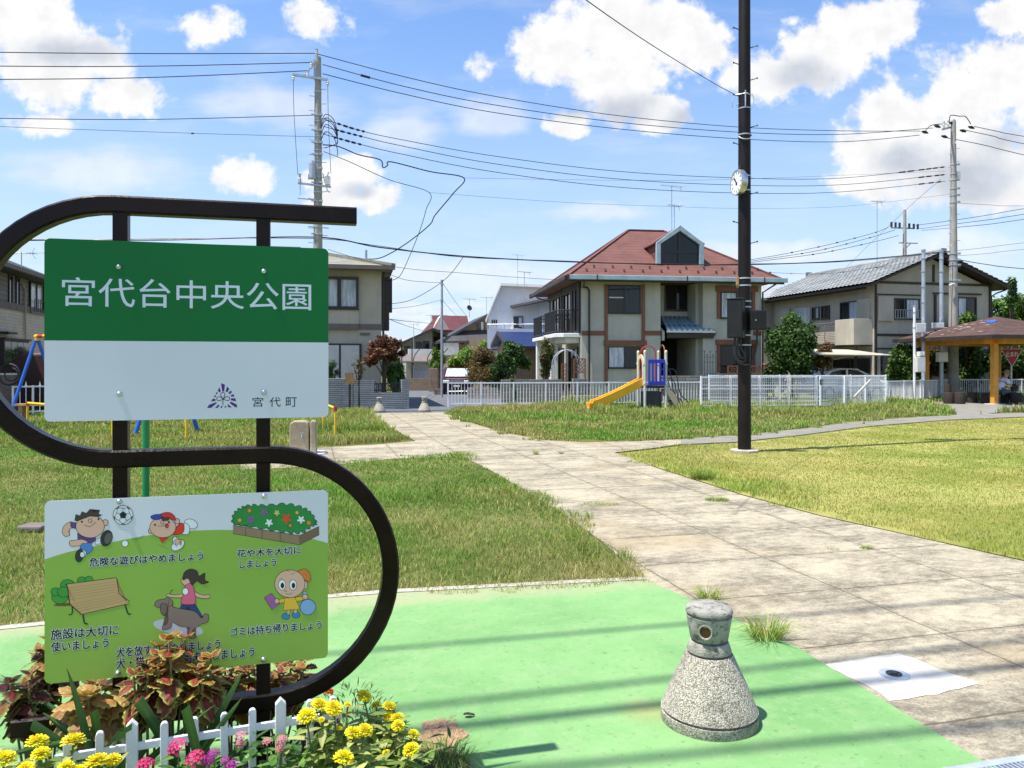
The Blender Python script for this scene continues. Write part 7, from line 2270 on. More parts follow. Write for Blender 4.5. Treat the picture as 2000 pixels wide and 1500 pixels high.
# the seated person
def skin_body(name, joints, edges, mat, parent, sub=1, root=0):
    me = bpy.data.meshes.new(name)
    me.from_pydata([j[0] for j in joints], edges, [])
    me.materials.append(mat)
    o = bpy.data.objects.new(name, me); COL.objects.link(o); o.parent = parent
    sk = o.modifiers.new('skin', 'SKIN'); sk.use_smooth_shade = True
    for i, j in enumerate(joints):
        r_ = j[1] if isinstance(j[1], tuple) else (j[1], j[1])
        me.skin_vertices[0].data[i].radius = r_
    me.skin_vertices[0].data[root].use_root = True
    s_ = o.modifiers.new('sub', 'SUBSURF'); s_.levels = sub; s_.render_levels = sub
    return o
c0 = W(1953.5, 714, 31.35)
PE = thing('person', 'person in white shirt and dark trousers seated under the shelter, leaning forward', 'person', (c0.x, c0.y, 0), R(0))
J = [((0, 0, .50), .13), ((.04, 0, .68), .125), ((.12, 0, .88), .14), ((.18, 0, 1.0), .10), ((.22, 0, 1.07), .055), ((.26, 0, 1.16), .085), ((.28, 0, 1.25), .095), ((.27, 0, 1.32), .06),
     ((.16, -.2, .95), .06), ((.30, -.24, .72), .045), ((.50, -.16, .62), .032), ((.16, .2, .95), .06), ((.30, .24, .72), .045), ((.50, .12, .62), .032),
     ((.08, -.11, .50), .09), ((.46, -.14, .50), .065), ((.44, -.14, .10), .045), ((.58, -.14, .05), .04), ((.08, .11, .50), .09), ((.46, .14, .52), .065), ((.50, .14, .10), .045), ((.64, .14, .05), .04)]
E_ = [(0, 1), (1, 2), (2, 3), (3, 4), (4, 5), (5, 6), (6, 7), (3, 8), (8, 9), (9, 10), (3, 11), (11, 12), (12, 13), (0, 14), (14, 15), (15, 16), (16, 17), (0, 18), (18, 19), (19, 20), (20, 21)]
for s_, hb in ((-1, 10), (1, 13)):
    base = Vector(J[hb][0])
    J.append(((base.x + .05, base.y, base.z - .01), .028)); pi_ = len(J) - 1; E_.append((hb, pi_))
    for f_ in range(5):
        dy = (f_ - 2) * .019; ln = (.05, .075, .08, .075, .06)[f_]
        J.append(((base.x + .05 + ln * .6, base.y + dy, base.z - .02), .009)); J.append(((base.x + .05 + ln, base.y + dy, base.z - .05), .008))
        E_ += [(pi_, len(J) - 2), (len(J) - 2, len(J) - 1)]
skin_body('body', J, E_, M['skin'], PE)
skin_body('shirt', [((0, 0, .52), .155), ((.04, 0, .70), .15), ((.12, 0, .88), .16), ((.18, 0, .99), .12), ((.16, -.2, .95), .082), ((.24, -.23, .80), .07), ((.16, .2, .95), .082), ((.24, .23, .80), .07)], [(0, 1), (1, 2), (2, 3), (3, 4), (4, 5), (3, 6), (6, 7)], M['shirt'], PE)
skin_body('trousers', [((0, 0, .50), .15), ((.08, -.11, .50), .11), ((.46, -.14, .50), .085), ((.44, -.14, .14), .065), ((.08, .11, .50), .11), ((.46, .14, .52), .085), ((.50, .14, .14), .065)], [(0, 1), (1, 2), (2, 3), (0, 4), (4, 5), (5, 6)], M['trousers'], PE)
b = MB(); b.ball((.27, 0, 1.28), .115, 10); hr = b.build('sun_hat', M['wood_old'], PE, smooth=True)
b = MB(); b.lathe([(.11, 1.30), (.2, 1.27), (.205, 1.28), (.1, 1.315)], 20, (.27, 0, 0)); b.build('hat_brim', M['wood_old'], hr, smooth=True)
b = MB(); b.ball((.385, -.03, 1.19), .012, 6); b.ball((.385, .03, 1.19), .012, 6); b.ball((.38, 0, 1.16), .018, 6); b.build('face_features', M['skin'], PE, smooth=True)
for s_, x_ in ((-.14, .56), (.14, .62)): b = MB(); b.ball((x_, s_, .045), .06, 8, sz=.75); b.build('shoe', M['rubber'], PE, smooth=True)
b = MB(); b.ball((.42, -.22, .70), .12, 8); b.box(.34, -.3, .52, .5, -.12, .72); tag(b.build('black_bag', M['rubber'], loc=(c0.x, c0.y, 0), smooth=True), 'black bag held on the lap of the seated person', 'bag')

# stop sign
c0 = W(1976, 714, 34)
t = thing('stop_sign', 'red inverted triangle stop sign on a white pole behind the shelter', 'road sign', (c0.x, c0.y, 0), R(-4))
P = Plane(t)
za, zb_ = P.hit(1975, 681)[1], P.hit(1975, 717.5)[1]; hw = (za - zb_) / math.sqrt(3)
def tri(s_): return [(-hw * s_ - .0, (za + zb_) / 2 + (za - (za + zb_) / 2) * s_ - .0 * s_), (hw * s_, (za + zb_) / 2 + (za - (za + zb_) / 2) * s_), (0, (za + zb_) / 2 + (zb_ - (za + zb_) / 2) * s_)]
def tri(s_):
    cz = za - (za - zb_) / 3
    return [(-hw * s_, cz + (za - cz) * s_), (hw * s_, cz + (za - cz) * s_), (0, cz + (zb_ - cz) * s_)]
b = MB(); b.tube([(0, .03, -.1), (0, .03, za + .12)], .036, 10); b.build('pole', M['white_metal'], t, smooth=True)
b = MB(); b.ext(tri(1), -.022, -.012); pl_ = b.build('plate', M['plaster_white'], t)
b = MB(); b.ext(tri(.9), -.026, -.0225); b.build('red_field', M['sign_red'], pl_)
A = Art(P, lambda x, y: (x, y), -.0275)
A.text('止まれ', -hw * .56, hw * .56, za - .13, za - .35, (.8, .8, .8), .006); A.build('lettering', pl_)

# ------------------------------------------------------------------ utility poles
def steps(t, z0, z1, r0, r1, n, mat='galvanised'):
    b = MB()
    for k in range(n):
        z = z0 + (z1 - z0) * k / (n - 1); r = r0 + (r1 - r0) * k / (n - 1); s = 1 if k % 2 else -1
        b.tube([(s * r * .8, -.03, z), (s * (r + .16), -.05, z + .01)], .011, 5)
    b.build('step_bolts', M[mat], t)


def insul(b, p, h=.22, r=.055, m=0):
    p = Vector(p)
    b.lathe([(.02, 0), (r, .02), (r * .6, .05), (r, .08), (r * .6, .11), (r * .9, .14), (.03, .17), (.05, h), (.0001, h + .02)], 10, p, m)


c0 = W(621, 714, 25)
UP = thing('utility_pole', 'tall concrete utility pole with transformer gear rising behind the sign', 'utility pole', (c0.x, c0.y, 0), R(10))
def zz(py, d=25.0): return EYE + (HY - py) / FPX * d
zt_ = zz(112)
b = MB(); b.tube([(0, 0, -.3), (0, 0, zt_)], [.185, .10], 20); b.build('shaft', M['concrete_pole'], UP, smooth=True)
b = MB(); b.tube([(-.04, 0, zt_ - .1), (-.04, 0, zt_ + .08)], .05, 8); insul(b, (-.04, 0, zt_ + .02)); b.bar((-.1, -.05, zt_ - .75), (-.1, -.05, zt_ - .1), .06, .05)
b.bar((-.06, -.12, zt_ - .15), (-.42, -.12, zt_ - .72), .05, .05); b.build('top_bracket', M['galvanised'], UP)
b = MB(); insul(b, (-.20, -.12, zt_ - .42)); insul(b, (-.32, -.12, zt_ - .75)); insul(b, (-.04, 0, zt_ + .05)); b.build('insulator', M['insulator'], UP, smooth=True)
b = MB(); b.bar((-.78, -.13, zt_ - .66), (.33, -.13, zt_ - .76), .07, .07); b.build('cross_arm', M['galvanised'], UP)
for x, z in ((-.76, zt_ - .72), (.32, zt_ - .80)):
    b = MB(); b.lathe([(.03, 0), (.05, -.03), (.03, -.07), (.05, -.1), (.02, -.14)], 8, (x, -.13, z)); b.build('drop_insulator', M['insulator'], UP, smooth=True)
b = MB(); b.tube(catmull([(-.76, -.13, zt_ - .85), (-.74, -.14, zz(225)), (-.62, -.16, zz(345))], 4), .008, 4); b.tube(catmull([(.32, -.13, zt_ - .92), (.34, -.14, zz(240)), (.42, -.16, zz(340))], 4), .008, 4)
for (x0_, a_, l_) in ((.1, 228, 1), (.1, 235, 1), (.1, 240, 1), (.12, 248, -1), (.1, 262, 1)):
    b.tube(catmull([(x0_, -.1, zz(a_ + 14)), (.25, -.14, zz(a_ - 3)), (.5, -.14, zz(a_ + 6)), (.62, -.1, zz(a_ + 30)), (.42 + .2 * l_, -.1, zz(a_ + 42))], 5), .013, 5)
b.build('jumper_wires', M['wire'], UP)
b = MB(); b.tube([(-.17, -.12, zz(350)), (-.17, -.12, zz(322))], .11, 12); b.tube([(-.17, -.12, zz(322)), (-.17, -.12, zz(316))], .04, 8); b.box(-.3, -.2, zz(352), -.06, -.04, zz(344)); b.build('transformer', M['galvanised'], UP, smooth=True)
b = MB(); b.bar((-.62, -.14, zz(361)), (.42, -.14, zz(366)), .06, .06); insul(b, (-.56, -.14, zz(361)), .3, .06); b.tube([(-.55, -.14, zz(361)), (-.55, -.14, zz(384))], .012, 5); b.build('switch_arm', M['galvanised'], UP)
b = MB(); b.box(.24, -.22, zz(362), .4, -.06, zz(346)); b.tube([(.3, -.2, zz(346)), (.34, -.2, zz(338))], .03, 8); b.tube(catmull([(.16, -.1, zz(340)), (.3, -.16, zz(372)), (.4, -.14, zz(376))], 4), .02, 5); b.build('fuse_box', M['insulator'], UP)
b = MB()
for k, py in enumerate((180, 226, 238, 256, 267, 280, 294, 303, 316, 330, 346, 358, 376, 394, 444, 458)):
    b = MB(); r_ = .185 - (.085) * (zz(py)) / zt_; b.tube([(0, 0, zz(py) - .02), (0, 0, zz(py) + .02)], r_ + .01, 14)
    if k % 2: b.box(.05, -r_ - .06, zz(py) - .03, .16, -r_ + .02, zz(py) + .03); b.box(-.2, -r_ - .02, zz(py) - .02, -.08, -r_ + .03, zz(py) + .02)
    b.build('steel_band', M['galvanised'], UP)
steps(UP, zz(475), zz(175), .15, .11, 22)
for q in (((-.62, -.1, zz(390)), (.05, -.1, zz(392))), ((-.3, -.1, zz(444)), (.35, -.1, zz(446)))): b = MB(); b.bar(*q, .03, .03); b.build('side_rod', M['galvanised'], UP)

c0 = W(1862, 714, 35)
UR = thing('utility_pole', 'weathered concrete utility pole with slanted crossarm behind the shelter roof', 'utility pole', (c0.x, c0.y, 0), R(12))
d_ = 35.0
def zq(py): return zz(py, d_)
b = MB(); b.tube([(0, 0, -.2), (0, 0, zq(660)), (0, 0, zq(236))], [.245, .20, .105], 20); b.build('shaft', M['concrete_pole'], UR, smooth=True)
xs = lambda px: (px - 1862) / FPX * d_
Lm = Vector((xs(1819), -.5, zq(262))); Rm = Vector((xs(1884), .5, zq(239)))
b = MB(); b.bar(Lm, Rm, .08, .08); b.bar((0, -.12, zq(282)), (xs(1868), .1, zq(250)), .04, .04); b.build('cross_arm', M['galvanised'], UR)
b = MB()
for f_ in (.1, .45, .93): insul(b, Lm + (Rm - Lm) * f_ + Vector((0, 0, .04)), .3, .07)
b.build('insulator', M['insulator'], UR, smooth=True)
b = MB()
for px, py in ((1798, 262), (1826, 249), (1859, 241), (1903, 246), (1884, 254), (1842, 268)): p = Vector((xs(px), 0, zq(py))); b.tube([p - Vector((.16, 0, -.02)), p, p + Vector((.16, 0, -.04))], [.03, .075, .03], 8)
b.tube(catmull([(xs(1853), 0, zq(240)), (xs(1856), 0, zq(226)), (xs(1876), 0, zq(226)), (xs(1890), 0, zq(226)), (xs(1902), 0, zq(240))], 5), .02, 5)
b.tube(catmull([(xs(1800), 0, zq(258)), (xs(1815), 0, zq(247)), (xs(1850), 0, zq(243))], 5), .018, 5); b.build('jumper_wires', M['wire'], UR, smooth=True)
for py in (322, 340, 352, 369, 382, 396, 496, 508, 518, 548): b = MB(); r_ = .245 - .14 * zq(py) / zq(236); b.tube([(0, 0, zq(py) - .025), (0, 0, zq(py) + .025)], r_ + .012, 14); b.box(.08, -r_ - .05, zq(py) - .04, .2, -r_ + .05, zq(py) + .04); b.build('steel_band', M['galvanised'], UR)
steps(UR, zq(560), zq(290), .19, .12, 22)
b = MB(); b.tube(catmull([(-.06, -.2, zq(560)), (-.25, -.25, zq(556)), (-.4, -.2, zq(559))], 4), .04, 6); b.box(.06, -.2, zq(352), .2, -.1, zq(336)); b.build('fittings', M['insulator'], UR)

c0 = W(1767, 714, 58)
UF = thing('utility_pole', 'far concrete utility pole peeking over the grey tiled roof', 'utility pole', (c0.x, c0.y, 0), R(20))
zf = lambda py: zz(py, 58.)
b = MB(); b.tube([(0, 0, 0), (0, 0, zf(410))], [.22, .11], 14); b.build('shaft', M['concrete_pole'], UF, smooth=True)
b = MB(); b.bar((-1.3, 0, zf(447)), (1.3, .3, zf(443)), .09); b.bar((-.55, 0, zf(475)), (1.6, .3, zf(472)), .08); b.bar((0, 0, zf(487)), (.7, .1, zf(474)), .05); b.build('cross_arm', M['galvanised'], UF)
b = MB()
for x in (-1.3, -.9, -.5, .45, .9, 1.3): b.tube([(x, 0, zf(447) + .05), (x, 0, zf(437) + .05)], .08, 8)
b.build('insulator', M['dark_metal'], UF, smooth=True)

# slim steel poles with meter boxes
def steel_pole(label, px, d, ptop, r, mat, boxes, name='steel_pole', group='slim steel poles by the shelter', bands=()):
    c = W(px, 714, d); t = thing(name, label, 'pole', (c.x, c.y, 0), R(12), group)
    z_ = lambda py: zz(py, d)
    b = MB(); b.tube([(0, 0, -.1), (0, 0, z_(ptop))], [r * 1.1, r], 14); b.build('shaft', mat, t, smooth=True)
    b = MB(); b.tube([(0, 0, z_(ptop)), (0, 0, z_(ptop) + .06)], r * 1.25, 12)
    for py in bands: b.tube([(0, 0, z_(py) - .02), (0, 0, z_(py) + .02)], r * 1.3, 12)
    b.build('cap', M['galvanised'], t)
    for x0, y0, x1, y1, nm in boxes:
        xa, xb = (x0 - px) / FPX * d, (x1 - px) / FPX * d
        b = MB(); b.box(xa, -r - .22, z_(y1), xb, -r - .01, z_(y0)); bo = b.build(nm, M['shutter_white'], t, bevel=.015)
        b = MB(); b.box(xa + .03, -r - .228, z_(y1) + .04, xb - .03, -r - .219, z_(y0) - .04); b.box(xb - .09, -r - .236, (z_(y0) + z_(y1)) / 2 - .05, xb - .06, -r - .2281, (z_(y0) + z_(y1)) / 2 + .05); b.build('box_door', M['plaster_white'], bo)
    return t
steel_pole('left grey steel pole with a white meter box above the shelter roof', 1803.5, 33.6, 490, .075, M['galvanised'], [(1776, 632, 1799, 651, 'meter_box')], bands=(505, 530, 560, 590, 640))
steel_pole('right grey steel pole with boxes between the shelter posts', 1838.5, 34.2, 492, .078, M['galvanised'], [(1813, 631, 1834, 642, 'meter_box'), (1822, 688, 1843, 707, 'cable_box')], bands=(505, 530, 570, 640, 694, 704))
steel_pole('cream pole with white switch cabinet left of the shelter', 1786, 32.8, 599, .05, M['plaster_white'], [(1782, 697, 1801, 727, 'switch_cabinet'), (1788, 687, 1800, 696, 'meter_box')], bands=(610, 640))
steel_pole('thin grey street lamp pole beside the parked van', 863, 37.0, 549, .055, M['galvanised'], [], 'lamp_pole', 'slim steel poles by the shelter', bands=(556, 585, 588))

# ------------------------------------------------------------------ overhead wires
def wire(label, pts, r=.012, ext=0, group='overhead wires', beads=None, name='power_cable'):
    P = [W(*p) for p in pts]
    if ext: P.append(P[-1] + (P[-1] - P[-2]).normalized() * ext)
    if ext < 0: pass
    b = MB(); b.tube(catmull(P, 8), r, 5)
    if beads:
        Q = catmull(P, 40)
        for f0, f1, rr in beads:
            k0 = int(f0 * (len(Q) - 1)); k1 = max(k0 + 1, int(f1 * (len(Q) - 1)))
            b.tube(Q[k0:k1 + 1], rr, 6)
    tag(b.build(name, M['wire']), label, 'cable', group)


LD = 22.7
wire('topmost cable running left from the pole top behind the sign', [(618, 104, 25), (300, 104.5, 23.8), (0, 102, 22.7), (-500, 92, 21)], .014)
wire('second cable running left from the pole top behind the sign', [(610, 122, 25), (300, 129, 23.8), (0, 129, 22.7), (-500, 122, 21)], .014)
wire('third cable running left from the pole top behind the sign', [(603, 138, 25), (300, 151, 23.8), (0, 155, 22.7), (-500, 156, 21)], .014)
wire('middle height cable running left across the clouds', [(612, 225, 25), (300, 233, 23.8), (0, 231, 22.7), (-500, 222, 21)], .012)
wire('thin cable sagging left just below the middle height one', [(614, 267, 25), (400, 261, 24.2), (190, 254, 23.4), (0, 247, 22.7), (-500, 225, 21)], .007, beads=[(.28, .285, .03)])
wire('topmost of three cables running right from the pole top behind the sign', [(622, 106, 25), (790, 150, 26.2), (960, 187, 27.6), (1200, 225, 29.6), (1440, 248, 32), (1640, 255.5, 33.6), (1798, 256, 35)], .014)
wire('second of three cables running right from the pole top behind the sign', [(630, 126, 25), (790, 169, 26.2), (960, 204, 27.6), (1200, 238, 29.6), (1440, 258, 32), (1640, 262.5, 33.6), (1822, 250, 35)], .014, beads=[(.09, .105, .04)])
wire('third of three cables running right from the pole top behind the sign', [(630, 144, 25), (790, 184, 26.2), (960, 219, 27.6), (1200, 251, 29.6), (1440, 271, 32), (1640, 277, 33.6), (1796, 264, 35)], .014)
bd = lambda a: [(a + i * .022, a + i * .022 + .012, .036) for i in range(5)]
wire('upper service cable with black sleeves leaving the pole behind the sign', [(632, 232, 25), (700, 254, 25.6), (780, 272, 26.2), (960, 304, 27.6), (1200, 334, 29.6), (1440, 347.5, 32), (1640, 348, 33.6), (1846, 326, 35)], .012, beads=bd(.07) + [(.93 + i * .012, .93 + i * .012 + .007, .034) for i in range(6)])
wire('middle service cable with black sleeves leaving the pole behind the sign', [(632, 247, 25), (700, 265, 25.6), (780, 284, 26.2), (960, 319, 27.6), (1200, 349, 29.6), (1440, 361.5, 32), (1640, 361, 33.6), (1846, 341, 35)], .012, beads=bd(.06) + [(.955 + i * .012, .955 + i * .012 + .007, .034) for i in range(4)])
wire('lower service cable with black sleeves leaving the pole behind the sign', [(632, 262, 25), (700, 281, 25.6), (780, 300, 26.2), (960, 335, 27.6), (1200, 365, 29.6), (1440, 377, 32), (1640, 375, 33.6), (1846, 354, 35)], .012, beads=bd(.055) + [(.955 + i * .014, .955 + i * .014 + .007, .034) for i in range(3)])
wire('thick cable dropping from the pole to the cream house roof', [(630, 283, 25), (660, 286, 25.1), (700, 302, 25.4), (742, 312, 25.6), (748, 327, 25.6), (757, 323, 25.6), (764, 316, 25.7), (840, 335, 26.2), (906, 347.5, 26.7), (885, 378, 26.9), (850, 420, 27.5), (838, 440, 27.7), (790, 478, 28.6), (745, 503, 29.5), (715, 506, 30.4)], .02)
wire('thin cable looping from the pole down to the house eave', [(632, 296, 25), (680, 315, 25.4), (760, 351, 26), (838, 376, 26.6), (832, 410, 26.8), (820, 450, 27), (800, 500, 27.6), (780, 540, 28.2), (756, 549, 29)], .012)
wire('hair thin wire from the bent cable to the right pole', [(906, 347.5, 26.7), (1200, 352, 29.6), (1440, 350, 32), (1846, 334, 35)], .005)
wire('hair thin wire from the thin looping cable to the right', [(838, 376, 26.6), (1100, 395, 28.6), (1300, 403, 30.5), (1450, 407, 32), (1650, 403, 33.6), (1850, 380, 35)], .005)
wire('heavy bundled cable crossing behind the name panel and over the red roof', [(-300, 474, 22), (0, 468, 22.8), (300, 469, 23.8), (612, 463, 24.9), (740, 483, 25.8), (900, 500, 26.6), (1100, 511, 27.8), (1300, 516, 29), (1450, 517, 30), (1640, 510, 32.5), (1855, 491, 34.8)], .022)
wire('second strand twisted along the heavy bundled cable', [(-300, 470, 22), (0, 470.5, 22.8), (300, 466.5, 23.8), (612, 466, 24.9), (740, 480.5, 25.8), (900, 502, 26.6), (1100, 509.5, 27.8), (1300, 517.5, 29), (1450, 515.5, 30), (1640, 511.5, 32.5), (1855, 493, 34.8)], .011)
wire('thin wire lower left through the S frame', [(-200, 497, 22), (86, 494, 23), (300, 492, 23.8), (612, 487, 24.9)], .007)
wire('thin cable descending behind the cream house roof to the right', [(640, 487, 25), (700, 505, 25.6), (790, 524, 27), (900, 533, 29), (1000, 541, 31), (1110, 548, 34)], .008)
wire('spiral wrapped cable hanging between house eave and bundled cable', [(754, 594, 29), (800, 587, 28.6), (850, 560, 27.8), (880, 535, 27.2), (905, 502, 26.7)], .011)
wire('slack wire from the lamp pole to the cream house upper eave', [(861, 552, 37), (820, 550, 34), (790, 546, 32), (762, 536, 29.5)], .010)
wire('slack wire from the lamp pole to the cream house lower eave', [(861, 586, 37), (810, 598, 34), (752, 604, 29.5)], .008)
wire('cable falling from the house corner to the dark roofed house', [(750, 619, 29.5), (790, 635, 40), (828, 647, 60)], .014)
wire('level cable from the house corner toward the far antenna', [(750, 622, 29.5), (800, 628, 40), (845, 632, 64)], .014)
wire('stay wire from the lamp pole top to the tan tile house', [(864, 552, 37), (890, 590, 46), (912, 618, 56)], .012)
wire('lower stay wire from the lamp pole to the dark slate roof', [(864, 586, 37), (885, 610, 46), (898, 622, 56)], .010)
wire('single wire from the sky down to the clock pole bracket', [(1100, -40, 7.2), (1145, 0, 8), (1270, 86, 10.3), (1390, 160, 13), (1434, 184, 13.8)], .006)
wire('upper of three cables leaving the right pole to the right border', [(1903, 247, 35), (1950, 257, 35.6), (2010, 268, 36.3), (2400, 330, 41)], .016)
wire('middle of three cables leaving the right pole to the right border', [(1884, 254, 35), (1940, 266, 35.6), (2010, 283, 36.3), (2400, 360, 41)], .016)
wire('lower of three cables leaving the right pole to the right border', [(1842, 268, 35), (1920, 283, 35.4), (2010, 305, 36.3), (2400, 395, 41)], .016)
wire('thin wire from the right pole side to the right border', [(1862, 396, 35), (1930, 400, 35.6), (2010, 402, 36.3), (2400, 396, 41)], .008)
wire('first of three cables from the far pole toward the right border', [(1788, 440, 58), (1850, 432, 56), (1930, 420, 53), (2010, 406, 50), (2500, 330, 40)], .02)
wire('second of three cables from the far pole toward the right border', [(1796, 447, 58), (1870, 437, 56), (1940, 428, 53), (2010, 417, 50), (2500, 345, 40)], .02)
wire('third of three cables from the far pole toward the right border', [(1800, 450, 58), (1880, 443, 56), (1940, 437, 53), (2010, 427, 50), (2500, 360, 40)], .02)
wire('first of three beaded cables from the far pole down to the left', [(1735, 444, 58), (1700, 457, 57), (1600, 482, 55), (1480, 505, 52), (1300, 530, 50)], .018, beads=[(f, f + .006, .05) for f in (.2, .34, .42, .5, .62)])
wire('second of three beaded cables from the far pole down to the left', [(1748, 449, 58), (1700, 464, 57), (1600, 489, 55), (1480, 508, 52), (1300, 533, 50)], .018, beads=[(f, f + .006, .05) for f in (.25, .38, .47, .58)])
wire('third of three beaded cables from the far pole down to the left', [(1755, 460, 58), (1700, 474, 57), (1600, 495, 55), (1480, 511, 52), (1300, 536, 50)], .018, beads=[(f, f + .006, .05) for f in (.3, .44, .53)])
wire('diagonal stay wire from right pole sleeves down across the tiled roof', [(1838, 350, 35), (1780, 400, 38), (1700, 475, 44), (1630, 535, 50), (1520, 565, 56)], .008)
wire('slack wire from the right pole to the small outbuilding', [(1852, 500, 35), (1700, 524, 38), (1600, 535, 41), (1480, 531, 43)], .010, beads=[(f, f + .008, .03) for f in (.3, .5, .65, .8)])
wire('cable from the right pole past the gable to the right border', [(1870, 507, 35), (1930, 517, 36), (2010, 526, 37), (2400, 560, 42)], .018)
wire('upper faint wire at the right border', [(1865, 490, 35), (1930, 483, 36), (2010, 473, 37), (2400, 430, 42)], .008)
wire('lower faint wire at the right border', [(1865, 500, 35), (1930, 495, 36), (2010, 486, 37), (2400, 450, 42)], .008)
wire('guy wire from the shelter side pole down to the fence', [(1752, 660, 33), (1720, 700, 33), (1690, 740, 33)], .006)
# the street's own cables pass high over the pavement (their shadows fall on the green paint)
def span(label, px, py, z, r, px2, py2, z2=None):
    g0, g1 = G(px, py), G(px2, py2)
    off = lambda z_: Vector((sun_dir.x, sun_dir.y, 0)) * (z_ / sun_dir.z) + Vector((0, 0, z_))
    a, c = g0 + off(z), g1 + off(z2 or z)
    dv = (c - a)
    b = MB(); b.tube([a - dv * 3, c + dv * 3], r, 8)
    tag(b.build('power_cable', M['wire']), label, 'cable', 'street cables over the pavement')
span('thick street cable whose shadow crosses the near bollard foot', 930, 1418, 10.5, .034, 2000, 1300)
span('street cable whose shadow runs just behind the thick one', 800, 1385, 12, .026, 2000, 1250)
span('street cable whose shadow crosses the middle of the green paint', 780, 1268, 12, .022, 1290, 1225)
span('street cable whose shadow crosses the front of the green paint', 1100, 1500, 11, .028, 1800, 1432)

# ------------------------------------------------------------------ trees and shrubs
def crown_mesh(name, clumps, n, size, cols, mat, r=rng, flat=.0, aspect=.55):
    """many small leaves spread through clumps (cx, cy, cz, rx, ry, rz)"""
    cl = np.array(clumps)
    vol = (cl[:, 3] * cl[:, 4] * cl[:, 5]) ** .67
    k = r.choice(len(cl), n, p=vol / vol.sum())
    d = r.normal(size=(n, 3)); d /= np.linalg.norm(d, axis=1, keepdims=True)
    rad = (r.random(n) ** .45) * r.uniform(.75, 1.3, n)
    c = cl[k, :3] + d * rad[:, None] * cl[k, 3:6]
    nrm = d * .6 + r.normal(size=(n, 3)) * .6 + np.array([0, 0, .35])
    nrm /= np.linalg.norm(nrm, axis=1, keepdims=True)
    t = np.cross(nrm, r.normal(size=(n, 3))); t /= np.linalg.norm(t, axis=1, keepdims=True)
    b = np.cross(nrm, t)
    s = size * r.uniform(.6, 1.35, n)
    V = np.zeros((n, 4, 3))
    V[:, 0] = c - t * s[:, None]; V[:, 2] = c + t * s[:, None]
    V[:, 1] = c + b * (s * aspect)[:, None] + nrm * (s * .12)[:, None]; V[:, 3] = c - b * (s * aspect)[:, None] + nrm * (s * .12)[:, None]
    cc = np.array(cols)[r.integers(0, len(cols), n)]
    tint = r.uniform(.75, 1.3, len(cl))
    cc = cc * tint[k][:, None] * r.uniform(.7, 1.3, (n, 1))
    C = np.repeat(cc, 4, 0)
    me = mesh_from(name, V.reshape(-1, 3), np.arange(n * 4), np.full(n, 4), np.clip(C, 0, 1), mat)
    o = bpy.data.objects.new(name, me); COL.objects.link(o)
    return o


def ell_clumps(c, rx, ry, rz, n, frac=.42, r=rng, low=0.):
    out = []
    for i in range(n):
        d = r.normal(size=3); d /= np.linalg.norm(d)
        if d[2] < -.6 + low: d[2] = abs(d[2])
        f = r.uniform(.35, .88)
        s = frac * r.uniform(.5, 1.35)
        out.append((c[0] + d[0] * rx * f, c[1] + d[1] * ry * f, c[2] + d[2] * rz * f, rx * s, ry * s, rz * s))
    return out


def tree(name, label, px, d, pt, pb, wpx, n, size, cols, trunk_h=None, nclump=14, cat='tree', group=None, depth=None, frac=.42, trunk_r=.07, limbs=5, base_z=0., aspect=.55):
    """crown spans pixel rows pt..pb and wpx columns at distance d; trunk to the ground"""
    c = W(px, 714, d)
    t = thing(name, label, cat, (c.x, c.y, base_z), 0, group)
    zt, zb = W(0, pt, d).z - base_z, max(.05, W(0, pb + (22 if cat == 'shrub' else 6), d).z - base_z)
    rx = wpx / FPX * d / 2; rz = (zt - zb) / 2; ry = depth or rx
    cc = (0, 0, (zt + zb) / 2)
    cl = ell_clumps(cc, rx, ry, rz, nclump, frac)
    cr = crown_mesh('crown', cl, n, size, cols, M['leaf'], aspect=aspect); cr.parent = t
    b = MB(); th = max(zb + rz * .8, .15)
    b.tube(catmull([(0, 0, -.1), (random.uniform(-.05, .05), 0, th * .5), (0, 0, th)], 4), [trunk_r * (1 - .5 * i / 8) for i in range(9)], 8)
    for i in range(limbs):
        q = cl[i % len(cl)]
        z0 = th * random.uniform(.45, .95)
        b.tube(catmull([(0, 0, z0), (q[0] * .45, q[1] * .45, (z0 + q[2]) / 2 + .1), (q[0], q[1], q[2])], 4), [trunk_r * .5 * (1 - .08 * k) for k in range(9)], 6)
    b.build('trunk', M['bark'], t, smooth=True)
    return t


DKG = [(.022, .055, .014), (.035, .08, .018), (.05, .11, .025), (.018, .045, .012)]
MDG = [(.05, .11, .02), (.075, .15, .028), (.04, .085, .016), (.10, .18, .035)]
YLG = [(.16, .24, .035), (.11, .19, .03), (.20, .28, .05), (.08, .14, .024)]
RED = [(.11, .035, .02), (.16, .06, .03), (.08, .025, .018), (.20, .09, .04), (.09, .05, .02)]
BRN = [(.10, .085, .03), (.16, .13, .045), (.07, .07, .022), (.13, .09, .035)]

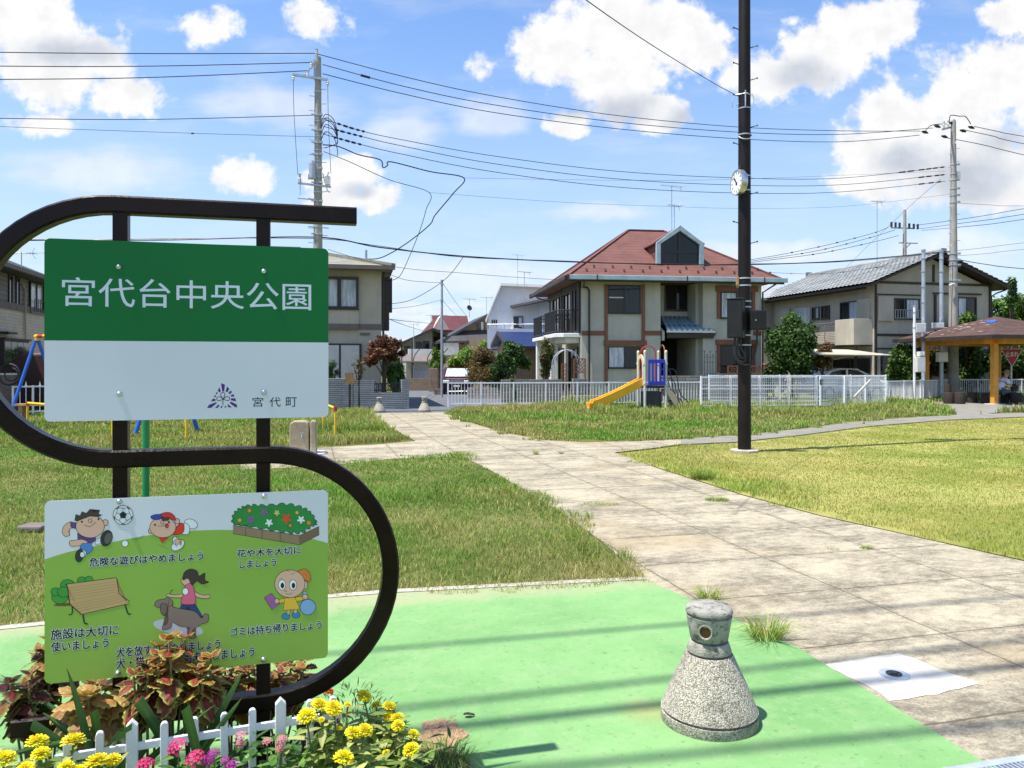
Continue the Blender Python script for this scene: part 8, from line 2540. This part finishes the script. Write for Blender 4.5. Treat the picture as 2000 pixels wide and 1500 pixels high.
tree('maple_tree', 'small maple with dark red leaves by the stone wall', 751, 27.9, 660, 716, 82, 5200, .075, RED, nclump=22, frac=.30, trunk_r=.06, limbs=9)
tree('round_shrub', 'bright green rounded bush right of the red maple', 776, 29.5, 708, 752, 36, 3600, .06, MDG, nclump=12, cat='shrub', frac=.5)
tree('bare_shrub', 'half bare shrub with brown twigs before the white shutters', 701, 26.9, 694, 745, 40, 160, .05, BRN, nclump=8, cat='shrub', frac=.35, trunk_r=.05, limbs=8)
tree('pine_shrub', 'dark pine branch hanging beside the name panel', 643, 27.2, 700, 735, 44, 900, .09, DKG, nclump=7, cat='shrub', frac=.4, aspect=.12, trunk_r=.05)
tree('hedge_shrub', 'wide clipped shrub with rust coloured tips', 945, 37.5, 686, 750, 82, 9000, .07, [(.12, .075, .03), (.16, .09, .035), (.085, .08, .025), (.06, .075, .02), (.19, .11, .05)], nclump=26, cat='shrub', frac=.34, trunk_r=.08, aspect=.3)
tree('hedge_shrub', 'dark green clipped shrub between the rusty one and the round tree', 975, 36.6, 700, 752, 46, 4500, .07, DKG + MDG[:1], nclump=14, cat='shrub', frac=.42, aspect=.35)
tree('round_tree', 'round glossy dark green garden tree above the block wall', 1002, 33.5, 672, 735, 58, 7000, .065, DKG + MDG[:2], nclump=22, frac=.36, trunk_r=.06)
tree('bronze_shrub', 'narrow bronze green shrub left of the metal garden arch', 1066, 33.2, 670, 735, 38, 3200, .06, BRN + MDG[:1], nclump=14, cat='shrub', frac=.34, trunk_r=.05)
tree('garden_tree', 'yellow green tree behind the parked van', 907, 44, 682, 738, 60, 5200, .09, YLG, nclump=16, frac=.4)
tree('garden_tree', 'pale yellow tree left of the lamp pole', 856, 47, 680, 722, 34, 1500, .08, YLG, nclump=9, frac=.36)
tree('light_shrub', 'bright lime bush on the tan tile house corner', 945, 50, 670, 694, 32, 1600, .09, YLG, nclump=8, cat='shrub', frac=.45)
tree('garden_tree', 'dense mid green tree at the red roofed house corner', 1548, 33.6, 618, 778, 112, 14000, .085, MDG + DKG[:2], nclump=44, frac=.28, trunk_r=.10, limbs=8)
tree('rusty_shrub', 'small rusty leaved shrub right of the dense garden tree', 1608, 34.5, 668, 712, 40, 1300, .07, RED + BRN, nclump=9, cat='shrub', frac=.36)
tree('leafy_shrub', 'leafy green shrub behind the cream switch cabinet pole', 1768, 35.0, 664, 760, 68, 6000, .085, MDG + YLG[:1], nclump=20, cat='shrub', frac=.34)
tree('rusty_shrub', 'reddish shrub between the two grey steel poles', 1815, 36.0, 668, 735, 56, 3200, .08, RED + MDG, nclump=12, cat='shrub', frac=.36)
tree('leafy_shrub', 'dark shrub with yellow green tips right of the thick pole', 1895, 37.0, 664, 765, 100, 9000, .085, DKG + MDG + YLG[1:2], nclump=24, cat='shrub', frac=.32)
tree('leafy_shrub', 'deep green shrub behind the stop sign', 1985, 37.0, 655, 765, 110, 9000, .085, DKG + MDG[:2], nclump=24, cat='shrub', frac=.34)
tree('street_tree', 'tall loose tree over the shelter roof at the right border', 1985, 46.0, 566, 680, 120, 9000, .11, MDG + YLG[:2], nclump=26, frac=.30, trunk_r=.14, limbs=8)
tree('street_tree', 'thin young tree top right of the gable end', 1978, 43.0, 536, 620, 44, 900, .09, MDG + DKG[:1], nclump=9, frac=.28, trunk_r=.05)
tree('leafy_shrub', 'yellowish hedge top peeping over the shelter roof', 1888, 36.2, 612, 668, 76, 3600, .08, YLG + MDG, nclump=14, cat='shrub', frac=.38)
tree('leafy_shrub', 'low dark shrub left of the dense garden tree', 1512, 33.4, 690, 752, 46, 2600, .08, DKG + RED[:1], nclump=10, cat='shrub', frac=.4)
tree('climbing_shrub', 'tall thin weed rising through the white railing', 1003, 30.3, 738, 790, 14, 500, .05, MDG, nclump=6, cat='weed', frac=.45, trunk_r=.012, aspect=.3)
tree('leafy_shrub', 'dark bushes in the shade behind the swing', 75, 27.5, 735, 780, 90, 3000, .08, DKG, nclump=12, cat='shrub', frac=.4)
# far tree belts closing the horizon
def belt(label, px0, px1, d, pt, n, cols, size=.3):
    cl = []
    for i in range(n):
        x = px0 + (px1 - px0) * i / (n - 1)
        c = W(x, 714, d + random.uniform(-4, 4)); h = W(0, pt + random.uniform(-6, 10), d).z
        cl.append((c.x, c.y, h * .5, (px1 - px0) / n / FPX * d * 1.1, 3, h * .5))
    tag(crown_mesh('woods', cl, n * 700, size, cols, M['leaf']), label, 'trees', None, 'stuff')
belt('distant dark tree belt behind the houses', -700, 2700, 120, 690, 60, DKG + MDG[:1], .6)

# garden arch, trellis, iron ornaments
c0 = W(1118, 714, 32.4)
t = thing('garden_arch', 'silver tube garden arch before the balcony columns', 'arch', (c0.x, c0.y, 0), R(8)); P = Plane(t)
x0, x1 = P.hit(1082, 720)[0], P.hit(1134, 720)[0]; zt_ = P.hit(1110, 683)[1]
for yy in (0, .45):
    b = MB(); cxx, rx_ = (x0 + x1) / 2, (x1 - x0) / 2
    b.tube([(x0, yy, 0), (x0, yy, zt_ - .7)] + [(cxx - rx_ * math.cos(a_), yy, zt_ - .7 + .7 * math.sin(a_)) for a_ in [math.pi * k / 16 for k in range(1, 16)]] + [(x1, yy, zt_ - .7), (x1, yy, 0)], .02, 6); b.build('hoop', M['galvanised'], t, smooth=True)
b = MB()
for k in range(9): a_ = math.pi * k / 8; b.tube([(cxx - rx_ * math.cos(a_), 0, zt_ - .7 + .7 * math.sin(a_)), (cxx - rx_ * math.cos(a_), .45, zt_ - .7 + .7 * math.sin(a_))], .012, 5)
b.build('rungs', M['galvanised'], t)
def trellis(label, px0, px1, py0, py1, d, cat='trellis'):
    c = W(px0, 714, d); t = thing('garden_trellis', label, cat, (c.x, c.y, 0), R(8), 'brown lattice trellises'); P = Plane(t)
    x1, z0 = P.hit(px1, py1); z1 = P.hit(px0, py0)[1]
    b = MB(); b.box(0, -.02, z0, x1, .02, z0 + .05); b.box(0, -.02, z1 - .05, x1, .02, z1); b.box(0, -.021, 0, .05, .021, z1); b.box(x1 - .05, -.021, 0, x1, .021, z1); b.build('frame', M['trim_brown'], t)
    b = MB(); n = max(3, int(x1 / .16)); hz = z1 - z0
    for k in range(-int(hz / .16) - 1, n + 1):
        for s_ in (1, -1):
            xa, xb = (k * .16, k * .16 + hz)
            za, zb = (z0, z1) if s_ > 0 else (z1, z0)
            a_, c_ = max(xa, .02), min(xb, x1 - .02)
            if c_ - a_ < .03: continue
            f0, f1 = (a_ - xa) / hz, (c_ - xa) / hz
            b.bar((a_, .008 * s_, za + (zb - za) * f0), (c_, .008 * s_, za + (zb - za) * f1), .012, .025)
    b.build('lattice', M['trim_brown'], t)
trellis('brown lattice left of the balcony column', 1096, 1108, 710, 745, 32.2)
trellis('brown lattice under the garden arch', 1120, 1144, 700, 728, 32.3)
trellis('brown lattice before the right ground floor window, left of the black pole', 1421, 1441, 714, 730, 33.0)
trellis('brown lattice before the right ground floor window, right of the black pole', 1464, 1487, 714, 730, 33.0)
c0 = W(1376, 714, 33.0)
t = thing('iron_trellis', 'thin black iron plant support at the porch side', 'trellis', (c0.x, c0.y, 0), R(8)); P = Plane(t)
b = MB(); z1 = P.hit(1376, 686)[1]; x1 = P.hit(1398, 700)[0]
for k in range(5): x = x1 * k / 4; b.tube([(x, 0, 0), (x, 0, z1 - .15 * (k % 2))], .012, 5); b.ball((x, 0, z1 - .15 * (k % 2)), .03, 6)
for z in (1.2, 1.7, z1 - .25): b.tube([(0, 0, z), (x1, 0, z)], .010, 5)
b.build('iron_bars', M['dark_metal'], t)

# ------------------------------------------------------------------ vehicles
c0 = W(863, 714, 41.5)
VAN = thing('parked_van', 'dark maroon minivan with silver grille parked by the lamp pole', 'van', (c0.x, c0.y, 0), R(2))
P = Plane(VAN)
vw = 1.62; vh = 1.46
b = MB(); prof = [(-.25, .22), (-.28, .55), (-.15, .82), (.55, .90), (1.15, 1.36), (1.6, vh), (3.8, vh - .02), (4.05, .9), (4.05, .25)]
b.ext(prof, .0, vw, axis='x'); b.build('body', M['van_paint'], VAN, bevel=.07, seg=3)
b = MB(); b.add([(.14, .58, .93), (vw - .14, .58, .93), (vw - .24, 1.13, 1.36), (.24, 1.13, 1.36)], [(0, 1, 2, 3)]); b.v = [(x, y - .03, z + .03) for x, y, z in b.v]; b.build('windshield', glass_mat('glass_bright', (.55, .62, .68), .08), VAN)
b = MB(); b.ext([(.9, .95), (1.4, 1.34), (2.3, 1.36), (2.3, .95)], -.012, .001, axis='x'); b.ext([(2.4, .95), (2.4, 1.36), (3.6, 1.34), (3.8, .95)], -.012, .001, axis='x'); b.build('side_window', M['glass_dark'], VAN)
for x0 in (.08, vw - .42): b = MB(); b.box(x0, -.31, .60, x0 + .34, -.2, .76); b.build('headlight', M['lamp_glass'], VAN, bevel=.03)
b = MB(); b.box(.45, -.32, .60, vw - .45, -.24, .64); b.box(.45, -.32, .67, vw - .45, -.24, .71); b.box(.5, -.32, .74, vw - .5, -.24, .77); b.build('grille', M['steel'], VAN)
b = MB(); b.box(vw / 2 - .17, -.33, .40, vw / 2 + .17, -.3, .50); b.build('number_plate', M['plaster_white'], VAN)
b = MB(); b.box(.3, -.315, .26, vw - .3, -.28, .38); b.build('bumper_intake', M['rubber'], VAN)
for y in (.45, 3.2):
    for x in (.08, vw - .08):
        b = MB(); b.tube([(x - .1, y, .31), (x + .1, y, .31)], .31, 20); wh = b.build('wheel', M['rubber'], VAN, smooth=True)
        b = MB(); b.tube([(x - .11, y, .31), (x + .11, y, .31)], .19, 14); b.build('rim', M['steel'], wh, smooth=True)
for x in (-.14, vw): b = MB(); b.box(x, .95, .98, x + .14, 1.06, 1.12); b.build('mirror', M['van_paint'], VAN, bevel=.03)

c0 = W(1600, 714, 33.2)
t = thing('carport_roof', 'flat carport with clear panels on cream curved posts before the gable house', 'carport', (c0.x, c0.y, 0), R(11)); P = Plane(t)
x0, z0 = P.hit(1596, 697); x1, z1 = P.hit(1740, 696)
b = MB(); slab_roof(b, [(x0, -.1, z0 + .12), (x1, -.1, z1 + .06), (x1 - .2, 2.6, z1 + .35), (x0 - .2, 2.6, z0 + .42)], .04); b.build('roof', M['plaster_warm'], t)
for px in (1608, 1660): x_, _ = P.hit(px, 720); b = MB(); b.tube(catmull([(x_, 2.0, 0), (x_, 2.0, z0 - .5), (x_ + .15, 1.9, z0 - .15), (x_ + .9, .5, z0 + .12)], 6), .05, 8); b.build('post', M['play_cream'], t, smooth=True)
c0 = W(1590, 714, 34.5)
CAR = thing('white_car', 'white car parked under the flat carport behind the mesh fence', 'car', (c0.x, c0.y, 0), R(11))
b = MB(); prof = [(0, .25), (0, .75), (.25, .95), (.75, 1.30), (1.3, 1.44), (2.2, 1.42), (2.9, 1.12), (3.3, .92), (3.9, .78), (3.95, .3)]
b.ext(prof, 0, 1.6, axis='y'); b.build('body', M['car_white'], CAR, bevel=.09, seg=3)
b = MB(); b.ext([(.55, .98), (.9, 1.27), (1.35, 1.37), (1.6, 1.37), (1.6, .98)], -.012, .001); b.ext([(1.7, .98), (1.7, 1.37), (2.15, 1.35), (2.65, 1.1), (2.9, .98)], -.012, .001); b.build('side_window', M['glass_dark'], CAR)
for x in (.75, 3.15):
    b = MB(); b.tube([(x, -.02, .3), (x, .2, .3)], .3, 18); wh = b.build('wheel', M['rubber'], CAR, smooth=True)
    b = MB(); b.tube([(x, -.03, .3), (x, .19, .3)], .18, 14); b.build('rim', M['steel'], wh, smooth=True)
b = MB(); b.box(3.6, -.015, .62, 3.9, .05, .74); b.build('headlight', M['lamp_glass'], CAR)
# small things by the van and at the house left
c0 = W(856, 714, 41); tag(MB().box(-.2, -.2, 0, .2, .2, .3).lathe([(.15, .30), (.15, .31), (.0001, .32)], 8).build('brick_planter', M['wall_brick'], loc=(c0.x, c0.y, 0)), 'small brick planter left of the van', 'planter')
c0 = W(60, 714, 25.6)
b = MB(); prof = [(-1.2, 0), (-1.2, 1.0), (-.95, 1.6), (-.4, 1.95), (.5, 2.0), (2.2, 2.0), (2.2, 0)]
b.ext(prof, 0, 2.0); o = b.build('cycle_shelter', pm('cover_brown', (.05, .018, .014), .6, .2, 2), loc=(c0.x, c0.y, 0), bevel=.12, seg=3); tag(o, 'dark brown rounded storage cover behind the swing legs', 'shed')
b = MB(); b.tube([(.32 * math.cos(a_), 0, .32 + .32 * math.sin(a_)) for a_ in [2 * math.pi * k / 20 for k in range(21)]], .03, 6, cap=False); b.tube([(.2 * math.cos(a_), .1, .32 + .2 * math.sin(a_)) for a_ in [2 * math.pi * k / 20 for k in range(21)]], .02, 6, cap=False); tag(b.build('hose_reel', M['dark_metal'], loc=W(18, 752, 23.3)), 'dark round hose reel on the brick pier by the bay window', 'hose reel')
